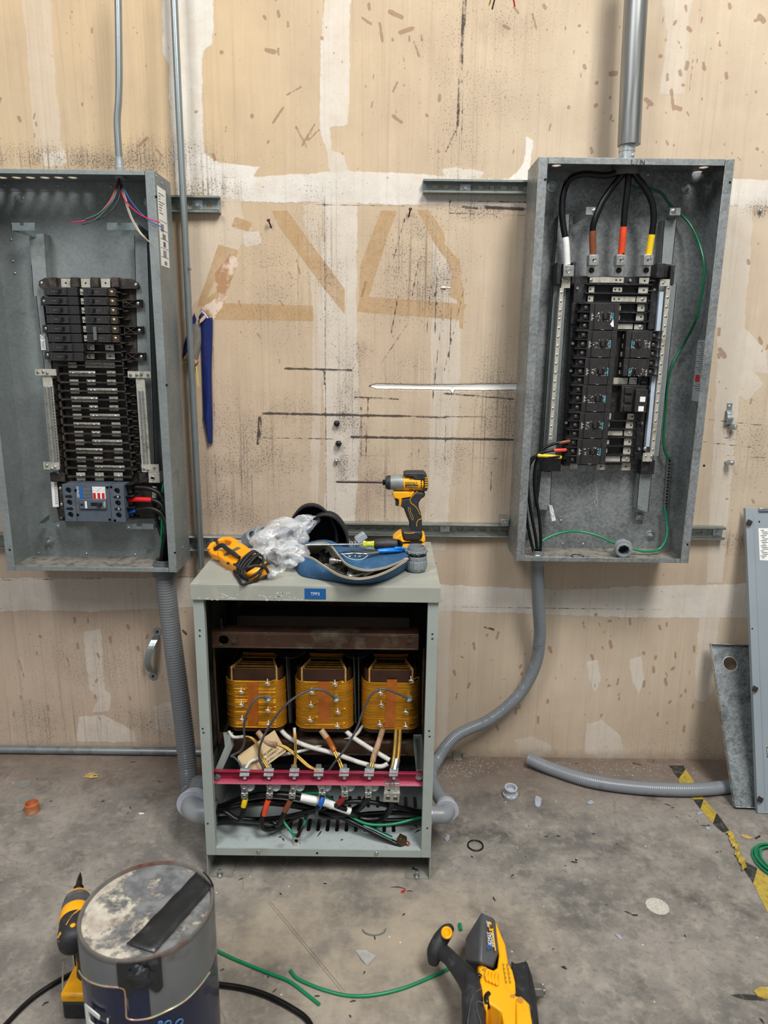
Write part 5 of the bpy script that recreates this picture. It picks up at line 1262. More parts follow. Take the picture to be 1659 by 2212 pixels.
# ================================================================ transformer cabinet
TX0, TX1, TY0, TY1, TZ0, TZ1 = -.4585, .1345, 1.617, 2.005, .070, .787
cab = thing('transformer_cabinet', 'open grey-green steel transformer cabinet standing between the two panels', 'transformer', ((TX0+TX1)/2, (TY0+TY1)/2, 0))
t = .002; pw = .0255
for s_, x in ((1, TX0), (-1, TX1)):
    xa, xb = (x, x+pw) if s_ > 0 else (x-pw, x)
    b = MB(); b.box((xa, TY0, TZ0), (xb, TY0+t, TZ1)); xi = xb if s_ > 0 else xa
    b.box((min(xi, xi-s_*t), TY0+t, TZ0), (max(xi, xi-s_*t), TY0+.02, TZ1)); po = obj('corner_post', b, M_XFMR, cab, bevel=.0007)
    xo = (x, x+t) if s_ > 0 else (x-t, x)
    hz = circ(1.70, .141, .0315 if s_ > 0 else .024, 24)
    b = MB(); holed(b, [(TY0+t, 0), (TY1, 0), (TY1, TZ1), (TY0+t, TZ1)], [hz], lambda y, z: (xo[0], y, z), (t, 0, 0)); obj('side_panel', b, M_XFMR, cab)
    b = MB()
    for px, py in (((432, 1361), (432, 1373), (438, 1573), (440, 1582), (449, 1778)) if s_ > 0 else ((934, 1369), (934, 1379), (927, 1578), (928, 1590), (923, 1788))):
        b.cyl(W(px, py, TY0-.0003), W(px, py, TY0+.001), .0028, 12)
    obj('screw_hole', b, M_HOLE, po)
    b = MB(); xf = (x, x+.065) if s_ > 0 else (x-.065, x); b.box((xf[0], TY0+.004, .0), (xf[1], TY1-.01, .003)); obj('foot', b, mat('dusty_foot', '#7e7a70', .7, 0, .2, 20), cab, bevel=.0005)
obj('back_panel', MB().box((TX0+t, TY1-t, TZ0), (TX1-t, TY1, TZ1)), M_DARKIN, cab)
for xa_ in (TX0+t+.0005, TX1-t-.0015): obj('inner_lining', MB().box((xa_, TY0+.03, .30), (xa_+.001, TY1-t-.001, TZ1-.001)), mat('darker_inner_wall', '#4b4f49', .6, 0, .3, 9, dirt='#272623', dirt_amt=.5, dirt_scale=7), cab)  # darker mottled sheet over the upper inside of each side panel
# pan with two rows of ventilation slots
PZ = .092; sl = []
for i in range(12): sl.append([(u, v) for v, u in stadium(1.715, W(628+i*20.2, 1772, 1.72).x, .055, .0105)])
for i in range(12): sl.append([(u, v) for v, u in stadium(1.82, W(715+i*20.2, 1725, 1.82).x, .055, .0105)])
sl = [q_ for q_ in sl if max(u for u, v in q_) < TX1-.02]
b = MB(); holed(b, [(TX0+t, TY0+t), (TX1-t, TY0+t), (TX1-t, TY1-t), (TX0+t, TY1-t)], sl, lambda x, y: (x, y, PZ-.0015), (0, 0, .0015)); obj('slotted_pan', b, mat('pale_pan_paint', '#a3acab', .42, 0, .05, 8, dirt='#86897f', dirt_amt=.2, dirt_scale=30), cab)
b = MB(); b.box((TX0+pw, TY0, TZ0), (TX1-pw, TY0+t, PZ)); b.mat(1); b.cyl((W(685, 1840, TY0).x, TY0-.0003, .080), (W(685, 1840, TY0).x, TY0+.001, .080), .0035, 12); b.mat(2)
for x in (558, 813): b.screw((W(x, 1839, TY0).x, TY0, .0815), (0, -1, 0), .0055, .003)
obj('bottom_rail', b, [M_XFMR, M_HOLE, M_STEEL], cab, bevel=.0006)
# lid: folded sheet cap with a plate on its front edge
lid = MB(); LX, LXb, LY, LYb, LZt = TX0-.0035, TX1+.0035, 1.609, 2.01, .8265
lid.box((LX, LY, LZt-.002), (LXb, LYb, LZt)).box((LX, LY, TZ1), (LXb, LY+.002, LZt-.0021)).box((LX, LY+.0021, TZ1), (LX+.002, LYb, LZt-.0021)).box((LXb-.002, LY+.0021, TZ1), (LXb, LYb, LZt-.0021)).box((LX+.002, LYb-.002, TZ1), (LXb-.002, LYb, LZt-.0021))
ld = obj('lid', lid, M_XTOP, cab, bevel=.0016)
(ax, ay, az), (bx, by, bz) = prect(658, 1271, 704, 1294, LY, .001)
b = MB().box((ax, LY-.0012, az), (bx, LY-.0001, bz)); pl = obj('name_plate', b, mat('blue_plate', '#14548e', .35, 0, .05), ld, bevel=.0004)
text('lettering', 'TPP3', ((ax+bx)/2, LY-.0012, (az+bz)/2-.0035), (1, 0, 0), (0, 0, 1), .0105, M_WINK, pl, align='CENTER')
rs2 = random.Random(11); b = MB()
for (x0, x1, y0, y1, n) in ((425, 470, 1289, 1296, 9), (470, 545, 1283, 1296, 12), (560, 625, 1280, 1297, 26), (630, 690, 1288, 1297, 10)):
    for k in range(n):
        x, y = rs2.uniform(x0, x1), rs2.uniform(y0, y1); p = W(x, y, LY); b.add(*[[p+Vector(((.0008+.0035*rs2.random())*math.cos(a), -.0003, (.0005+.0016*rs2.random())*math.sin(a))) for a in [i*math.pi/3.5 for i in range(7)]], [tuple(range(7))]])
obj('chipped_paint', b, mat('bare_primer', '#c9c8c0', .7), ld); bpy.data.objects['chipped_paint']['kind'] = 'stuff'
# ---------------------------------------------------------------- core and coils
core = thing('transformer_core', 'rusty varnished core frame with three gold wound coils inside the cabinet', 'transformer core', (-.165, 1.80, .20))
def beam(name, x0, x1, z0, z1, y0, d, parent, m=M_RUST, holes=()):
    b = MB(); holed(b, [(x0, z0), (x1, z0), (x1, z1), (x0, z1)], [circ(*h) for h in holes], lambda x, y: (x, y0, y), (0, .004, 0)); b.box((x0, y0, z1), (x1, y0+d, z1+.004)); b.box((x0, y0, z0-.004), (x1, y0+d*.8, z0)); return obj(name, b, m, parent, bevel=.001)
zb1, zb0 = W(600, 1370, 1.665).z, W(600, 1398, 1.665).z
bm = beam('clamp_beam', W(457, 1380, 1.665).x, W(905, 1380, 1.665).x, zb0, zb1, 1.665, .045, core, holes=[(W(483, 1384, 1.665).x, (zb0+zb1)/2, .0125, 20)])
b = MB()
for x in (508, 885): p = W(x, 1381, 1.665); b.ring(p, (0, -1, 0), .010, .006, .002, 20); b.cyl(p, p+Vector((0, -.009, 0)), .006, 6)
obj('beam_bolt', b, mat('greasy_bolt', '#55483c', .35, .7), bm)
obj('cap_screw', MB().cyl((-.41, 1.69, zb1+.004), (-.41, 1.69, zb1+.03), .0028, 8).cyl((-.41, 1.69, zb1+.004), (-.41, 1.69, zb1+.010), .006, 6), M_RUST, bm)
beam('clamp_beam', W(512, 1345, 1.9).x, W(880, 1345, 1.9).x, .65, .69, 1.90, .03, core)
obj('core_yoke', MB().box((-.40, 1.82, .605), (.075, 1.90, .665)), mat('core_steel', '#2f241c', .5, .3, .3, 40), core, bevel=.002)
z_ = W(600, 1640, 1.72).z
beam('clamp_beam', -.44, .115, .315, .35, 1.71, .04, core)
obj('core_yoke', MB().box((-.42, 1.75, .30), (.095, 1.87, .36)), mat('core_steel', '#2f241c'), core)
for x in (-.435, .108):
    b = MB(); b.tube([(x, 1.70, .63), (x, 1.70, .5), (x+.004, 1.70, .35)], .0035, 8); obj('tie_rod', b, M_RUST, core)
M_GOLD = mat('enamelled_gold_wire', '#dd9c2a', .34, .75, .16, 9, 0, 100, (1, 1, 9))
M_GOLDIN = mat('inner_gold_edge', '#b9812e', .4, .5, .3, 50)
M_SLEEVE = mat('brown_insulation_sleeve', '#351f13', .38, 0, .25, 20, .1, 150)
M_DUCT = mat('dark_duct_sheet', '#25241f', .5, 0, .3, 30)
M_NOMEX = mat('amber_paper', '#b8690f', .42, 0, .25, 12)
M_KAPT = mat('copper_coloured_tape', '#a85a1e', .28, .15, .15, 60, .25, 60)
def rrect(cx, cy, hx_, hy, rad, z, n=6, wob=0, ph=0):
    P_ = []
    for qx, qy, a0 in ((1, 1, 0), (-1, 1, 90), (-1, -1, 180), (1, -1, 270)):
        for i in range(n):
            a = R(a0+90*i/(n-1)); P_.append(Vector((cx+qx*(hx_-rad)+rad*math.cos(a), cy+qy*(hy-rad)+rad*math.sin(a), z+wob*math.sin(ph+a0/57+i))))
    return P_
def shell(mb, P_, z0, z1, th, c):
    n = len(P_); inn = []
    for p in P_: d = (Vector((p.x, p.y, 0))-Vector((c[0], c[1], 0))).normalized(); inn.append(Vector((p.x-d.x*th, p.y-d.y*th, 0)))
    vs = [Vector((p.x, p.y, z0)) for p in P_]+[Vector((p.x, p.y, z1)) for p in P_]+[Vector((q.x, q.y, z1)) for q in inn]+[Vector((q.x, q.y, z0)) for q in inn]
    fs = []
    for k in range(4):
        for i in range(n): j = (i+1) % n; a, b_ = k*n, ((k+1) % 4)*n; fs.append((a+i, a+j, b_+j, b_+i))
    return mb.add(vs, fs)
CZ0, CZ1, CZ2 = .396, .532, .564
def coil(pxL, pxR, idx, tape, terms, big):
    x0, x1 = W(pxL, 1470, 1.70).x, W(pxR, 1470, 1.70).x; cx = (x0+x1)/2; hw = (x1-x0)/2; cy = 1.70+.085; hy = .085
    c = obj('coil', shell(MB(), rrect(cx, cy, hw-.0035, hy-.0035, .026, 0), CZ0-.012, CZ2, .0016, (cx, cy)), M_SLEEVE, core, smooth=50)
    b = MB(); n = 31; rn = random.Random(idx)
    for i in range(n):
        z = CZ0+(i+.5)*(CZ1-CZ0)/n; g = rn.uniform(-.0003, .0003)
        if (i % 7) in (0,): g += .0008
        b.tube(rrect(cx, cy, hw+g, hy+g, .030, z, 6, .0001, idx+i*.9), .00175, 6, 0, True)
    w_ = obj('wire_turns', b, M_GOLD, c, smooth=60); w_['kind'] = 'stuff'
    b = MB()
    for k in range(6):
        ix = .0105+.0062*k; iy = .0075+.0052*k
        b.mat(0 if k % 2 == 0 else 1); shell(b, rrect(cx, cy, hw-ix, hy-iy, .016, 0, 5), CZ0, CZ2-.004-.003*(k % 3), .0016, (cx, cy))
    obj('duct_layer', b, [M_GOLDIN, M_DUCT], c, smooth=50)
    b = MB()
    for k in range(13):
        b.mat(k % 2)  # every second strip dark: shade of the gaps between layers put in as colour
        y = 1.712+k*.0066+rn.uniform(-.001, .001); w2_ = hw-.026-.0006*k; b.box((cx-w2_, y, CZ0+.05), (cx+w2_, y+.0014, CZ2-.0035+rn.uniform(0, .003)-(.012 if k in (7, 8) else 0)))
    obj('edge_strip', b, [mat('layer_edge', '#c08b3c', .35, .4, .3, 70), M_SLEEVE], c)
    for s_ in (-1, 1):
        b = MB()
        for k in range(5): b.obox((cx+s_*(hw-.020-k*.0035), 1.708+k*.012, CZ2-.02), (.0045, .0085, .05), Matrix.Rotation(.3*s_, 3, 'Z'))
        obj('duct_stick', b, mat('glass_stick', '#b18a4a', .45, 0, .25, 80), c, bevel=.0008)
    zp0, zp1 = W(cx, 1424, 1.80).z, W(cx, 1402, 1.80).z
    b = MB(); 
    q = [Vector((cx-.047+.094*i/8, 1.80-.004*math.sin(math.pi*i/8), 0)) for i in range(9)]
    for i in range(8): b.slab([q[i]+Vector((0, 0, zp0)), q[i+1]+Vector((0, 0, zp0)), q[i+1]+Vector((0, 0, zp1)), q[i]+Vector((0, 0, zp1))], (0, .0012, 0))
    obj('amber_liner', b, M_NOMEX, c)
    obj('core_leg', MB().box((cx-.03, 1.812, .35), (cx+.03, 1.85, .61)), mat('core_steel', '#2f241c'), c)
    (tx0, tx1, ty0, ty1, sk) = tape; yt = 1.70-.0028
    b = MB(); b.slab([W(tx0, ty0, yt), W(tx1, ty0, yt), W(tx1+sk, ty1, yt), W(tx0+sk, ty1, yt)], (0, .0006, 0)); obj('tape_band', b, M_KAPT, c)
    M_TAB = mat('tinned_terminal', '#cfccc4', .35, .4, .15, 100)
    for (x, y) in terms:
        p = W(x, y, 1.689); b = MB()
        b.tube([p+Vector((-.0058*math.cos(a), -.004*math.sin(a), .0052*math.sin(a)+.0015*math.cos(a))) for a in [i*math.pi/5 for i in range(10)]], .0018, 6, 2, True)
        b.cyl(p+Vector((0, .0, .004)), p+Vector((-.002, .012, .008)), .0019, 8); b.mat(1); b.tube([p+Vector((.002, .001, .003)), p+Vector((.012, .008, .006)), p+Vector((.020, .0115, .0065))], .0016, 6)
        obj('tap_terminal', b, [M_TAB, M_GOLD], c, smooth=60)
    p = W(big[0], big[1], 1.682); b = MB(); ax_ = Vector((0, -.45, 1)).normalized()
    b.cyl(p-ax_*.010, p+ax_*.008, .0028, 10); b.cyl(p+ax_*.003, p+ax_*.008, .0062, 6); b.cyl(p-ax_*.0065, p-ax_*.003, .0062, 6); b.cyl(p-ax_*.002, p+ax_*.001, .0085, 16); b.cyl(p+ax_*.001, p+ax_*.003, .0072, 14); b.box(p+Vector((-.004, .003, -.003)), p+Vector((.004, .018, 0)))
    obj('bolted_terminal', b, M_ZINC, c, smooth=40)
coil(484, 613, 1, (534, 557, 1472, 1566, 1), [(578, 1478), (521, 1496), (521, 1524), (579, 1536), (523, 1556), (580, 1567)], (579, 1510))
coil(636, 762, 2, (687, 712, 1473, 1560, 1), [(724, 1480), (674, 1497), (672, 1525), (730, 1540), (670, 1557), (729, 1571)], (726, 1510))
coil(782, 907, 3, (836, 858, 1468, 1572, -6), [(889, 1472), (822, 1499), (824, 1524), (877, 1540), (821, 1567), (877, 1571)], (884, 1510))
for x0, x1 in ((588, 662), (734, 806)):
    a, c_ = W(x0, 1409, 1.76), W(x1, 1409, 1.76); b = MB(); q = [a.lerp(c_, i/10)+Vector((0, -.02*math.sin(math.pi*i/10), -.010*math.sin(math.pi*i/10))) for i in range(11)]
    for i in range(10): b.slab([q[i], q[i+1], q[i+1]+Vector((0, .03, .004)), q[i]+Vector((0, .03, .004))], (0, 0, .002))
    obj('black_spacer', b, M_DUCT, core)
for (xt, xb, w_) in ((621, 628, 7), (766, 770, 6), (775, 776, 3)):
    b = MB(); b.slab([W(xt-w_/2, 1418, 1.72), W(xt+w_/2, 1418, 1.75), W(xb+w_/2, 1562, 1.75), W(xb-w_/2, 1562, 1.72)], (.0015, 0, 0)); obj('barrier_sheet', b, mat('grey_barrier', '#3e3c38', .5), core)
# hanging side straps of the frame
def plate(parent, name, pts, Y0, Y1, m, bolts=()):
    b = MB(); b.slab([W(x, y, Y0 if k >= len(pts)/2 else Y1) for k, (x, y) in enumerate(pts)], (0, .003, 0)); b.mat(1)
    for x, y in bolts: b.bolt(W(x, y, Y1-.003), (0, -1, 0), .006, .006, .009)
    return obj(name, b, [m, M_ZINC], parent, bevel=.0005)
tb = thing('terminal_board', 'dark red insulating board carrying seven terminals across the transformer cabinet', 'terminal board', (-.165, 1.645, .275))
plate(tb, 'support_strap', [(482, 1583), (503, 1583), (505, 1610), (478, 1668), (462, 1668), (486, 1612)], 1.655, 1.70, M_XFMR, [(491, 1594), (489, 1611)])
plate(tb, 'support_strap', [(893, 1588), (913, 1588), (914, 1610), (914, 1666), (899, 1666), (894, 1612)], 1.655, 1.70, M_XFMR, [(904, 1597), (904, 1613)])
zt, zb_ = W(690, 1664, 1.645).z, W(690, 1690, 1.645).z; xa, xb = W(460, 1678, 1.645).x, W(913, 1678, 1.645).x
M_RED = mat('red_glass_board', '#96203f', .42, 0, .08, 40, .1, 200)
b = MB(); b.box((xa, 1.645, zb_+.006), (xb, 1.650, zt-.006)); b.slab([(xa, 1.634, zt-.002), (xb, 1.634, zt-.002), (xb, 1.650, zt-.006), (xa, 1.650, zt-.006)], (0, .0, .003)); b.slab([(xa, 1.645, zb_+.006), (xb, 1.645, zb_+.006), (xb, 1.632, zb_), (xa, 1.632, zb_)], (0, .002, .0025))
obj('board', b, M_RED, tb, bevel=.0006)
for x in (470, 905): obj('board_bolt', MB().bolt(W(x, 1678, 1.645), (0, -1, 0), .006, .007, .009), M_ZINC, tb)
for s_, x in (('H3', 503), ('H2', 561), ('H1', 614), ('X3', 668), ('X2', 718), ('X1', 776), ('X0', 830)):
    text('marking', s_, W(x, 1682, 1.6447), (1, 0, 0), (0, 0, 1), .0105, M_INK, tb)
for k, x in enumerate((528, 580, 635, 688, 743, 797, 850)):
    w2 = 11 if k < 6 else 10
    b = MB(); b.slab([W(x-w2, 1677, 1.631), W(x+w2-1, 1677, 1.631), W(x+w2+1, 1660, 1.641), W(x-w2+2, 1660, 1.641)], (0, .002, .0004)); b.slab([W(x-7, 1661, 1.64), W(x+7, 1661, 1.64), W(x+6, 1652, 1.66), W(x-5, 1652, 1.66)], (0, .002, .001)); b.mat(1)
    b.cyl(W(x+1, 1680, 1.6445), W(x+1, 1680, 1.638), .0052, 6); te = obj('terminal_tab', b, [M_ALUC, M_ZINC], tb, bevel=.0004)
M_STUDHOLE = mat('dark_recess', '#1a1715', .6)
lx = [(528, 1692, 1726), (584, 1692, 1726), (636, 1692, 1726), (694, 1692, 1724), (744, 1692, 1722), (796, 1692, 1724)]
for k, (x, y0, y1) in enumerate(lx):
    sk = (0, -2, -5, 2, 1, 0)[k]; Y0 = 1.636
    b = MB(); b.slab([W(x-7.5+sk*-.5, y0, Y0+.006), W(x+7.5-sk*.5, y0, Y0+.006), W(x+6.5+sk, y1-12, Y0), W(x-6.5+sk, y1-12, Y0)], (0, .010, 0)); b.slab([W(x-7.5+sk, y1-12, Y0-.002), W(x+7+sk, y1-12, Y0-.002), W(x+6.5+sk, y1, Y0-.004), W(x-7+sk, y1, Y0-.004)], (0, .018, 0)); b.mat(1)
    b.lathe([(.0062, 0), (.0062, .0016), (.0045, .0018), (.004, -.001)], W(x+sk*.5, y0+8, Y0+.003), (0, -1, 0), 14); b.mat(2); b.cyl(W(x+sk*.8, y1-17, Y0), W(x+sk*.8, y1-17, Y0-.001), .0038, 12); b.mat(1)
    b.lathe([(.0048, 0), (.0048, .002), (.0036, .0022), (.0030, -.001)], W(x+sk, y1-6, Y0-.004), (0, -1, 0), 14); b.mat(2); b.cyl(W(x+sk, y1-6, Y0-.0038), W(x+sk, y1-6, Y0-.0046), .003, 6)
    obj('terminal_lug', b, [M_ALU, M_ZINC, M_STUDHOLE], tb, bevel=.0006)
    obj('back_washer', MB().cyl(W(x+12, y0+6, 1.651), W(x+12, y0+6, 1.653), .013, 20).box(*prect(x-9, y0-2, x+17, y0+9, 1.6535, .002)), M_ALUC, tb)
b = MB(); pslab(b, [(831, 1692), (863, 1692), (864, 1713), (830, 1713)], 1.634, .02); pslab(b, [(829, 1713), (864, 1713), (862, 1734), (828, 1732)], 1.628, .028); b.mat(1)
for x, y in ((840, 1707), (855, 1708)): b.lathe([(.005, 0), (.005, .001), (.003, .0012), (.0028, -.001)], W(x, y, 1.634), (0, -1, 0), 14)
for x, y in ((838, 1724), (854, 1725)): b.lathe([(.0068, 0), (.0068, .0016), (.005, .0018), (.0045, -.001)], W(x, y, 1.628), (0, -1, 0), 16); b.mat(2); b.cyl(W(x, y, 1.628), W(x, y, 1.6272), .0042, 6); b.mat(1)
b.cyl(W(847, 1700, 1.628), W(847, 1690, 1.63), .006, 10)
obj('double_lug', b, [M_ALU, M_ZINC, M_STUDHOLE], tb, bevel=.0008)
# ---------------------------------------------------------------- leads between coils and board
def lead(label, pts, r, m, cat='lead', double=False, name='coil_lead', extra=()):
    P_ = [W(x, y, Y) for x, y, Y in pts]; c = thing(name, label, cat, P_[-1])
    if double:
        for s_ in (-1, 1): obj('conductor', MB().tube([p+Vector((s_*r*1.05, 0, 0)) for p in P_], r, 8, 6), m, c, smooth=80)
    else: obj('conductor', MB().tube(P_, r, 12, 6), m, c, smooth=80)
    for nm, mm, pp, rr in extra: obj(nm, MB().tube([W(x, y, Y) for x, y, Y in pp], rr, 10, 6), mm, c, smooth=80)
    return c
M_LEAD = mat('brass_lead', '#b8934a', .34, .7, .2, 40)
M_GWIRE = mat('grey_lead', '#46474a', .4, 0, .1); M_WSL = mat('white_sleeving', '#c9c6be', .5, 0, .1, 30, .35, 60, dirt='#8f887b', dirt_amt=.2); M_TANS = mat('tan_sleeving', '#a98a6c', .5, 0, .2, 30, .3, 80, dirt='#5b3a24', dirt_amt=.35)
lead('grey wire from the left coil down behind the terminal board', [(576, 1508, 1.675), (560, 1505, 1.67), (545, 1519, 1.66), (531, 1548, 1.655), (527, 1575, 1.66), (528, 1602, 1.665), (519, 1622, 1.67), (500, 1633, 1.67), (506, 1636, 1.665), (516, 1646, 1.655), (523, 1664, 1.65)], .0030, M_GWIRE, 'wire', name='jumper_wire')
lead('grey wire arching from the middle coil across to terminal H2', [(722, 1508, 1.675), (714, 1501, 1.67), (697, 1491, 1.665), (672, 1490, 1.66), (640, 1505, 1.65), (610, 1530, 1.645), (582, 1568, 1.645), (563, 1608, 1.645), (560, 1638, 1.65), (571, 1664, 1.65)], .0030, M_GWIRE, 'wire', name='jumper_wire')
lead('grey wire arching from the right coil down to the board', [(880, 1508, 1.675), (850, 1495, 1.665), (826, 1488, 1.66), (803, 1500, 1.655), (786, 1532, 1.65), (770, 1575, 1.645), (745, 1618, 1.645), (722, 1648, 1.65), (708, 1668, 1.655)], .0030, M_GWIRE, 'wire', name='jumper_wire')
lead('gold lead with white sleeve from under the left coil to the second terminal', [(494, 1580, 1.70), (505, 1592, 1.69), (535, 1591, 1.68), (553, 1604, 1.675), (566, 1636, 1.66), (580, 1660, 1.645)], .0022, M_LEAD, double=True, extra=[('white_sleeve', M_WSL, [(494, 1580, 1.70), (505, 1592, 1.69), (528, 1591, 1.68)], .0042)])
lead('gold lead crossing from the tan sleeve under the left coil to the fourth terminal', [(558, 1582, 1.70), (578, 1605, 1.69), (610, 1611, 1.68), (640, 1632, 1.67), (668, 1656, 1.65), (688, 1664, 1.64)], .003, M_LEAD, double=True, extra=[('tan_sleeve', M_TANS, [(556, 1580, 1.70), (575, 1602, 1.69), (598, 1609, 1.68)], .0078)])
lead('thin gold lead dropping straight from the middle coil to terminal H1', [(660-24, 1572, 1.70), (638, 1600, 1.68), (638, 1640, 1.66), (635, 1664, 1.645)], .0018, M_LEAD, double=True, extra=[('white_sleeve', M_WSL, [(636, 1572, 1.70), (637, 1592, 1.69)], .0042)])
lead('gold lead with copper tape from the middle coil to terminal X2', [(695, 1578, 1.70), (714, 1608, 1.69), (728, 1634, 1.67), (740, 1662, 1.645)], .0028, M_LEAD, double=True, extra=[('copper_tape', M_KAPT, [(706, 1592, 1.69), (715, 1608, 1.688), (722, 1622, 1.68)], .0074), ('tan_sleeve', M_TANS, [(694, 1577, 1.70), (706, 1594, 1.69)], .0082)])
lead('tan taped lead from the right coil to terminal X1', [(826, 1572, 1.70), (818, 1600, 1.69), (807, 1636, 1.67), (800, 1664, 1.645)], .0026, M_LEAD, double=True, extra=[('tan_sleeve', M_TANS, [(827, 1574, 1.70), (820, 1598, 1.69), (808, 1632, 1.67), (805, 1645, 1.665)], .0078)])
lead('pair of flat gold leads standing over the last terminal', [(860, 1576, 1.70), (858, 1610, 1.68), (855, 1640, 1.66), (851, 1662, 1.645)], .0052, M_LEAD, double=True, extra=[('solder_tip', M_ALUC, [(857, 1640, 1.662), (852, 1664, 1.643)], .0095)])
lead('thick white sleeved lead from the left coil running right under the coils', [(604, 1574, 1.72), (625, 1594, 1.71), (665, 1612, 1.70), (720, 1627, 1.69), (780, 1648, 1.68), (820, 1656, 1.67), (838, 1650, 1.67)], .0062, M_WSL, name='sleeved_lead')
lead('thick white sleeved lead from the middle coil running down right', [(742, 1574, 1.72), (762, 1592, 1.70), (795, 1614, 1.69), (825, 1632, 1.68), (842, 1642, 1.67)], .0062, M_WSL, name='sleeved_lead')
lead('white sleeved lead crossing behind from the right coil down to terminal H3', [(785, 1566, 1.73), (762, 1592, 1.725), (700, 1608, 1.715), (640, 1625, 1.70), (590, 1633, 1.68), (545, 1643, 1.66), (531, 1660, 1.645)], .0042, M_WSL, name='sleeved_lead')
b = MB(); q = [W(x, y, Y) for x, y, Y in ((593, 1577, 1.695), (618, 1623, 1.675), (562, 1664, 1.660), (520, 1664, 1.662), (513, 1633, 1.675), (547, 1609, 1.69))]; b.slab(q, (0, .0004, -.0002))
tg = tag(obj('paper_tag', b, mat('buff_paper', '#cdb389', .6, 0, .06, 20)), 'buff printed paper tag hanging behind the leads of the left coil', 'tag')
n_ = (q[1]-q[0]).cross(q[5]-q[0]).normalized(); n_ = n_ if n_.y < 0 else -n_; b = MB()
u_ = (q[2]-q[1]).normalized(); v_ = (q[1]-q[0]).normalized()
for i, (s_, tx) in enumerate((('FOR SUPPLY CONNECTION', 0), ('MUST CONNECT', 1), ('BE THE SAME', 2))):
    text('print', tx and s_ or s_, q[2]+v_*-.006*0+(-u_)*-.0-v_*(.004+.010*i)-u_*.012, -u_, -v_*1.0, .0075, M_INK, tg, off=.0006)
# ---------------------------------------------------------------- cables in the bottom of the cabinet
def seg_cable(name, label, pts, r, cat='cable', bands=(), m=M_CABLE):
    P_ = [W(x, y, Y) for x, y, Y in pts]; c = thing(name, label, cat, P_[len(P_)//2]); obj('jacket', MB().tube(P_, r, 12, 7), m, c, smooth=80)
    for nm, mm, pp in bands: obj(nm, MB().tube([W(x, y, Y) for x, y, Y in pp], r*1.12, 12, 6), mm, c, smooth=80)
seg_cable('power_cable', 'black cable with a long white taped stretch in the bottom of the cabinet', [(448, 1754, 1.71), (480, 1742, 1.70), (530, 1724, 1.68), (590, 1716, 1.66), (648, 1722, 1.65), (700, 1733, 1.65), (750, 1750, 1.66), (775, 1762, 1.68)], .0092, bands=[('white_tape', M_WHITE, [(650, 1722, 1.65), (700, 1733, 1.65), (756, 1752, 1.662)])])
seg_cable('power_cable', 'second black cable from the left opening, under the white taped one', [(448, 1758, 1.70), (480, 1750, 1.69), (530, 1738, 1.69), (580, 1733, 1.68), (640, 1740, 1.68), (690, 1752, 1.68), (740, 1758, 1.68), (775, 1745, 1.675), (792, 1726, 1.655), (797, 1715, 1.65)], .0092)
seg_cable('power_cable', 'black cable looping up to the yellow banded terminal lug', [(448, 1763, 1.69), (480, 1752, 1.66), (505, 1766, 1.645), (518, 1770, 1.64), (525, 1755, 1.638), (530, 1720, 1.64)], .0066, bands=[('yellow_tape', M_YELLOWT, [(526, 1742, 1.638), (528, 1734, 1.638), (530, 1725, 1.64)])])
seg_cable('power_cable', 'black cable under the orange banded terminal lug', [(700, 1745, 1.72), (640, 1765, 1.70), (590, 1790, 1.66), (568, 1788, 1.645), (566, 1768, 1.64), (574, 1742, 1.638), (582, 1720, 1.64)], .0066, bands=[('orange_tape', M_ORANGE, [(570, 1760, 1.638), (575, 1742, 1.637), (580, 1727, 1.639)])])
seg_cable('power_cable', 'black cable under the brown banded terminal lug', [(450, 1770, 1.70), (500, 1768, 1.70), (550, 1772, 1.69), (588, 1775, 1.66), (600, 1782, 1.65), (612, 1760, 1.642), (622, 1740, 1.64), (631, 1722, 1.64)], .0066, bands=[('brown_tape', M_BROWN, [(615, 1752, 1.641), (622, 1740, 1.64), (628, 1727, 1.64)])])
seg_cable('power_cable', 'black cable crossing the cabinet low from the left opening to the right', [(448, 1772, 1.70), (500, 1768, 1.70), (560, 1770, 1.69), (620, 1764, 1.67), (680, 1750, 1.66), (740, 1734, 1.655), (790, 1732, 1.66), (850, 1742, 1.67), (900, 1752, 1.69), (925, 1758, 1.70)], .0062)
seg_cable('power_cable', 'black cable under the blue banded terminal lug', [(925, 1764, 1.70), (870, 1756, 1.70), (800, 1758, 1.70), (740, 1765, 1.69), (690, 1762, 1.66), (684, 1750, 1.63), (693, 1735, 1.622), (696, 1718, 1.63)], .0066, bands=[('blue_tape', M_BLUET, [(688, 1744, 1.626), (694, 1733, 1.622), (697, 1722, 1.628)])])
seg_cable('power_cable', 'black cable under the red banded terminal lug', [(925, 1768, 1.70), (860, 1772, 1.70), (800, 1770, 1.69), (740, 1752, 1.67), (725, 1742, 1.65), (738, 1730, 1.64), (745, 1718, 1.64)], .0062, bands=[('red_tape', mat('dull_red_tape', '#8e1f22', .4), [(731, 1736, 1.642), (738, 1729, 1.64), (745, 1719, 1.64)])])
seg_cable('power_cable', 'black cable rising to the double lug at the right', [(760, 1760, 1.68), (790, 1770, 1.68), (825, 1766, 1.68), (842, 1748, 1.66), (848, 1730, 1.645)], .0085)
seg_cable('ground_cable', 'black cable with green tape ending in a brass lug on the pan floor', [(680, 1755, 1.69), (730, 1763, 1.68), (770, 1780, 1.67), (810, 1800, 1.65), (850, 1820, 1.64), (868, 1828, 1.635)], .0068, bands=[('green_tape', mat('dark_green_tape', '#0b5a45', .3), [(785, 1784, 1.665), (815, 1798, 1.655), (846, 1812, 1.645)])])
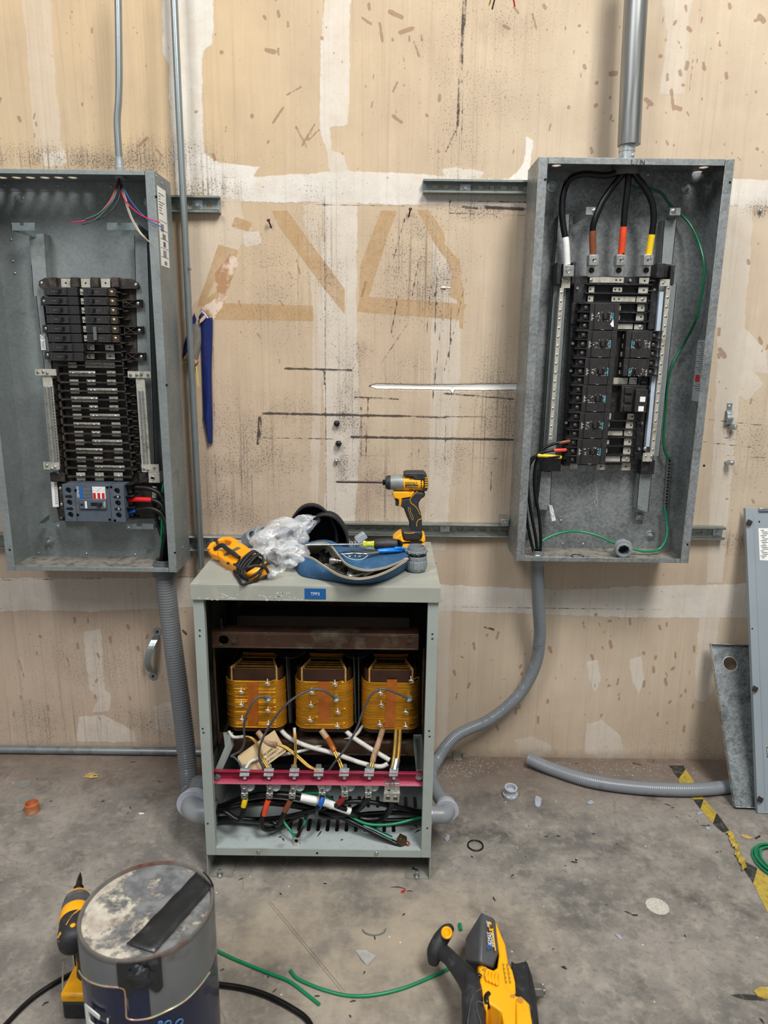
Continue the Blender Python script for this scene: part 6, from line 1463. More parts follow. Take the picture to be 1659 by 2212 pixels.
tag(cable('ground_wire', [W(*p) for p in [(645, 1715, 1.73), (700, 1716, 1.72), (735, 1745, 1.69), (765, 1768, 1.67), (800, 1781, 1.66), (850, 1780, 1.665), (900, 1768, 1.68), (925, 1765, 1.70)]], .0036, M_GREEN), 'bright green wire sweeping to the right side of the cabinet', 'wire')
tag(cable('ground_wire', [W(*p) for p in [(610, 1770, 1.66), (618, 1782, 1.65), (628, 1795, 1.64), (636, 1808, 1.635)]], .0034, M_GREEN), 'short green wire ending at the small ground lug on the pan', 'wire')
seg_cable('ground_cable', 'short green and black cable bent down to the small ground lug', [(662, 1762, 1.66), (658, 1778, 1.65), (650, 1792, 1.64), (643, 1808, 1.636)], .0046, bands=[('green_tape', mat('dark_green_tape', '#0b5a45'), [(662, 1764, 1.66), (658, 1778, 1.65), (654, 1786, 1.645)])])
b = MB(); p = W(640, 1816, 1.632); b.box((p.x-.0085, 1.628, PZ+.0002), (p.x+.0085, 1.650, PZ+.004)); b.box((p.x-.0085, 1.632, PZ+.004), (p.x+.0085, 1.650, PZ+.022)); b.mat(1); b.lathe([(.005, 0), (.005, .001), (.003, .0012), (.0028, -.001)], (p.x, 1.632, PZ+.013), (0, -1, 0), 14)
tag(obj('ground_lug', b, [M_ALU, M_STUDHOLE], bevel=.0008), 'small aluminium ground lug at the front of the pan', 'lug')
b = MB(); p = W(868, 1822, 1.635); M_ = Matrix.Rotation(.5, 3, 'Y'); b.obox((p.x, 1.640, PZ+.0135), (.022, .02, .020), M_); b.obox((p.x-.003, 1.634, PZ+.022), (.012, .014, .010), M_); b.mat(1); b.cyl((p.x+.004, 1.640, PZ+.010), (p.x+.02, 1.632, PZ+.007), .0045, 10)
tag(obj('brass_lug', b, [mat('tarnished_brass', '#5d4a38', .4, .7), M_COPPER], bevel=.002), 'dark brass lug with bare copper strands on the pan, right', 'lug')
# ================================================================ things on the transformer lid
LT = LZt
def hull(mb, pts):
    bm_ = bmesh.new(); vs = [bm_.verts.new(p) for p in pts]; bmesh.ops.convex_hull(bm_, input=vs)
    bmesh.ops.delete(bm_, geom=[v for v in bm_.verts if not v.link_faces], context='VERTS'); bm_.verts.index_update()
    bm_.normal_update(); mb.add([v.co.copy() for v in bm_.verts], [tuple(v.index for v in f.verts) for f in bm_.faces]); bm_.free(); return mb
def pp(mb, pts, Yc, w, dy=0):  # silhouette in the picture plane extruded evenly about distance Yc
    return mb.slab([W(x, y, Yc)+Vector((0, -w/2+dy, 0)) for x, y in pts], (0, w, 0))
# ---- impact driver
DY = 1.955
dr_ = thing('impact_driver', 'yellow and black cordless impact driver with a long bit standing on the transformer lid', 'power tool', (.085, DY, LT))
obj('handle', pp(MB(), [(893, 1060), (918, 1061), (918, 1070), (909, 1076), (904, 1084), (904, 1095), (909, 1108), (911, 1120), (911, 1148), (868, 1146), (884, 1138), (884, 1127), (877, 1110), (872, 1096), (865, 1092), (865, 1077), (886, 1072)], DY, .034), M_OVERM, dr_, bevel=.006, seg=3)
obj('handle_base', pp(MB(), [(869, 1142), (911, 1144), (911, 1152), (906, 1162), (875, 1162), (867, 1150)], DY, .05), M_OVERM, dr_, bevel=.004, seg=2)
obj('trigger_housing', pp(MB(), [(849, 1060), (895, 1060), (888, 1071), (868, 1074), (866, 1092), (862, 1092), (861, 1076), (851, 1073)], DY, .038), M_YEL, dr_, bevel=.003)
obj('trigger', pp(MB(), [(851, 1072), (862, 1075), (861, 1092), (854, 1091), (854, 1080)], DY, .02), M_OVERM, dr_, bevel=.002)
a, c = W(870, 1042, DY), W(924, 1042, DY); ax_ = Vector((1, 0, 0))
b = MB(); L = c.x-a.x; b.lathe([(.021, 0), (.0225, L*.1), (.0225, L*.8), (.02, L*.97), (.012, L)], a, ax_, 28, True); b.xform(Matrix.Identity(4)); obj('motor_housing', b, M_YEL, dr_, smooth=50)
b = MB(); pp(b, [(871, 1020), (879, 1018), (914, 1018), (920, 1022), (923, 1030), (924, 1045), (922, 1058), (913, 1058), (913, 1034), (893, 1033), (891, 1028), (872, 1027)], DY, .046); obj('rear_overmould', b, M_OVERM, dr_, bevel=.004, seg=3)
b = MB()
for k in range(5):
    for j in range(2): b.slab([W(918+j*3, 1032+k*5, DY-.0235), W(921+j*3, 1030+k*5, DY-.0235), W(921+j*3, 1032+k*5, DY-.0235), W(918+j*3, 1034+k*5, DY-.0235)], (0, -.0012, 0))
obj('vent_rib', b, M_YEL, dr_)
b = MB()
for (x, y) in ((909, 1038), (909, 1043), (909, 1048), (909, 1053), (885, 1031), (889, 1031), (885, 1057), (889, 1057)): pbox(b, x, y, x+3, y+2, DY-.0238, .003)
obj('vent_slot', b, M_BLACK2, dr_)
b = MB(); pbox(b, 876, 1047, 903, 1052, DY-.0236, .001); sb = obj('badge', b, M_BLACK2, dr_); text('lettering', '12V MAX BRUSHLESS', W(878, 1051, DY-.0236), (1, 0, 0), (0, 0, 1), .0034, M_WINK, sb)
text('lettering', 'DEWALT', W(875, 1045, DY-.0232), (1, 0, 0), (0, 0, 1), .0085, M_INK, dr_, off=.0006)
a = W(833, 1042, DY)
b = MB(); k_ = (W(871, 1042, DY).x-a.x); b.lathe([(.0195, k_*.22), (.0215, k_*.45), (.0225, k_*.75), (.0225, k_*1.0), (.018, k_*1.02)], a, ax_, 28); obj('gear_case', b, mat('grey_gearcase', '#8b8d8c', .45, .3, .1, 60, dirt='#4c4c4a', dirt_amt=.2), dr_, smooth=50)
b = MB(); b.lathe([(.006, -.001), (.016, 0), (.0195, k_*.08), (.0205, k_*.26), (.019, k_*.30)], a, ax_, 28); obj('nose_ring', b, M_OVERM, dr_)
b = MB(); b.lathe([(.0045, -.009), (.008, -.008), (.0088, -.006), (.007, -.004), (.0085, -.002), (.008, .001)], a, ax_, 20); obj('chuck', b, M_BLACK2, dr_)
t0 = W(725, 1042, DY); b = MB(); b.cyl((t0.x+.006, DY, a.z), (a.x, DY, a.z), .0032, 6); b.cyl((t0.x, DY, a.z), (t0.x+.006, DY, a.z), .0008, 6, .0032); obj('driver_bit', b, mat('bit_steel', '#4a3b3a', .3, .9), dr_)
b = MB(); pp(b, [(848, 1158), (857, 1149), (867, 1143), (871, 1158), (876, 1161), (905, 1161), (909, 1157), (912, 1147), (917, 1150), (918, 1157), (916, 1162), (850, 1163)], DY, .062); pp(b, [(850, 1164), (917, 1164), (917, 1176.5), (868, 1177), (852, 1170)], DY, .062)
q = b.v; zmin = min(v.z for v in q); b.xform(Matrix.Translation((0, 0, LT+.0002-zmin))); bt = obj('battery', b, M_YEL, dr_, bevel=.003, seg=2)
text('lettering', 'DEWALT', W(869, 1175, DY-.031), (1, 0, 0), (0, 0, 1), .007, M_INK, bt, off=.0004)
obj('battery_slot', pbox(MB(), 886, 1168, 912, 1174, DY-.0312, .001), M_BLACK2, bt)
b = MB(); b.tube([W(x, y, DY-.0175) for x, y in ((902, 1061), (887, 1076), (887, 1086), (895, 1092), (902, 1100), (907, 1111), (911, 1110))], .0008, 6, 3); b.tube([W(x, y, DY-.0175) for x, y in ((911, 1121), (904, 1123), (900, 1130), (900, 1137))], .0009, 6, 3); b.tube([W(x, y, DY-.0255) for x, y in ((873, 1151), (884, 1152), (896, 1151))], .0009, 6, 2); b.tube([W(x, y, DY-.0195) for x, y in ((866, 1076), (864, 1084), (863, 1092))], .0008, 6, 2)
b.tube([W(x, y, DY-.0175) for x, y in ((882, 1097), (886, 1098), (887, 1106), (893, 1118), (891, 1124), (886, 1112), (883, 1104))], .0005, 6, 2, True)
obj('yellow_piping', b, M_YEL, dr_, smooth=80)

# ---- clamp meter
mt = thing('clamp_meter', 'yellow clamp meter wrapped in its black test leads, left end of the lid', 'meter', (-.37, 1.71, LT))
MH = Vector((-.452, 1.853, LT+.034)); MT = Vector((-.294, 1.640, LT+.018)); ux = (MT-MH).normalized(); uy = Vector((0, 0, 1)).cross(ux).normalized()*1.0; tilt = Matrix.Rotation(.34, 3, ux); uz = tilt @ ux.cross(uy).normalized(); uy = uz.cross(ux)
if uz.z < 0: uz = -uz
ML = (MT-MH).length*.97
def mp(u, v, w=0): return MH+ux*(u*ML)+uy*(v)+uz*w
def mpoly(mb, pts, w0, w1): return mb.slab([mp(u, v, w0) for u, v in pts], uz*(w1-w0))
body = [(.27, -.030), (.36, -.037), (.5, -.036), (.7, -.031), (.96, -.029), (1.0, -.022), (1.0, .022), (.96, .029), (.7, .031), (.5, .036), (.36, .037), (.27, .030)]
obj('body', mpoly(MB(), body, -.020, .012), M_METER, mt, bevel=.006, seg=3)
obj('boot', mpoly(MB(), [(.62, -.034), (1.02, -.030), (1.02, .030), (.62, .034)], -.024, -.012), M_OVERM, mt, bevel=.003)
obj('jaw', mpoly(MB(), [(.28, .006), (.30, .034), (.20, .040), (.06, .036), (-.01, .020), (-.02, .004), (.03, .004), (.05, .018), (.12, .024), (.20, .022), (.24, .010)], -.014, .008), M_METER, mt, bevel=.004, seg=2)
obj('jaw', mpoly(MB(), [(.28, -.006), (.24, -.010), (.20, -.022), (.12, -.024), (.05, -.018), (.03, -.004), (-.02, -.004), (-.01, -.020), (.06, -.036), (.20, -.040), (.30, -.034)], -.014, .008), M_METER, mt, bevel=.004, seg=2)
obj('display', mpoly(MB(), [(.40, -.026), (.40, .018), (.46, .020), (.46, -.026)], .0118, .0132), mat('meter_display', '#5c5a45', .25), mt, bevel=.0006)
obj('selector', MB().cyl(mp(.58, 0, .011), mp(.58, 0, .0145), .022, 28).obox(mp(.58, 0, .0155), (.036, .006, .004), Matrix((ux, uy, uz)).transposed()), M_METER, mt, bevel=.001)
obj('button_panel', mpoly(MB(), [(.70, -.028), (.66, -.012), (.68, .014), (.72, .027), (.93, .026), (.95, -.026)], .0118, .0128), M_BLACK2, mt)
text('lettering', 'FLUKE', mp(.13, -.032, .009), -uy, ux*-1, .007, M_INK, mt, off=.0006)
b = MB()
for k in range(4):
    o_ = k*.0052; b.tube([mp(.62+.05*k, .040, .006), mp(.68+.05*k, .024, .019+.003*(k % 2)), mp(.74+.05*k, -.012, .020), mp(.80+.05*k, -.036, .010), mp(.84+.05*k, -.034, -.015)], .0031, 8, 5)
b.tube([mp(.98, .03, .01), mp(1.04, .012, .018), mp(1.06, -.014, .012), mp(1.0, -.034, .004), mp(.86, -.038, -.004)], .0031, 8, 6); b.tube([mp(.72, .035, .012), mp(.92, .026, .022), mp(1.06, .004, .020), mp(1.08, -.016, .004), mp(1.0, -.034, -.012)], .0031, 8, 6)
obj('test_lead', b, M_RUBBER, mt, smooth=80)
b = MB(); b.tube([mp(.20, -.026, .012), mp(.28, -.010, .022), mp(.42, -.012, .024), mp(.58, -.012, .024), mp(.68, -.010, .020)], .0062, 10, 6, radii=[.005, .0062, .0058, .006, .004]); obj('lead_probe', b, M_RUBBER, mt, smooth=80)
b = MB(); b.tube([G(x, y, z) for x, y, z in ((492, 1217, LT+.022), (500, 1216, LT+.016), (510, 1222, LT+.006), (506, 1236, LT+.0045), (514, 1249, LT+.0045), (522, 1261, LT+.0045), (535, 1259, LT+.0045), (548, 1255, LT+.0045), (556, 1249, LT+.006))], .0036, 8, 6); obj('test_lead', b, M_RUBBER, mt, smooth=80)
b = MB(); b.tube([G(x, y, z) for x, y, z in ((496, 1220, LT+.010), (510, 1220, LT+.026), (522, 1228, LT+.034), (536, 1226, LT+.044), (552, 1222, LT+.046), (572, 1226, LT+.038), (580, 1238, LT+.018))], .0038, 8, 6); obj('test_lead', b, M_RUBBER, mt, smooth=80)

# ---- plastic bag with fittings
M_BAGM = bpy.data.materials.new('clear_polythene'); M_BAGM.use_nodes = True; t = NT(M_BAGM)
t.b.inputs['Base Color'].default_value = (.86, .88, .90, 1); t.b.inputs['Roughness'].default_value = .16; t.b.inputs['Specular IOR Level'].default_value = .9; t.b.inputs['Coat Weight'].default_value = .4
lw = t.n('ShaderNodeLayerWeight', i_Blend=.35); nz = t.noise(t.coord((1, 2, 1)), 16, 2)
t.l(t.math('ADD', t.math('MULTIPLY', lw.outputs['Facing'], .42), t.rng(nz, .42, .68, .14, .5), clamp=True), t.b.inputs['Alpha'])
t.bump(t.noise(t.coord((1, 2.6, 1)), 20, 1), 1.0, .012)
from mathutils import noise as mnoise
def blob(c, sx, sy, sz, seed, amp=.22, lev=5, M_=None, folds=16, flat=None):
    bm_ = bmesh.new(); bmesh.ops.create_icosphere(bm_, subdivisions=lev, radius=1.0)
    for v in bm_.verts:
        d = v.co.normalized(); n1 = mnoise.noise(d*1.6+Vector((seed, 0, 0))); n2 = abs(mnoise.noise(Vector((d.x*2.2, d.y*5, d.z*2.2))+Vector((0, seed, 0)))); n3 = abs(mnoise.noise(Vector((d.x*7, d.y*3, d.z*7))+Vector((0, 0, seed))))
        r_ = 1+amp*n1*1.4-amp*n2*1.3-amp*.25*n3
        v.co = Vector((d.x*sx, d.y*sy, d.z*sz))*r_
    if M_ is not None: bmesh.ops.transform(bm_, matrix=M_.to_4x4(), verts=bm_.verts)
    for v in bm_.verts:
        v.co += Vector(c)
        if flat is not None and v.co.z < flat: v.co.z = flat+.0002*(v.index % 3)
    bm_.verts.index_update(); mb = MB(); mb.add([v.co.copy() for v in bm_.verts], [tuple(v.index for v in f.verts) for f in bm_.faces]); bm_.free(); return mb
bg = thing('plastic_bag', 'clear crumpled plastic bag of grey fittings beside the clamp meter', 'bag', (-.24, 1.8, LT))
obj('film', blob((-.285, 1.845, LT+.048), .088, .075, .050, 3.1, .17, 5, Matrix.Rotation(-.35, 3, 'Y'), flat=LT+.0008), M_BAGM, bg, smooth=180)
obj('film', blob((-.250, 1.765, LT+.034), .050, .075, .036, 7.7, .2, 5, Matrix.Rotation(.5, 3, 'Z'), flat=LT+.0008), M_BAGM, bg, smooth=180)
obj('film', blob((-.232, 1.87, LT+.074), .058, .035, .030, 5.2, .2, 5, Matrix.Rotation(-.5, 3, 'Y')), M_BAGM, bg, smooth=180)
def tail(pts3, w):
    b = MB(); P_ = catmull(pts3, 6); n = len(P_); vs = []
    for i, p in enumerate(P_):
        f = i/(n-1); ww = w*(1-f)**.8+.002
        for j in range(7): s_ = (j/6-.5)*2; vs.append(p+Vector((s_*ww, s_*ww*.4, .004*math.sin(j*2.1+i*.7)+.003*abs(s_))))
    fs = [(i*7+j, i*7+j+1, (i+1)*7+j+1, (i+1)*7+j) for i in range(n-1) for j in range(6)]
    return b.add(vs, fs)
obj('film_tail', tail([G(603, 1222, LT+.035), G(598, 1235, LT+.02), G(588, 1245, LT+.012), G(580, 1251, LT+.002)], .022), M_BAGM, bg, smooth=180)
obj('film_tail', tail([G(560, 1200, LT+.03), G(545, 1195, LT+.03), G(528, 1190, LT+.02), G(518, 1182, LT+.004)], .03), M_BAGM, bg, smooth=180)
M_FIT = mat('dim_grey_pvc', '#6f7479', .4)
b = MB(); p = G(592, 1204, LT+.028); ax_ = Vector((-.35, -.85, .35)).normalized(); b.lathe([(.018, -.05), (.020, -.02), (.024, -.018), (.024, -.002), (.021, 0), (.017, 0), (.016, -.045)], p, ax_, 26, False); obj('bagged_fitting', b, M_FIT, bg, bevel=.0006)
b = MB(); p = G(548, 1160, LT+.03); b.lathe([(.018, -.03), (.024, -.028), (.025, 0), (.020, .004), (.017, .004), (.016, -.03)], p, Vector((.5, -.3, .5)), 24, False); obj('bagged_fitting', b, M_FIT, bg, bevel=.0006)
b = MB(); p = G(622, 1160, LT+.06); b.lathe([(.016, -.04), (.020, -.02), (.023, -.018), (.023, .002), (.019, .004), (.015, .004), (.014, -.04)], p, Vector((.8, -.4, -.3)), 24, False); obj('bagged_fitting', b, M_FIT, bg, bevel=.0006)
b = MB(); c_ = Vector((-.345, 1.955, LT+.030)); b.lathe([(.020, -.030), (.0275, -.028), (.0275, -.004), (.024, 0), (.024, .010), (.019, .010), (.018, -.03)], c_, Vector((.55, -.35, .25)), 26, False); P_ = [c_, c_+Vector((-.028, .018, -.008))]
tag(obj('conduit_fitting', b, M_PVC, bevel=.0008), 'grey plastic fitting poking out behind the plastic bag', 'fitting')

# ---- black canvas tool pouch
M_CANV = mat('black_canvas', '#17171a', .85, 0, .25, 60, .5, 700, dirt='#35332f', dirt_amt=.2); M_STITCH = mat('white_stitch', '#b9b6ae', .7)
tp_ = thing('tool_pouch', 'black canvas tool pouch lying open behind the blue pouch', 'pouch', (-.12, 1.86, LT))
def archsheet(c, hw, h, y0, y1, lean, th=.004, n=22, skew=0, a0=0, a1=180):
    """half-round canvas wall, open at both ends"""
    b = MB(); vs = []; rows = []
    for (yy, hh, ww, dz) in ((y0, h, hw, 0), (y0+(y1-y0)*.5, h*.97, hw*.98, .002), (y1, h*lean, hw*.9, 0)):
        r_ = []
        for i in range(n+1):
            a = R(a0+(a1-a0)*i/n); r_.append(Vector((c+skew*(yy-y0)+ww*math.cos(a)*(1+.03*math.sin(5*a)), yy+.004*math.sin(3*a), LT+.001+dz+hh*max(0, math.sin(a))**.8)))
        rows.append(r_)
    def off(r_): 
        return [p+Vector(((c+skew*(p.y-y0)-p.x), 0, LT+h*.3-p.z)).normalized()*th for p in r_]
    inn = [off(r_) for r_ in rows]; m = len(rows)
    for k in range(m-1):
        for i in range(n): 
            b.add([rows[k][i], rows[k][i+1], rows[k+1][i+1], rows[k+1][i]], [(0, 1, 2, 3)]); b.add([inn[k][i], inn[k][i+1], inn[k+1][i+1], inn[k+1][i]], [(3, 2, 1, 0)])
    b.add(rows[-1], [tuple(range(n+1))])
    for k in (0, m-1):
        for i in range(n): b.add([rows[k][i], rows[k][i+1], inn[k][i+1], inn[k][i]], [(3, 2, 1, 0) if k == 0 else (0, 1, 2, 3)])
    return b, rows[0]
cxp = G(714, 1160, LT).x; PH1 = W(715, 1113, 1.865).z-LT; PH2 = W(670, 1092, 1.9).z-LT
b, rim = archsheet(cxp, .062, PH1, 1.865, 1.985, .75, .004)
obj('front_pocket', b, M_CANV, tp_, smooth=60)
obj('rim_binding', MB().tube([p+Vector((0, -.001, 0)) for p in rim], .0032, 8, 2), M_CANV, tp_, smooth=80)
b = MB()
for i in range(1, len(rim)-2):
    for f in (.2, .6):
        p = rim[i].lerp(rim[i+1], f); p2 = rim[i].lerp(rim[i+1], f+.22); b.tube([p+Vector((0, .008, .0008)), p2+Vector((0, .008, .0008))], .0006, 5, 0)
st = obj('stitching', b, M_STITCH, tp_); st['kind'] = 'stuff'
b, rim = archsheet(cxp-.040, .070, PH2, 1.90, 1.985, .9, .004, skew=-.1)
obj('rear_pocket', b, M_CANV, tp_, smooth=60); obj('rim_binding', MB().tube(rim, .0035, 8, 2), M_CANV, tp_, smooth=80)
obj('pocket_back', hull(MB(), [Vector((cxp+dx, yy, LT+z)) for dx, z in ((-.11, .002), (-.09, .05), (-.04, .078), (.02, .055), (.05, .03), (.055, .002)) for yy in (1.978, 1.984)]), M_CANV, tp_)
b = MB()
for k in range(5): b.tube([G(642+k*14, 1132+k*1, LT+.045+.004*(k % 2)), G(646+k*14, 1122, LT+.062), G(656+k*14, 1120-k, LT+.066), G(662+k*13, 1130, LT+.05)], .0055, 8, 5)
obj('pocket_flap', b, M_CANV, tp_, smooth=80)
tag(obj('tape_scrap', hull(MB(), [G(x, y, LT+z) for x, y, z in ((682, 1110, .060), (697, 1108, .062), (701, 1114, .060), (688, 1120, .057), (684, 1117, .050), (699, 1112, .052))]), mat('bright_orange', '#e8552a', .5), bevel=.001), 'bright orange tool grip in the black pouch', 'tool')
tag(obj('rag', blob((G(688, 1166, LT).x, 1.885, LT+.014), .020, .016, .012, 2.2, .4, 3), mat('crimson_plastic', '#a3182c', .45), smooth=60), 'crimson grip lying in the mouth of the black pouch', 'tool')
b = MB(); b.tube([G(683, 1160, LT+.02), G(690, 1152, LT+.028), G(702, 1158, LT+.02), G(712, 1166, LT+.008)], .0028, 8, 5); tag(obj('wire_loop', b, mat('crimson_plastic', '#a3182c'), smooth=80), 'crimson wire loop in the mouth of the black pouch', 'wire')
b = MB(); b.tube([G(690, 1175, LT+.012), G(705, 1169, LT+.014), G(722, 1168, LT+.012)], .009, 12, 4, radii=[.006, .009, .008]); tag(obj('hand_tool', b, M_OVERM, smooth=80), 'black tool handle lying in front of the black pouch', 'tool')

# ---- blue zip pouch
M_BLUEC = mat('blue_canvas', '#264f72', .8, 0, .15, 30, .45, 500, dirt='#3b6a90', dirt_amt=.25, dirt_scale=20); M_LIN = mat('grey_lining', '#77756c', .9, 0, .15, 40, .4, 500); M_ZIP = mat('cream_zip_tape', '#c6bca8', .7, 0, .1)
po_ = thing('zip_pouch', 'blue canvas zip pouch gaping open with sockets inside, middle of the lid', 'pouch', (-.08, 1.72, LT))
def gp(l): return [G(x, y, LT+z) for x, y, z in l]
def loft(A, B, n=26, m=10, bow=(0, 0, 0), th=0, wr=0.0, seed=0):
    PA, PB_ = catmull(A, 8), catmull(B, 8)
    def at(P_, t): f = t*(len(P_)-1); k = min(int(f), len(P_)-2); return P_[k].lerp(P_[k+1], f-k)
    vs = []
    for i in range(n+1):
        for j in range(m+1):
            s_ = j/m; p = at(PA, i/n).lerp(at(PB_, i/n), s_)+Vector(bow)*math.sin(math.pi*s_); 
            if wr and 0 < j < m: p += Vector((0, -1, .6))*wr*mnoise.noise(p*38+Vector((seed, 0, 0)))
            p.z = max(p.z, LT+.0006); vs.append(p)
    w = m+1; return MB().add(vs, [(i*w+j, i*w+j+1, (i+1)*w+j+1, (i+1)*w+j) for i in range(n) for j in range(m)])
zf_ = gp([(622, 1194, .040), (645, 1199, .042), (672, 1206, .040), (700, 1224, .036), (732, 1243, .034), (768, 1251, .033), (805, 1247, .034), (840, 1234, .036), (866, 1219, .038), (880, 1210, .040)])
base = gp([(624, 1201, .030), (636, 1222, .008), (650, 1244, .001), (690, 1252, .001), (730, 1258, .001), (768, 1262, .001), (810, 1260, .001), (848, 1248, .001), (874, 1232, .004), (883, 1215, .030)])
zb2 = gp([(622, 1192, .041), (650, 1183, .050), (675, 1176, .056), (700, 1174, .058), (716, 1182, .056), (732, 1202, .048), (752, 1222, .042), (790, 1233, .038), (830, 1228, .038), (862, 1216, .040), (880, 1208, .041)])
back = gp([(624, 1190, .036), (660, 1180, .030), (700, 1172, .045), (725, 1176, .052), (745, 1186, .050), (780, 1188, .047), (815, 1190, .045), (850, 1186, .045), (875, 1192, .044), (884, 1206, .040)])
o = obj('front_wall', loft(zf_, base, 30, 10, (0, -.008, .004), wr=.004), M_BLUEC, po_, smooth=180); o.modifiers.new('s', 'SOLIDIFY').thickness = .002
o = obj('back_flap', loft(zb2, back, 30, 8, (0, .004, .006), wr=.003, seed=4), M_BLUEC, po_, smooth=180); o.modifiers.new('s', 'SOLIDIFY').thickness = .002
bb = gp([(624, 1190, .004), (660, 1185, .001), (700, 1180, .001), (750, 1180, .001), (800, 1186, .001), (850, 1190, .001), (884, 1206, .006)])
o = obj('back_wall', loft(back, bb, 20, 4, (0, .01, 0)), M_BLUEC, po_, smooth=180)
o = obj('lining', loft(zb2, gp([(630, 1194, .02), (665, 1196, .012), (700, 1200, .010), (730, 1222, .008), (760, 1236, .008), (800, 1240, .008), (850, 1228, .012), (878, 1211, .03)]), 26, 6, (0, .006, 0), wr=.003), M_LIN, po_, smooth=180)
o = obj('inside_bottom', loft(zf_, gp([(630, 1195, .01), (665, 1198, .004), (700, 1203, .003), (730, 1222, .003), (760, 1236, .003), (800, 1240, .003), (850, 1228, .008), (878, 1211, .03)]), 26, 6, (0, 0, -.012)), M_LIN, po_, smooth=180)
for P_ in (zf_, zb2):
    z_ = obj('zip_tape', MB().tube([p+Vector((0, 0, .0008)) for p in P_], .0017, 6, 6, flat=2.0), M_ZIP, po_, smooth=80)
    C_ = catmull(P_, 16); b = MB()
    for i in range(0, len(C_)-1):
        for f in (0, .5):
            p = C_[i].lerp(C_[i+1], f); d = (C_[i+1]-C_[i]).normalized(); b.obox(p+Vector((0, 0, .003)), (.0011, .0036, .0012), Matrix((d, Vector((0, 0, 1)).cross(d).normalized(), Vector((0, 0, 1)))).transposed())
    o = obj('zip_teeth', b, mat('zip_metal', '#8d8577', .4, .6), po_); o['kind'] = 'stuff'
b = MB(); b.obox(zf_[0]+Vector((.012, -.001, .005)), (.022, .008, .004)); b.tube([zf_[0]+Vector((.024, 0, .006)), zf_[0]+Vector((.034, -.004, .008)), zf_[0]+Vector((.040, 0, .006)), zf_[0]+Vector((.034, .004, .007))], .0016, 6, 4, True); obj('zip_slider', b, mat('brass_pull', '#a08a6c', .35, .8), po_, bevel=.0006)
b = MB(); b.obox(zf_[-1]+Vector((-.008, -.002, .004)), (.022, .008, .004)); obj('zip_stop', b, mat('pink_zip_end', '#b59b8b', .5), po_, bevel=.001)
# printed emblem fragment on the flap (upside down, half buried)
arc = gp([(738, 1197, .0535), (750, 1207, .0535), (768, 1212, .054), (786, 1209, .054), (800, 1197, .0535)])
obj('printed_arc', MB().tube([p+Vector((0, -.002, .004)) for p in arc], .0009, 6, 5, flat=.5), M_WINK, po_, smooth=80)
for ch, x in (('K', 779), ('L', 768), ('E', 757)):
    p = G(x+1, 1199, LT+.0565); text('lettering', ch, p, (-1, 0, 0), (0, -.6, .0)+() if False else (0, -.9, -.25), .0125, M_WINK, po_, off=.0)
# contents of the pouch
def item(name, lab, mb, m, **k): return tag(obj(name, mb, m, **k), lab, 'tool', 'loose tools in the blue pouch')
p = G(706, 1196, LT+.026); b = MB(); b.lathe([(.008, .004), (.008, .0), (.019, .001), (.021, -.006), (.018, -.02)], p, Vector((.1, -.35, 1)), 22); item('hole_saw', 'round black cup with a bright centre at the left end of the pouch mouth', b, M_BLACK2)
b = MB(); b.lathe([(.003, 0), (.0055, .0), (.0055, .004), (.003, .004)], p+Vector((0, -.0015, .006)), Vector((.1, -.35, 1)), 14); item('socket', 'small steel ring on the black cup in the pouch', b, M_STEEL)
p = G(712, 1211, LT+.030); b = MB(); b.lathe([(.006, 0), (.0078, .001), (.0085, .006), (.0085, .014), (.0068, .016), (.0068, .024), (.004, .025), (.004, .034)], p, Vector((1, -.2, .05)), 18); item('socket', 'chrome socket with a black shank in the middle of the pouch', b, M_STEEL, bevel=.0003)
p = G(757, 1239, LT+.024); b = MB(); b.lathe([(.0075, -.012), (.0078, 0), (.0055, .0005), (.0045, -.004), (.004, -.012)], p, Vector((.1, -.6, .8)), 20); item('socket', 'round chrome socket seen end on, front of the pouch', b, M_STEEL)
p = G(696, 1208, LT+.028); b = MB(); b.lathe([(.006, -.012), (.0062, 0), (.004, .0005), (.0035, -.012)], p, Vector((-.3, -.4, .8)), 16); item('socket', 'small dark socket left of the chrome one in the pouch', b, M_DARKST)
b = MB(); b.cyl(G(750, 1249, LT+.022), G(790, 1236, LT+.026), .0038, 10, .003); item('punch', 'slim bright steel punch along the front of the pouch mouth', b, M_STEEL)
b = MB(); b.cyl(G(730, 1232, LT+.020), G(752, 1222, LT+.022), .0032, 8); item('drill_bit', 'brown drill bit in the middle of the pouch mouth', b, mat('bronze_bit', '#6b5a48', .4, .8))
b = MB(); b.cyl(G(785, 1241, LT+.022), G(806, 1233, LT+.026), .0065, 12, .005); item('nut_driver', 'stubby steel nut driver tip at the right of the pouch mouth', b, M_ZINC)
b = MB(); b.cyl(G(720, 1218, LT+.018), G(748, 1230, LT+.016), .006, 10); item('bit_holder', 'dark bit holder lying under the chrome socket in the pouch', b, M_DARKST)
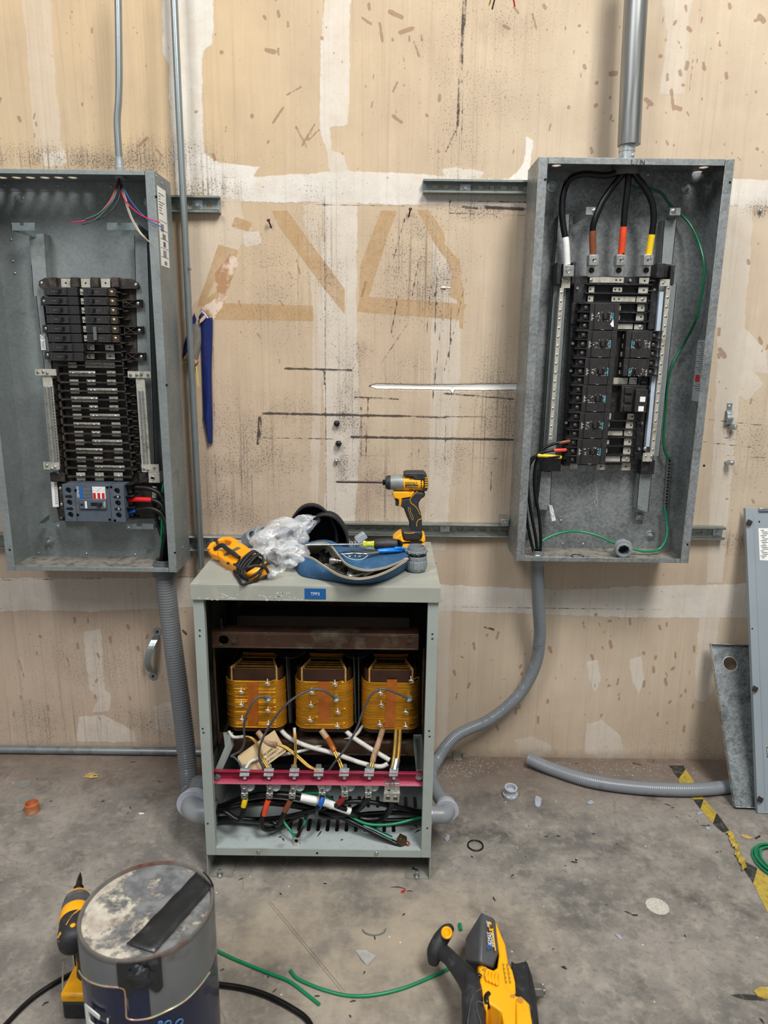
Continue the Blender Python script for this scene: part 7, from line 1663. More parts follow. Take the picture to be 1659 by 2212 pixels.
# ---- screwdriver, blue handled pliers, clips
sd = thing('screwdriver', 'screwdriver with clear yellow collar and black cushion grip resting on the blue pouch', 'screwdriver', G(830, 1176, LT+.06))
s0, s1, s2, s3, s4 = (G(660, 1177, LT+.060), G(783, 1176, LT+.066), G(808, 1176, LT+.066), G(858, 1175, LT+.066), G(872, 1177, LT+.066)); s4 = G(872, 1177, LT+.060)
obj('shaft', MB().cyl(s0, s1, .0025, 12), M_STEEL, sd)
cl = bpy.data.materials.new('clear_yellow_acetate'); cl.use_nodes = True; t = NT(cl); t.b.inputs['Base Color'].default_value = (.75, .78, .04, 1); t.b.inputs['Transmission Weight'].default_value = .45; t.b.inputs['Roughness'].default_value = .12; t.b.inputs['Coat Weight'].default_value = .5
d = (s2-s1).normalized(); L = (s2-s1).length; b = MB(); b.lathe([(.005, 0), (.009, .001), (.010, L*.25), (.007, L*.4), (.0075, L*.7), (.010, L)], s1, d, 8); obj('collar', b, cl, sd, bevel=.0006)
d = (s3-s2).normalized(); L = (s3-s2).length; b = MB(); b.lathe([(.010, 0), (.0125, .003), (.0145, L*.3), (.0145, L*.8), (.0125, L)], s2, d, 10); obj('cushion_grip', b, M_OVERM, sd, bevel=.0012)
b = MB(); b.lathe([(.0122, 0), (.0115, .006), (.008, .013), (.003, .016)], s3, (s4-s3).normalized(), 16); obj('end_cap', b, M_BLACK2, sd)
pl = thing('pliers', 'slim pliers with one blue dipped handle lying across the blue pouch', 'pliers', G(840, 1190, LT+.06))
obj('blue_handle', MB().tube([G(816, 1190, LT+.060), G(835, 1189, LT+.060), G(858, 1188, LT+.058), G(876, 1187, LT+.052)], .0075, 12, 5, radii=[.007, .0085, .0085, .007], flat=.7), mat('blue_dip', '#0f78cf', .3, 0, .04), pl, smooth=80)
obj('blue_handle', MB().tube([G(852, 1185, LT+.064), G(862, 1184, LT+.064), G(872, 1186, LT+.058)], .004, 10, 4), mat('blue_dip', '#0f78cf'), pl, smooth=80)
obj('jaw', MB().tube([G(730, 1195, LT+.062), G(755, 1191, LT+.062), G(785, 1192, LT+.062), G(817, 1191, LT+.060)], .004, 10, 5, radii=[.001, .004, .003, .0045], flat=.6), M_DARKST, pl, smooth=80)
obj('jaw', MB().tube([G(738, 1197, LT+.062), G(765, 1195, LT+.062), G(790, 1196, LT+.062), G(817, 1193, LT+.060)], .0035, 10, 5, radii=[.001, .003, .0035, .004], flat=.6), M_STEEL, pl, smooth=80)
bx_ = thing('bit_case', 'small clear plastic case with steel clips lying behind the screwdriver', 'case', G(775, 1165, LT))
Mq = Matrix.Rotation(-.6, 3, 'Y') @ Matrix.Rotation(.2, 3, 'Z'); c_ = G(777, 1170, LT+.030)
obj('case', MB().obox(c_+Vector((.002, .02, .006)), (.032, .03, .020), Mq), mat('frosted_plastic', '#a5adb5', .25, 0, .05, trans=.2), bx_, bevel=.003)
for k in range(3): obj('clip', MB().obox(c_+Vector((-.022+.009*k, -.004, -.004-.002*k)), (.0028, .012, .034), Mq), M_STEEL if k != 1 else M_DARKST, bx_, bevel=.0006)
tag(obj('tool_clip', MB().cyl(G(728, 1180, LT+.03), G(738, 1180, LT+.03), .006, 14), M_DARKST, bevel=.001), 'dark round tool end behind the blue pouch', 'tool')
# ---- grey connector at the right
fc = thing('conduit_connector', 'grey plastic conduit connector standing at the right front of the lid', 'fitting', (.084, 1.735, LT))
c_ = Vector((.084, 1.735, LT)); M_CONN = mat('connector_grey', '#7d8487', .35, 0, .05)
def pz(y): return W(900, y, 1.735).z-LT
b = MB(); b.lathe([(.016, .0002), (.020, .0004), (.0245, .004), (.0265, .010), (.0265, .031), (.0255, .033)], c_, (0, 0, 1), 32); obj('nut_body', b, M_CONN, fc, smooth=35)
b = MB()
for i in range(10):
    a = i*math.pi/5+.2; b.obox(c_+Vector((.0265*math.cos(a), .0265*math.sin(a), .020)), (.003, .009, .019), Matrix.Rotation(a, 3, 'Z'))
obj('grip_rib', b, M_CONN, fc, bevel=.0012, seg=2)
b = MB(); b.lathe([(.0245, .033), (.0275, .034), (.0275, .041), (.0245, .042)], c_, (0, 0, 1), 6); b.lathe([(.0245, .033), (.0265, .033), (.0265, .0415), (.0245, .042)], c_, (0, 0, 1), 30); obj('hex_collar', b, M_CONN, fc, bevel=.0006)
b = MB(); b.ring(c_+Vector((0, 0, .042)), (0, 0, 1), .0255, .018, .006, 30); obj('gasket', b, M_BLACK2, fc, bevel=.001)
b = MB(); b.lathe([(.018, .046), (.0225, .048), (.0235, .056), (.0225, .066), (.0195, .066), (.0185, .050), (.018, .046)], c_, (0, 0, 1), 32, False); obj('threaded_hub', b, M_CONN, fc, smooth=35)
b = MB(); b.lathe([(.0225, .050), (.0265, .0505), (.0265, .056), (.0225, .0565)], c_, (0, 0, 1), 12, False)
for i in range(8): a = i*math.pi/4; b.obox(c_+Vector((.027*math.cos(a), .027*math.sin(a), .053)), (.004, .006, .006), Matrix.Rotation(a, 3, 'Z'))
obj('locknut', b, M_CONN, fc, bevel=.0006)
# ================================================================ floor things, right side covers
# ---- galvanised tray leaning on the wall
M_SPANG = galv('spangled_galvanised_steel', '#6a7275', '#d6dbdc', .26, .75, 170, '#34383a', .6, 1.2)  # spangle contrast raised: the sheet's speckled reflection is partly put into the colours
A0 = Vector((1.097, 1.942, .003)); A1 = W(1532, 1391, WALL-.03); dx = Vector((.42, -.02, .0)); up = (A1-A0); Lh = up.length; up.normalize()
nr = dx.normalized().cross(up).normalized(); nr = nr if nr.y < 0 else -nr
tr = thing('steel_tray', 'spangled galvanised tray with a round hole leaning on the wall at the right', 'tray', A0)
ex = dx.normalized(); wd = .40
fn = lambda x, y: A0+ex*x+up*y
b = MB(); holed(b, [(0, 0), (wd, 0), (wd, Lh), (0, Lh)], [circ(.058, Lh-.062, .0225, 26)], fn, -nr*.0015); obj('plate', b, M_SPANG, tr)
b = MB(); b.slab([fn(0, 0), fn(0, Lh), fn(0, Lh)+nr*.016, fn(0, 0)+nr*.016], ex*.0015); obj('side_rim', b, M_SPANG, tr, bevel=.0004)
b = MB(); b.slab([fn(0, 0), fn(wd, 0), fn(wd, 0)+nr*.016, fn(0, 0)+nr*.016], up*.0015); obj('bottom_rim', b, M_SPANG, tr, bevel=.0004)
b = MB(); b.slab([fn(0, Lh), fn(wd, Lh), fn(wd, Lh)+nr*.016, fn(0, Lh)+nr*.016], -up*.0015); obj('top_rim', b, M_SPANG, tr, bevel=.0004)
b = MB()
hc = fn(.058, Lh-.062); b.tube([hc+(ex*math.cos(a)+up*math.sin(a))*.0225 for a in [i*math.pi/12 for i in range(24)]], .0011, 6, 0, True); obj('hole_edge', b, mat('bright_cut_edge', '#c9c6bd', .4, .5), tr, smooth=80)
# ---- grey panel cover
C0 = G(1636, 1757, .002); C1 = W(1610, 1097, WALL-.024); up = C1-C0; H_ = up.length; up.normalize(); ex = Vector((1, -.03, 0)).normalized(); nr = ex.cross(up).normalized(); nr = nr if nr.y < 0 else -nr
ex = Vector((1, -.03, 0)).normalized()
cv = thing('panel_cover', 'tall grey enamelled panel cover leaning on the wall at the right edge', 'panel cover', C0); Wc = .55
fn = lambda x, y: C0+ex*x+up*y
b = MB(); b.slab([fn(0, 0), fn(Wc, 0), fn(Wc, H_), fn(0, H_)], -nr*.002); b.slab([fn(0, .0), fn(0, H_), fn(0, H_)-nr*.014, fn(0, .0)-nr*.014], ex*.002); obj('sheet', b, M_PANELG, cv, bevel=.0012)
b = MB(); b.slab([fn(.024, .01), fn(.0265, .01), fn(.0265, H_-.02), fn(.024, H_-.02)], nr*.0012); obj('pressed_crease', b, M_PANELG, cv, bevel=.0005)
def cpt(x, y):  # picture point on the cover plane
    d_ = ray(x, y); tt = (C0-CAM).dot(nr)/d_.dot(nr); return CAM+d_*tt
for (x, y) in ((1616, 1129), (1628, 1487), (1639, 1725)):
    p = cpt(x, y); b = MB(); b.cyl(p, p+nr*.006, .004, 10)
    b.cyl(p+nr*.005, p+nr*.012, .0078, 8); k_ = p+nr*.0085
    for i in range(4): a = i*math.pi/2+.3; b.sphere(k_+(ex*math.cos(a)+up*math.sin(a))*.007, .0036, 8)
    obj('thumb_screw', b, mat('brown_knob', '#3b302a', .45, .4), cv)
obj('screw_hole', MB().cyl(cpt(1640, 1127)-nr*.0003, cpt(1640, 1127)+nr*.0003, .003, 12).cyl(cpt(1625, 1358)-nr*.0003, cpt(1625, 1358)+nr*.0006, .0025, 12), M_HOLE, cv)
obj('latch', MB().obox(cpt(1655, 1101)+nr*.005, (.05, .008, .010)), M_ZINC, cv, bevel=.001)
q = [cpt(1638, 1141), cpt(1680, 1141), cpt(1680, 1212), cpt(1641, 1210)]; b = MB().slab([p_+nr*.0003 for p_ in q], nr*.0004); st = obj('label', b, M_PAPER, cv)
b = MB()
for k in range(17):
    x = 1643+(k % 3)*2; y = 1145+k*3.7; p = cpt(x, y); b.slab([p+nr*.0008, cpt(x+(13 if k % 4 else 7), y)+nr*.0008, cpt(x+(13 if k % 4 else 7), y+1.3)+nr*.0008, cpt(x, y+1.3)+nr*.0008], nr*.0002)
obj('print', b, M_INK, st)
q = [cpt(1656, 1614), cpt(1690, 1613), cpt(1690, 1636), cpt(1657, 1636)]; b = MB().slab([p_+nr*.0003 for p_ in q], nr*.0004); st = obj('label', b, M_INK, cv)
q = [cpt(1657.5, 1616), cpt(1690, 1615), cpt(1690, 1634), cpt(1658.5, 1634)]; obj('label_face', MB().slab([p_+nr*.0008 for p_ in q], nr*.0003), M_PAPER, st)

# ---- hazard tape
def gslab(pts, z0, z1):
    return MB().slab([G(x, y, z0) for x, y in pts], (0, 0, z1-z0))
M_TY = mat('hazard_yellow', '#b39a3e', .5, 0, .12, 40, .4, 60, dirt='#7a6a3a', dirt_amt=.35, dirt_scale=60); M_TB = mat('hazard_black', '#2d2c2b', .5, 0, .25, 40, .4, 60, dirt='#5b564e', dirt_amt=.35, dirt_scale=60)
tp = thing('hazard_tape', 'torn yellow and black hazard tape running across the floor at the right', 'tape', G(1540, 1779))
for pts, m, nm in (([(1445, 1654), (1476, 1654), (1481, 1662), (1466, 1683)], M_TB, 'black_stripe'), ([(1481, 1662), (1501, 1691), (1467, 1691), (1466, 1683)], M_TY, 'yellow_stripe'), ([(1501, 1691), (1520, 1727), (1497, 1727), (1467, 1691)], M_TY, 'yellow_stripe'),
    ([(1497, 1727), (1520, 1727), (1513, 1748)], M_TB, 'black_stripe'), ([(1520, 1727), (1548, 1756), (1540, 1779), (1513, 1748)], M_TY, 'yellow_stripe'), ([(1548, 1756), (1575, 1794), (1562, 1799), (1540, 1779)], M_TB, 'black_stripe'),
    ([(1610, 1862), (1636, 1876), (1627, 1908), (1608, 1880)], M_TB, 'black_stripe'), ([(1636, 1876), (1668, 1902), (1690, 1990), (1668, 1990), (1650, 1955), (1627, 1908)], M_TY, 'yellow_stripe')):
    obj(nm, gslab(pts, .0003, .0012), m, tp)
b = MB(); pts = [(1572, 1797), (1580, 1806), (1582, 1818), (1592, 1832), (1593, 1846), (1603, 1862), (1608, 1880)]; P_ = catmull([G(x, y, .003) for x, y in pts], 6); rn = random.Random(4); vs = []
for i, p in enumerate(P_):
    w_ = .009+.002*math.sin(i*.9)
    for j in range(5): vs.append(p+Vector(((j/4-.5)*2*w_, (j/4-.5)*w_, .0005+rn.uniform(0, .007))))
b.add(vs, [(i*5+j, i*5+j+1, (i+1)*5+j+1, (i+1)*5+j) for i in range(len(P_)-1) for j in range(4)]); obj('crumpled_stretch', b, M_TY, tp, smooth=30)
t2 = thing('hazard_tape', 'torn end of yellow tape with a black smear at the right edge, lower down', 'tape', G(1640, 2150))
obj('yellow_stripe', gslab([(1628, 2142), (1640, 2133), (1655, 2134), (1680, 2128), (1680, 2160), (1650, 2158), (1636, 2152)], .001, .003), M_TY, t2); obj('black_stripe', gslab([(1578, 2150), (1600, 2147), (1632, 2150), (1655, 2162), (1610, 2160)], .0003, .001), M_TB, t2)
# ---- coil of green wire
c_ = G(1684, 1866, 0); cw = thing('wire_coil', 'coil of green insulated wire on the floor at the right edge', 'wire coil', c_)
for k in range(4):
    r_ = .066-.006*k; obj('turn', MB().tube([c_+Vector((r_*math.cos(a), r_*1.15*math.sin(a), .004+.0065*(k % 2)+.001*math.sin(a*2+k))) for a in [i*math.pi/12 for i in range(24)]], .0034, 8, 2, True), M_GREEN, cw, smooth=80)
# ---- loose wires on the floor
def fwire(lab, pts, r, m, name='wire', cat='wire'): tag(obj(name, MB().tube([G(x, y, r+.0002) for x, y in pts], r, 10, 8), m, smooth=80), lab, cat)
fwire('short green wire on the floor beside the can', [(461, 2050), (500, 2069), (545, 2088), (585, 2104), (625, 2120), (660, 2146), (690, 2170)], .0037, M_GREEN)
fwire('longer curved green wire on the floor reaching the saw', [(627, 2096), (640, 2112), (665, 2125), (705, 2140), (755, 2151), (810, 2149), (870, 2135), (930, 2111), (985, 2085)], .0037, M_GREEN)
fwire('black cable on the floor running out under the bottom edge beside the can', [(440, 2125), (480, 2128), (530, 2136), (580, 2152), (630, 2178), (665, 2205), (685, 2250)], .0062, M_CABLE, 'extension_cable', 'cable')
fwire('black cable on the floor left of the impact driver', [(200, 2085), (150, 2106), (100, 2135), (60, 2165), (20, 2205), (-20, 2250)], .0055, M_CABLE, 'extension_cable', 'cable')
fwire('short thick green wire snippet behind the saw', [(993, 1996), (995, 2009)], .0045, M_GREEN, 'wire_snippet', 'snippet')
# ---- small loose things
M_CHIP = mat('light_plastic_chip', '#9fa6b1', .4)
def solid(name, lab, cat, mb, m, group=None, **k): return tag(obj(name, mb, m, **k), lab, cat, group)
p = G(70, 1752, 0); b = MB(); b.lathe([(.0205, 0), (.0215, .001), (.0195, .012), (.021, .027), (.018, .028), (.017, .010)], p, (0, 0, 1), 26); solid('copper_cap', 'short copper coupling standing on the floor at the left', 'coupling', b, mat('dusty_copper', '#c07850', .5, .3, .15, 40, dirt='#d3a58a', dirt_amt=.2), smooth=35)
for x, y, lab in ((57, 1727, 'thin grey plastic disc beside the copper coupling'), (53, 1693, 'thin grey plastic disc behind the copper coupling')):
    p = G(x, y, .0003); b = MB(); b.lathe([(.021, 0), (.021, .0012), (.016, .0014), (.015, .001), (.002, .001)], p, (0, 0, 1), 26); solid('plastic_disc', lab, 'disc', b, mat('grey_disc', '#7b7b76', .6))
c_ = G(1027, 1826, .003); solid('rubber_ring', 'black rubber ring on the floor right of the transformer', 'ring', MB().tube([c_+Vector((.0215*math.cos(a), .0215*math.sin(a), 0)) for a in [i*math.pi/10 for i in range(20)]], .0022, 8, 2, True), M_BLACK2, smooth=80)
p = G(1102, 1720, 0); b = MB(); b.lathe([(.021, 0), (.023, .004), (.023, .012), (.019, .014), (.0165, .020), (.0165, .030), (.020, .032), (.020, .036), (.015, .036), (.014, .02)], p, (0, -.15, 1), 20); 
for i in range(8): a = i*math.pi/4; b.obox(p+Vector((.0225*math.cos(a), .0225*math.sin(a), .009)), (.003, .008, .010), Matrix.Rotation(a, 3, 'Z'))
solid('conduit_fitting', 'small light grey plastic fitting standing on the floor near the loose conduit', 'fitting', b, mat('light_grey_pvc', '#a5a9b4'), bevel=.0005)
def chip(pts, z, lab, m=M_CHIP, name='plastic_chip', cat='chip', th=.003): solid(name, lab, cat, gslab(pts, .0004, .0004+th), m, bevel=.0005, seg=1)
chip([(1157, 1720), (1165, 1722), (1170, 1727), (1168, 1740), (1163, 1745), (1156, 1741), (1155, 1730)], 0, 'pale grey plastic chip right of the small fitting')
chip([(1268, 1735), (1277, 1729), (1284, 1736), (1272, 1738)], 0, 'pale triangular plastic chip in the middle of the floor')
chip([(1524, 1788), (1532, 1786), (1535, 1792), (1526, 1793)], 0, 'small white chip beside the hazard tape')
chip([(1504, 1757), (1516, 1754), (1520, 1757), (1508, 1761)], 0, 'white flake touching the hazard tape')
chip([(960, 1813), (966, 1804), (972, 1806), (970, 1815), (964, 1819)], 0, 'pale plastic chip between the cabinet and the rubber ring')
chip([(1328, 2019), (1340, 2022), (1345, 2031), (1336, 2028)], 0, 'pale sliver on the floor below the white floor spot')
chip([(1420+26*math.cos(i*math.pi/13)*(1+.04*math.sin(3*i)), 1958+17*math.sin(i*math.pi/13)+7*math.cos(i*math.pi/13)) for i in range(26)], 0, 'round speckled plaster spot on the floor', mat('speckled_plaster', '#b9b5aa', .9, 0, .25, 200, .3, 300), 'plaster_spot', 'plaster', .0008)
chip([(299, 1757), (310, 1757), (312, 1759), (301, 1760)], 0, 'white half of a folded sliver left of the big conduit elbow', M_PAPER, 'sliver')
chip([(1600, 1803), (1612, 1805), (1628, 1811), (1616, 1813), (1602, 1808)], 0, 'tan sliver of tape right of the hazard tape', mat('tan_sliver', '#b99b5c', .6), 'sliver')
chip([(1630, 1811), (1641, 1805), (1643, 1808), (1634, 1813)], 0, 'black flake touching the tan sliver', M_TB, 'sliver')
chip([(866, 1926), (876, 1922), (874, 1928), (868, 1930)], 0, 'tiny red plastic scrap in front of the transformer', M_REDT, 'scrap')
b = MB(); c0 = G(808, 2006, .002); b.tube([c0+Vector((.028*math.cos(a), .020*math.sin(a), 0)) for a in [R(190+i*13) for i in range(14)]], .0016, 6, 2, flat=2); solid('plastic_crescent', 'thin grey crescent of plastic on the floor before the transformer', 'crescent', b, mat('grey_disc', '#7b7b76'))
b = MB(); q = [G(768, 2053, .001), G(790, 2052, .010), G(812, 2066, .003), G(793, 2086, .001), G(781, 2072, .006)]; b.slab(q, (0, 0, .0006)); solid('film_scrap', 'crumpled scrap of clear film on the floor', 'film', b, mat('clear_scrap', '#b8b8b4', .2, 0, .1, 60, .6, 90, alpha=.55))
rn = random.Random(9); b = MB(); c0 = G(198, 1676, .004)
for k in range(16): a = rn.uniform(-.5, .9); L_ = rn.uniform(.012, .035); p = c0+Vector((rn.uniform(-.02, .02), rn.uniform(-.01, .01), rn.uniform(-.001, .003))); b.obox(p, (L_, .0025, .0012), Matrix.Rotation(a, 3, 'Z') @ Matrix.Rotation(rn.uniform(-.2, .2), 3, 'Y'))
o = solid('wood_splinters', 'heap of pale wood splinters on the floor at the left', 'splinters', b, mat('pale_wood', '#c9a86a', .7, 0, .2)); o['kind'] = 'stuff'
b = MB(); p = G(988, 1640, 0); b.box((p.x-.016, p.y-.01, .001), (p.x+.016, p.y+.014, .004)); b.box((p.x-.016, p.y+.012, .001), (p.x+.016, p.y+.015, .022)); b.cyl((p.x+.024, p.y, .006), (p.x+.024, p.y+.02, .008), .008, 8); solid('metal_bracket', 'small dusty metal bracket at the foot of the wall', 'bracket', b, mat('dusty_zinc', '#8b877c', .6, .3), bevel=.001)
for x, y, lab in ((475, 1888, 'zinc anchor bolt at the left foot of the transformer cabinet'), (900, 1891, 'zinc anchor bolt at the right foot of the transformer cabinet')):
    p = G(x, y+6, 0); b = MB(); b.cyl(p, p+Vector((0, 0, .022)), .0042, 12); b.cyl(p+Vector((0, 0, .001)), p+Vector((0, 0, .008)), .008, 6); solid('anchor_bolt', lab, 'bolt', b, M_ZINC, bevel=.0004)
b = MB(); p = G(893, 1877, .003); b.cyl(p, p+Vector((.012, -.008, .003)), .0022, 10); b.cyl(p+Vector((-.002, .001, 0)), p, .005, 12); solid('screw', 'small screw lying behind the right anchor bolt', 'screw', b, M_DARKST)
# black and grey insulation shavings: the larger ones one by one
SH = [(742, 1644-4, 4, 1.2), (287, 1646, 10, .2), (214, 1640, 2, 1.3), (344, 1687, 12, -.5), (222, 1731, 7, .5), (282, 1744, 8, -1.2), (276, 1756, 5, .6), (110, 1730, 6, .1), (80, 1682, 3, 1), (835, 1800, 14, 1.2), (1068, 1941, 11, -1.1),
      (1108, 1891, 9, .8), (860, 1917, 28, -.1), (885, 1925, 12, 0), (702, 1908, 6, 0), (607, 1930, 6, -.8), (520, 1898, 10, .6), (1240, 1862, 12, -.2), (1245, 1858, 6, 1.3), (1357, 1971, 14, -.35), (1371, 1976, 11, -.2), (1481, 2021, 6, -1.3), (1216, 2087, 8, 0), (1220, 2091, 8, -.2),
      (1180, 1806, 6, 0), (1206, 1806, 6, 0), (1142, 1783, 4, -1.2), (1282, 1801, 6, -.1), (1333, 1823, 4, -.6), (1550, 1841, 6, .2), (1556, 1838, 4, 0), (1442, 1738, 12, -.4), (1452, 1744, 7, .2), (1380, 1651, 10, -.1), (1370, 1649, 8, 0), (1245, 1648, 7, .5), (1507, 1773, 5, -1.2), (1520, 1783, 9, 0), (1530, 1783, 6, -.2), (1462, 1764, 4, -.8),
      (480, 2095, 8, .1), (592, 2139, 10, 1.1), (685, 2151, 11, .05), (762, 2162, 12, .2), (810, 2025, 9, -1.3), (872, 1975, 6, 1), (786, 2100, 6, -1.4), (755, 2195, 7, -1), (1645, 2205, 12, -1.2), (1195, 2050, 3, 0), (98, 2168, 12, 1), (580, 2109, 6, -.5), (1310, 1955, 4, -.3), (1222, 1870, 5, 0), (1135, 1850, 4, .2), (1020, 1850, 6, -1.1), (1490, 1762, 4, -.2), (1412, 1644, 5, .3)]
rn = random.Random(21); PL = ['near the wall', 'in the middle of the floor', 'near the front']
near = []
for k, (x, y, L_, a) in enumerate(SH):
    p = G(x, y, .0018); s_ = p.y/1.6*.0011; L3 = max(.006, L_*s_*1.25); b = MB(); ca, sa = math.cos(a), math.sin(a); d = Vector((ca, sa*1.3, 0)).normalized(); n_ = Vector((-d.y, d.x, 0)); r_ = rn.uniform(.0012, .0024) if L_ > 5 else .001
    b.tube([p-d*L3*.5+n_*rn.uniform(-.002, .002), p+n_*rn.uniform(-.002, .002)+Vector((0, 0, .001)), p+d*L3*.5+n_*rn.uniform(-.002, .002)], r_, 6, 3, flat=rn.uniform(.5, 1.0), radii=[r_*.4, r_, r_*.6])
    z0 = min(v.z for v in b.v); b.xform(Matrix.Translation((0, 0, .0002-z0)))
    o = obj('insulation_shaving', b, M_BLACK if k % 3 else M_RUBBER, smooth=60); near.append((o, x, y))
LM = [('rubber ring', 1027, 1826), ('copper coupling', 70, 1745), ('big conduit elbow', 400, 1750), ('wood splinters', 198, 1676), ('right anchor bolt', 900, 1890), ('left anchor bolt', 475, 1888), ('white plaster spot', 1420, 1957), ('small grey fitting', 1102, 1705), ('hazard tape', 1530, 1760), ('grey crescent', 810, 2006), ('green wire ends', 660, 2130), ('cordless saw', 1110, 2100), ('loose conduit', 1360, 1690), ('green wire coil', 1650, 1866), ('triangular plastic chip', 1277, 1733), ('floor impact driver', 150, 2150), ('torn tape end', 1640, 2150), ('film scrap', 790, 2065)]
NTH = ['nearest', 'second nearest', 'third nearest', 'fourth nearest', 'fifth nearest', 'sixth nearest', 'seventh nearest', 'eighth nearest', 'ninth nearest', 'tenth nearest', 'eleventh nearest', 'twelfth nearest']
grp = {}
for o, x, y in near:
    d_, nm = min((math.hypot(x-a, (y-b_)*1.4), n_) for n_, a, b_ in LM); grp.setdefault(nm, []).append((d_, o))
for nm, l_ in grp.items():
    for i, (d_, o) in enumerate(sorted(l_, key=lambda e_: e_[0])): tag(o, 'black insulation shaving on the floor, %s to the %s' % (NTH[i], nm), 'shaving', 'black insulation shavings on the floor')
# shavings inside the cabinet pan
for (x, y, L_, a, lb) in ((611, 1813, 9, -.9, 'curled left of the ground lug'), (605, 1808, 7, 0, 'farthest from the ground lug on its left'), (690, 1800, 18, 1.1, 'long one right of the ground lug'), (898, 1785, 10, -.9, 'above the brass lug'), (902, 1795, 14, .5, 'nearest the right post'), (738, 1814, 5, .3, 'tiny one in the middle of the pan'), (585, 1790, 5, 1.3, 'small one left under the orange taped cable')):
    p = G(x, y, PZ+.002); d = Vector((math.cos(a), 1.3*math.sin(a), 0)).normalized(); L3 = L_*.0013; b = MB().tube([p-d*L3*.5, p+Vector((.001, .001, .001)), p+d*L3*.5], .0016, 6, 3, radii=[.0008, .0018, .001]); z0 = min(v.z for v in b.v); b.xform(Matrix.Translation((0, 0, PZ+.0002-z0)))
    tag(obj('insulation_shaving', b, M_BLACK, smooth=60), 'black shaving on the cabinet pan, '+lb, 'shaving', 'shavings on the cabinet pan')

# ---------------------------------------------------------------- can in the foreground
KC = Vector((-.430, 1.112, 0)); KR = .121; KH = .37
can = thing('steel_can', 'big blurred steel can topped with concrete crust and a black tape strip, front left', 'can', KC)
M_CAN = mat('grey_can_paint', '#6e7172', .32, .35, .1, 8, dirt='#5a4437', dirt_amt=.12, dirt_scale=9)
b = MB(); b.lathe([(KR*.97, .0), (KR, .004), (KR, KH-.012), (KR*.985, KH-.008)], KC, (0, 0, 1), 64); obj('wall', b, M_CAN, can, smooth=50)
b = MB(); b.lathe([(KR*.93, KH-.012), (KR*.985, KH-.012), (KR*1.005, KH-.004), (KR*.99, KH), (KR*.955, KH), (KR*.93, KH-.006), (KR*.93, KH-.012)], KC, (0, 0, 1), 64, False); obj('rim', b, mat('worn_rim', '#74706b', .45, .4, .2, 12, dirt='#6e3d28', dirt_amt=.3, dirt_scale=14), can, smooth=60)
b = MB(); b.lathe([(KR*.955, KH-.014), (KR*.95, KH-.0045)], KC, (0, 0, 1), 48)
mc = bpy.data.materials.new('concrete_crust'); mc.use_nodes = True; t = NT(mc); v = t.coord(); n1 = t.noise(v, 17, 7, .68)
sp_ = t.n('ShaderNodeSeparateXYZ', i_0=v); bias = t.rng(sp_.outputs[0], -.09, .08, .05, -.06)
f = t.rng(t.math('ADD', n1, bias), .48, .56); t.l(t.mix(f, t.mix(t.rng(t.noise(v, 30, 4), .4, .6), rgb('#595b5d'), rgb('#7b7c7d')), t.mix(t.rng(t.noise(v, 40, 4), .35, .65), rgb('#a3978a'), rgb('#c9c4b4'))), t.b.inputs['Base Color']); t.b.inputs['Roughness'].default_value = .75; t.bump(t.math('ADD', f, n1), .8, .004)
obj('crusted_lid', b, mc, can)
rn = random.Random(5)
for k in range(9):
    a, r_ = rn.uniform(1.8, 4.6), rn.uniform(.03, .095); c_ = KC+Vector((r_*math.cos(a), r_*math.sin(a), KH-.008)); obj('concrete_lump', blob(c_, .016, .013, .004, k*1.7, .4, 3), mc, can, smooth=180)
# black tape strip over the lid and down the front
def onlid(x, y, z=KH+.0005): return G(x, y, z)
M_BT = mat('black_tape', '#232426', .38, 0, .2, 20, .35, 60, dirt='#50545a', dirt_amt=.12, dirt_scale=18)
e0, e1 = (onlid(424, 1884), onlid(458, 1915)); s0_, s1_ = onlid(273, 2040), onlid(334, 2057)
b = MB(); n = 16; vs = []
for i in range(n+1):
    f = i/n
    for j in range(5):
        g_ = j/4; p = s0_.lerp(e0, f).lerp(s1_.lerp(e1, f), g_); sag = -.007*min(1, 4*f*(1-f)*2) ; vs.append(p+Vector((0, 0, max(sag, -.002)+.0016+.0012*math.sin(f*23+g_*5))))
b.add(vs, [(i*5+j, i*5+j+1, (i+1)*5+j+1, (i+1)*5+j) for i in range(n) for j in range(4)]); o = obj('tape_strip', b, M_BT, can, smooth=180); o.modifiers.new('s', 'SOLIDIFY').thickness = .0008
def cang(p): return math.atan2(p.y-KC.y, p.x-KC.x)
def wrap(mb, a0, a1, zf, zt, r_=.0012, n=24, m=6):
    vs = []
    for i in range(n+1):
        a = a0+(a1-a0)*i/n
        for j in range(m+1): z = zf(i/n)+(zt(i/n)-zf(i/n))*j/m; vs.append(KC+Vector(((KR+r_)*math.cos(a), (KR+r_)*math.sin(a), z)))
    w = m+1; return mb.add(vs, [(i*w+j, (i+1)*w+j, (i+1)*w+j+1, i*w+j+1) for i in range(n) for j in range(m)])
a_s = cang((s0_+s1_)/2); a_e = cang((e0+e1)/2)
o = obj('tape_end', wrap(MB(), a_s-.30, a_s+.30, lambda f: KH-.058-.014*math.sin(9*f), lambda f: KH-.001, .0022), M_BT, can, smooth=180)
o = obj('tape_end', wrap(MB(), a_e-.2, a_e+.2, lambda f: KH-.05, lambda f: KH-.001, .0022), M_BT, can, smooth=180)
o = obj('tape_fold', blob(KC+Vector(((KR+.006)*math.cos(a_s), (KR+.006)*math.sin(a_s), KH-.026)), .022, .008, .020, 4.4, .4, 3), M_BT, can, smooth=80)
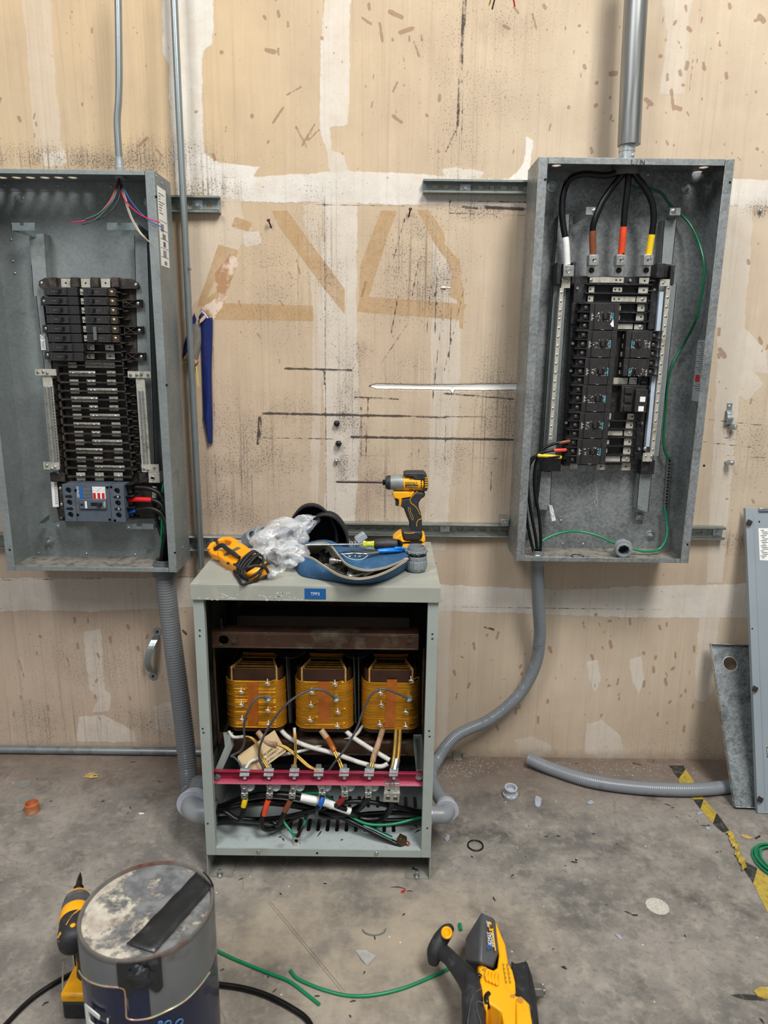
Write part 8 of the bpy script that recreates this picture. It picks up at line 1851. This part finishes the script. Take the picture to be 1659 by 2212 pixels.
def canhit(x, y):
    d_ = ray(x, y); o_ = CAM-KC; A_ = d_.x**2+d_.y**2; B_ = 2*(o_.x*d_.x+o_.y*d_.y); C_ = o_.x**2+o_.y**2-KR**2; D_ = max(0, B_*B_-4*A_*C_); return CAM+d_*((-B_-math.sqrt(D_))/(2*A_))
up_ = [(172, 2096), (180, 2108), (196, 2120), (220, 2128), (245, 2131), (264, 2133), (271, 2143), (273, 2180), (278, 2200)]; dn_ = [(278, 2200), (320, 2199), (362, 2182), (400, 2160), (430, 2130), (452, 2100)]
line = [canhit(*q_) for q_ in up_]+[canhit(*q_) for q_ in dn_[1:]]
aa = [cang(p) for p in line]; zz = [p.z for p in line]
order = sorted(range(len(aa)), key=lambda i: aa[i])
def zline(a):
    P_ = [(aa[i], zz[i]) for i in order]
    if a <= P_[0][0]: return P_[0][1]
    for k in range(len(P_)-1):
        if P_[k][0] <= a <= P_[k+1][0]: f = (a-P_[k][0])/max(1e-6, P_[k+1][0]-P_[k][0]); return P_[k][1]*(1-f)+P_[k+1][1]*f
    return P_[-1][1]
a0_, a1_ = aa[0]-.25, aa[-1]+.35
obj('label', wrap(MB(), a0_, a1_, lambda f: .01, lambda f: zline(a0_+(a1_-a0_)*f), .0008, 90, 4), mat('navy_label', '#141c3a', .3, 0, .25, 6, coat=.3), can, smooth=180)
a2, a3 = canhit(275, 2140), canhit(322, 2140); obj('label', wrap(MB(), cang(a2), cang(a3), lambda f: zline(cang(a2)+.02)-.03, lambda f: canhit(295, 2118).z, .0006, 10, 4), mat('navy_label', '#141c3a'), can, smooth=180)
m_ = bpy.data.materials.new('holographic_foil'); m_.use_nodes = True; t = NT(m_); n1 = t.noise(t.coord(), 55, 2); cr = t.n('ShaderNodeValToRGB', i_Fac=n1); e_ = cr.color_ramp.elements; e_[0].position = .3; e_[0].color = (.75, .25, .12, 1); e_[1].position = .7; e_[1].color = (.75, .65, .1, 1)
for p_, c in ((.42, (.45, .42, .38, 1)), (.5, (.8, .35, .25, 1)), (.56, (.3, .55, .3, 1)), (.62, (.5, .45, .4, 1))): k = e_.new(p_); k.color = c
t.l(cr.outputs[0], t.b.inputs['Base Color']); t.b.inputs['Roughness'].default_value = .25; t.b.inputs['Metallic'].default_value = .5
b = MB(); P_ = [KC+(p-KC)*1.0+Vector(((p.x-KC.x), (p.y-KC.y), 0)).normalized()*.0012 for p in line]; b.tube(P_, .0016, 6, 4, flat=1); obj('foil_line', b, m_, can, smooth=80)
for tx, x, y, sz in (('E', 212, 2244, .105), ('I', 236, 2208, .016), ('R', 348, 2216, .02), ('O', 386, 2214, .022), ('O', 362, 2214, .018)):
    p = canhit(x, y); a = cang(p); text('lettering', tx, p+Vector((math.cos(a), math.sin(a), 0))*(.006 if tx == 'E' else .002), Vector((-math.sin(a), math.cos(a), 0)), (0, 0, 1), sz, M_WINK if tx in 'EI' else mat('pale_blue_print', '#5a7ea8', .4), can, off=.001, depth=.001, align='CENTER')

# ---------------------------------------------------------------- impact driver on the floor, behind the can
fd = thing('impact_driver', 'worn yellow and black impact driver standing on the floor behind the can', 'power tool', (-.645, 1.27, 0))
D0 = Vector((-.621, 1.25, 0)); hz_ = .185
b = MB(); b.box(D0+Vector((-.040, -.045, .0005)), D0+Vector((.040, .065, .045))); obj('battery', b, M_OVERM, fd, bevel=.006, seg=2)
b = MB(); b.box(D0+Vector((-.041, -.047, .045)), D0+Vector((.041, .062, .068))); obj('battery_deck', b, M_YEL, fd, bevel=.006, seg=2)
b = MB(); b.tube([D0+Vector((0, .012, .062)), D0+Vector((0, .004, .10)), D0+Vector((0, -.006, .14)), D0+Vector((0, -.004, hz_-.01))], .022, 14, 5, radii=[.030, .020, .019, .024]); obj('handle', b, M_OVERM, fd, smooth=80)
obj('side_hook', MB().tube([D0+Vector((-.043, -.03, .05)), D0+Vector((-.050, -.01, .075)), D0+Vector((-.050, .0, .10))], .0018, 6, 4).box(D0+Vector((-.041, .02, .062)), D0+Vector((-.034, .045, .115))), M_STEEL, fd)
obj('yellow_side', MB().box(D0+Vector((-.040, .02, .068)), D0+Vector((-.030, .05, .12))), M_YEL, fd, bevel=.003)
c_ = D0+Vector((-.004, -.045, hz_)); b = MB(); b.lathe([(.016, -.002), (.027, .006), (.031, .02), (.031, .07), (.030, .088)], c_, (-.34, 1, .02), 28); obj('motor_housing', b, M_OVERM, fd, smooth=60)
ax_ = Vector((-.34, 1, .02)).normalized()
b = MB(); b.lathe([(.0312, .066), (.0325, .070), (.0325, .090), (.031, .094)], c_, ax_, 28)
obj('yellow_ring', b, M_YEL, fd, smooth=60)
obj('yellow_side', hull(MB(), [c_+Vector((dx-.3*dy, dy, dz)) for dx, dy, dz in ((-.026, .0, -.012), (-.033, .03, -.012), (-.033, .075, -.012), (-.028, .0, .012), (-.034, .03, .004), (-.034, .075, .004), (-.020, .0, .018), (-.024, .012, .018), (-.02, .0, -.02), (-.02, .075, -.02))]), M_YEL, fd, bevel=.002)
b = MB(); b.lathe([(.031, .090), (.031, .105), (.027, .130), (.020, .138)], c_, ax_, 28); obj('gear_case', b, mat('scuffed_nose', '#55565a', .5, .2, .3, 60, dirt='#7d7d7a', dirt_amt=.3), fd, smooth=60)
b = MB(); b.lathe([(.0265, .128), (.0265, .132), (.021, .142), (.012, .143)], c_, ax_, 28); obj('nose_ring', b, M_YEL, fd)
b = MB(); b.lathe([(.007, .14), (.007, .154), (.0105, .158), (.011, .166), (.0075, .170), (.0065, .186), (.005, .198), (.001, .215)], c_, ax_, 16); obj('chuck', b, M_BLACK2, fd)
b = MB()
for k in range(4): b.tube([c_+ax_*.004+Vector((-.030+.0*k, .006+.016*k, .012)), c_+Vector((-.027, .012+.016*k, .022))], .003, 6, 2)
b.tube([c_+Vector((-.028, .03, .020)), c_+Vector((-.022, .026, .028)), c_+Vector((-.018, .05, .031)), c_+Vector((-.006, .066, .033))], .0012, 6, 4); b.sphere(c_+Vector((-.006, .022, .0315)), .006, 10, (1, 1, .4))
obj('yellow_piping', b, M_YEL, fd, smooth=80)

# ---------------------------------------------------------------- cordless saw, front right
sw = thing('cordless_saw', 'yellow and black cordless saw with a big battery lying on the floor, front right', 'power tool', G(1100, 2150))
M_SAWY = mat('saw_yellow', '#f2ab07', .42, 0, .04, 20, .08, 300, dirt='#b87d10', dirt_amt=.06); M_BATG = mat('battery_grey', '#4d4e51', .5, 0, .08, 40, .15, 300)
def g3(x, y, z): return G(x, y, z)
# battery: ridge, left face, right face
pts = [g3(1040, 1972, .135), g3(1065, 1983, .130), g3(1070, 1990, .120), g3(1076, 2058, .120), g3(1064, 2091, .115), g3(1036, 2078, .135), g3(1038, 1975, .13), g3(1006, 2028, .10), g3(1005, 2078, .09), g3(1008, 2024, .04), g3(1006, 2075, .03), g3(1032, 2100, .03), g3(1070, 2095, .03), g3(1080, 2040, .03), g3(1060, 1984, .04), g3(1035, 1985, .04)]
bt = obj('battery', hull(MB(), pts), M_BATG, sw, bevel=.005, seg=2)
q = [g3(1035, 1990, .1352), g3(1010, 2029, .104), g3(1009, 2076, .096), g3(1032, 2074, .1335)]; 
B0, B1 = g3(1066, 1994, .1305), g3(1073, 2055, .1245)
fx_ = (g3(1062, 2050, .130)-g3(1056, 1990, .136)).normalized(); uy_ = (g3(1071, 2010, .124)-g3(1045, 2005, .137)).normalized()
def onb(x, y, z): return g3(x, y, z)
text('lettering', 'POWER', onb(1057, 2014, .1375), fx_, uy_, .0105, M_WINK, bt, off=.002, depth=.0004); text('lettering', 'STACK', onb(1051, 2014, .1405), fx_, uy_, .0105, M_WINK, bt, off=.002, depth=.0006)
text('lettering', '20V', onb(1050, 1990, .1405), fx_, uy_, .010, M_WINK, bt, off=.002, depth=.0006)
b = MB(); b.slab([onb(1055, 1992, .139), onb(1057, 2011, .139), onb(1063, 2011, .136), onb(1061, 1993, .136)], (0, 0, .001)); bd = obj('badge', b, M_YEL, bt); text('lettering', 'XR', onb(1056.5, 1996, .1405), fx_, uy_, .009, M_INK, bd, off=.001, depth=.0006)
b = MB(); b.slab([onb(1062, 2006, .136), onb(1069, 2054, .131), onb(1071.5, 2054, .130), onb(1065, 2006, .135)], (0, 0, .001)); obj('yellow_stripe', b, M_YEL, bt)
for k in range(3): obj('blue_stripe', MB().slab([onb(1053+k*4, 2043-k, .1395-.0015*k), onb(1054+k*4, 2051-k, .1395-.0015*k), onb(1056+k*4, 2051-k, .1385-.0015*k), onb(1055+k*4, 2043-k, .1385-.0015*k)], (0, 0, .0008)), M_BLUET, bt)
def gh(pts_top, z0, zlow, name, m, bevel=.006, seg=3, sx=0):
    b = MB(); q_ = [g3(x, y, z) for x, y, z in pts_top]; top = q_; low = [Vector((p.x+sx, p.y+.004, zlow)) for p in q_]; n = len(q_)
    vs = low+top; b.add(vs, [tuple(range(n)), tuple(range(2*n-1, n-1, -1))]+[(i, n+i, n+(i+1) % n, (i+1) % n) for i in range(n)])
    return obj(name, b, m, sw, bevel=bevel, seg=seg)
gh([(1064, 1984, .118), (1071, 1988, .118), (1085, 2025, .115), (1092, 2040, .112), (1098, 2080, .110), (1107, 2095, .108), (1113, 2120, .106), (1114, 2143, .106), (1108, 2150, .106), (1080, 2130, .112), (1062, 2115, .115), (1062, 2098, .115), (1074, 2090, .115), (1078, 2062, .115), (1074, 2035, .116)], 0, .02, 'battery_shoe', M_SAWY, .003, 2)
gh([(1031, 2087, .105), (1040, 2082, .115), (1056, 2092, .118), (1078, 2100, .115), (1080, 2122, .112), (1113, 2150, .108), (1122, 2152, .105), (1128, 2160, .10), (1140, 2168, .10), (1149, 2215, .095), (1152, 2260, .09), (1092, 2260, .10), (1088, 2212, .105), (1083, 2185, .108), (1070, 2175, .11), (1054, 2165, .112), (1052, 2185, .108), (1046, 2175, .105), (1035, 2150, .105), (1026, 2125, .105), (1025, 2115, .105), (1036, 2112, .11), (1034, 2098, .108)], 0, .01, 'yellow_housing', M_SAWY, .004, 2)
gh([(1114, 2155, .112), (1128, 2152, .11), (1144, 2168, .108), (1150, 2212, .10), (1153, 2262, .10), (1118, 2262, .11), (1116, 2212, .112)], 0, .05, 'gear_cover', mat('saw_yellow', '#f2ab07'), .004, 3)
b = MB()
for (x, y, z, r_) in ((1107, 2153, .110, .0045), (1124, 2160, .1145, .0055), (1048, 2093, .1185, .004)): b.cyl(g3(x, y, z-.001), g3(x, y, z+.0006), r_, 16)
obj('screw_recess', b, mat('ochre_recess', '#b87a12', .6), sw)
b = MB()
for k in range(4): b.tube([g3(1052+k*7, 2098+k*2, .119), g3(1050+k*7, 2108+k*3, .118), g3(1054+k*7, 2120+k*3, .115)], .0035, 8, 3)
obj('vent_rib', b, M_SAWY, sw, smooth=80)
b = MB()
for k in range(14):
    for j in range(2): p = g3(1087+j*9+k*.5, 2083+k*3.1, .1135-.0002*k); b.box(p+Vector((-.0022, -.0004, 0)), p+Vector((.0022-.001*(k % 3), .0004, .0006)))
obj('print', b, M_INK, sw)
# black grip, arm and T handle (one moulded piece of overmould each)
obj('main_grip', MB().tube([g3(1016, 2120, .10), g3(1020, 2145, .10), g3(1022, 2175, .095), g3(1024, 2210, .09), g3(1026, 2262, .085)], .024, 18, 7, radii=[.020, .022, .023, .024, .023], flat=1.1), M_OVERM, sw, smooth=80)
obj('handle_arm', MB().tube([g3(958, 2058, .075), g3(972, 2070, .08), g3(990, 2092, .085), g3(1008, 2115, .09), g3(1022, 2138, .095)], .017, 18, 7, radii=[.017, .0165, .018, .021, .024]), M_OVERM, sw, smooth=80)
obj('cross_handle', MB().tube([g3(974, 2003, .10), g3(965, 2012, .10), g3(952, 2030, .09), g3(940, 2056, .07), g3(936, 2080, .045)], .018, 18, 7, radii=[.009, .0155, .018, .019, .012], flat=1.0), M_OVERM, sw, smooth=80)
p = g3(965, 2014, .1165); b = MB(); b.tube([p+Vector((.0095*math.cos(a), .0135*math.sin(a), -.001+.001*math.cos(a))) for a in [i*math.pi/8 for i in range(16)]], .0035, 8, 2, True); b.cyl(p+Vector((0, 0, -.004)), p+Vector((0, 0, -.001)), .010, 16); obj('handle_end_ring', b, M_SAWY, sw, smooth=80)
obj('strap_slot', MB().tube([g3(1032, 2116, .112), g3(1034, 2106, .118), g3(1040, 2110, .117)], .0035, 8, 4), M_BLACK2, sw, smooth=80)
obj('trigger', MB().tube([g3(1056, 2146, .110), g3(1051, 2152, .112), g3(1052, 2165, .110), g3(1056, 2175, .10)], .005, 8, 5), M_BLACK2, sw, smooth=80)
for pl_ in ([(1040, 2135), (1022, 2150), (1013, 2190), (1010, 2215)], [(1050, 2170), (1032, 2163), (1030, 2180), (1040, 2212)]):
    obj('grip_line', MB().tube([g3(x, y, .121-.0008*i) for i, (x, y) in enumerate(pl_)], .0007, 6, 4), mat('grey_tie', '#5c6063'), sw, smooth=80)
# guard and shoe on the right
gh([(1105, 2074, .075), (1112, 2080, .075), (1130, 2078, .075), (1137, 2078, .07), (1143, 2130, .07), (1152, 2180, .07), (1158, 2262, .07), (1120, 2262, .08), (1114, 2160, .08), (1112, 2120, .08), (1104, 2090, .078)], 0, .004, 'guard', mat('scuffed_black', '#25262a', .5, .1, .3, 50, .3, 90, dirt='#55575a', dirt_amt=.25), .004, 2)
gh([(1134, 2072, .055), (1140, 2080, .055), (1150, 2110, .05), (1158, 2150, .05), (1165, 2215, .045), (1168, 2262, .045), (1154, 2262, .05), (1148, 2200, .05), (1140, 2130, .055)], 0, .003, 'guard_plate', mat('worn_plate', '#3b3c40', .35, .6, .3, 30), .002, 2)
b = MB(); p = g3(1150, 2140, .035); b.cyl(p, p+Vector((.022, 0, 0)), .014, 6); b.cyl(p+Vector((.022, 0, 0)), p+Vector((.027, 0, 0)), .0065, 10); obj('blade_bolt', b, mat('grey_bolt', '#77736c', .4, .6), sw, bevel=.001)

# gypsum crumbs fallen along the foot of the wall
rn = random.Random(31); b = MB()
for k in range(420):
    x = rn.gauss(1000, 45) if k % 2 else rn.uniform(950, 1500); y = (rn.gauss(1662, 16) if k % 2 else rn.uniform(1640, 1668)+(x-950)*.02)
    if y < 1634+(x-950)*.022 or x < 946: continue
    p = G(x, y, 0); r_ = rn.uniform(.0006, .0022); q = [p+Vector((r_*math.cos(a+k), r_*math.sin(a+k), 0)) for a in (0, 2.1, 4.2)]+[p+Vector((0, 0, r_*1.2))]
    b.add(q, [(0, 2, 1), (0, 1, 3), (1, 2, 3), (2, 0, 3)])
o = obj('gypsum_crumbs', b, mat('gypsum', '#cdc3b8', .9, 0, .2, 50)); o['kind'] = 'stuff'; tag(o, 'white gypsum crumbs scattered on the floor right of the transformer', 'crumbs')
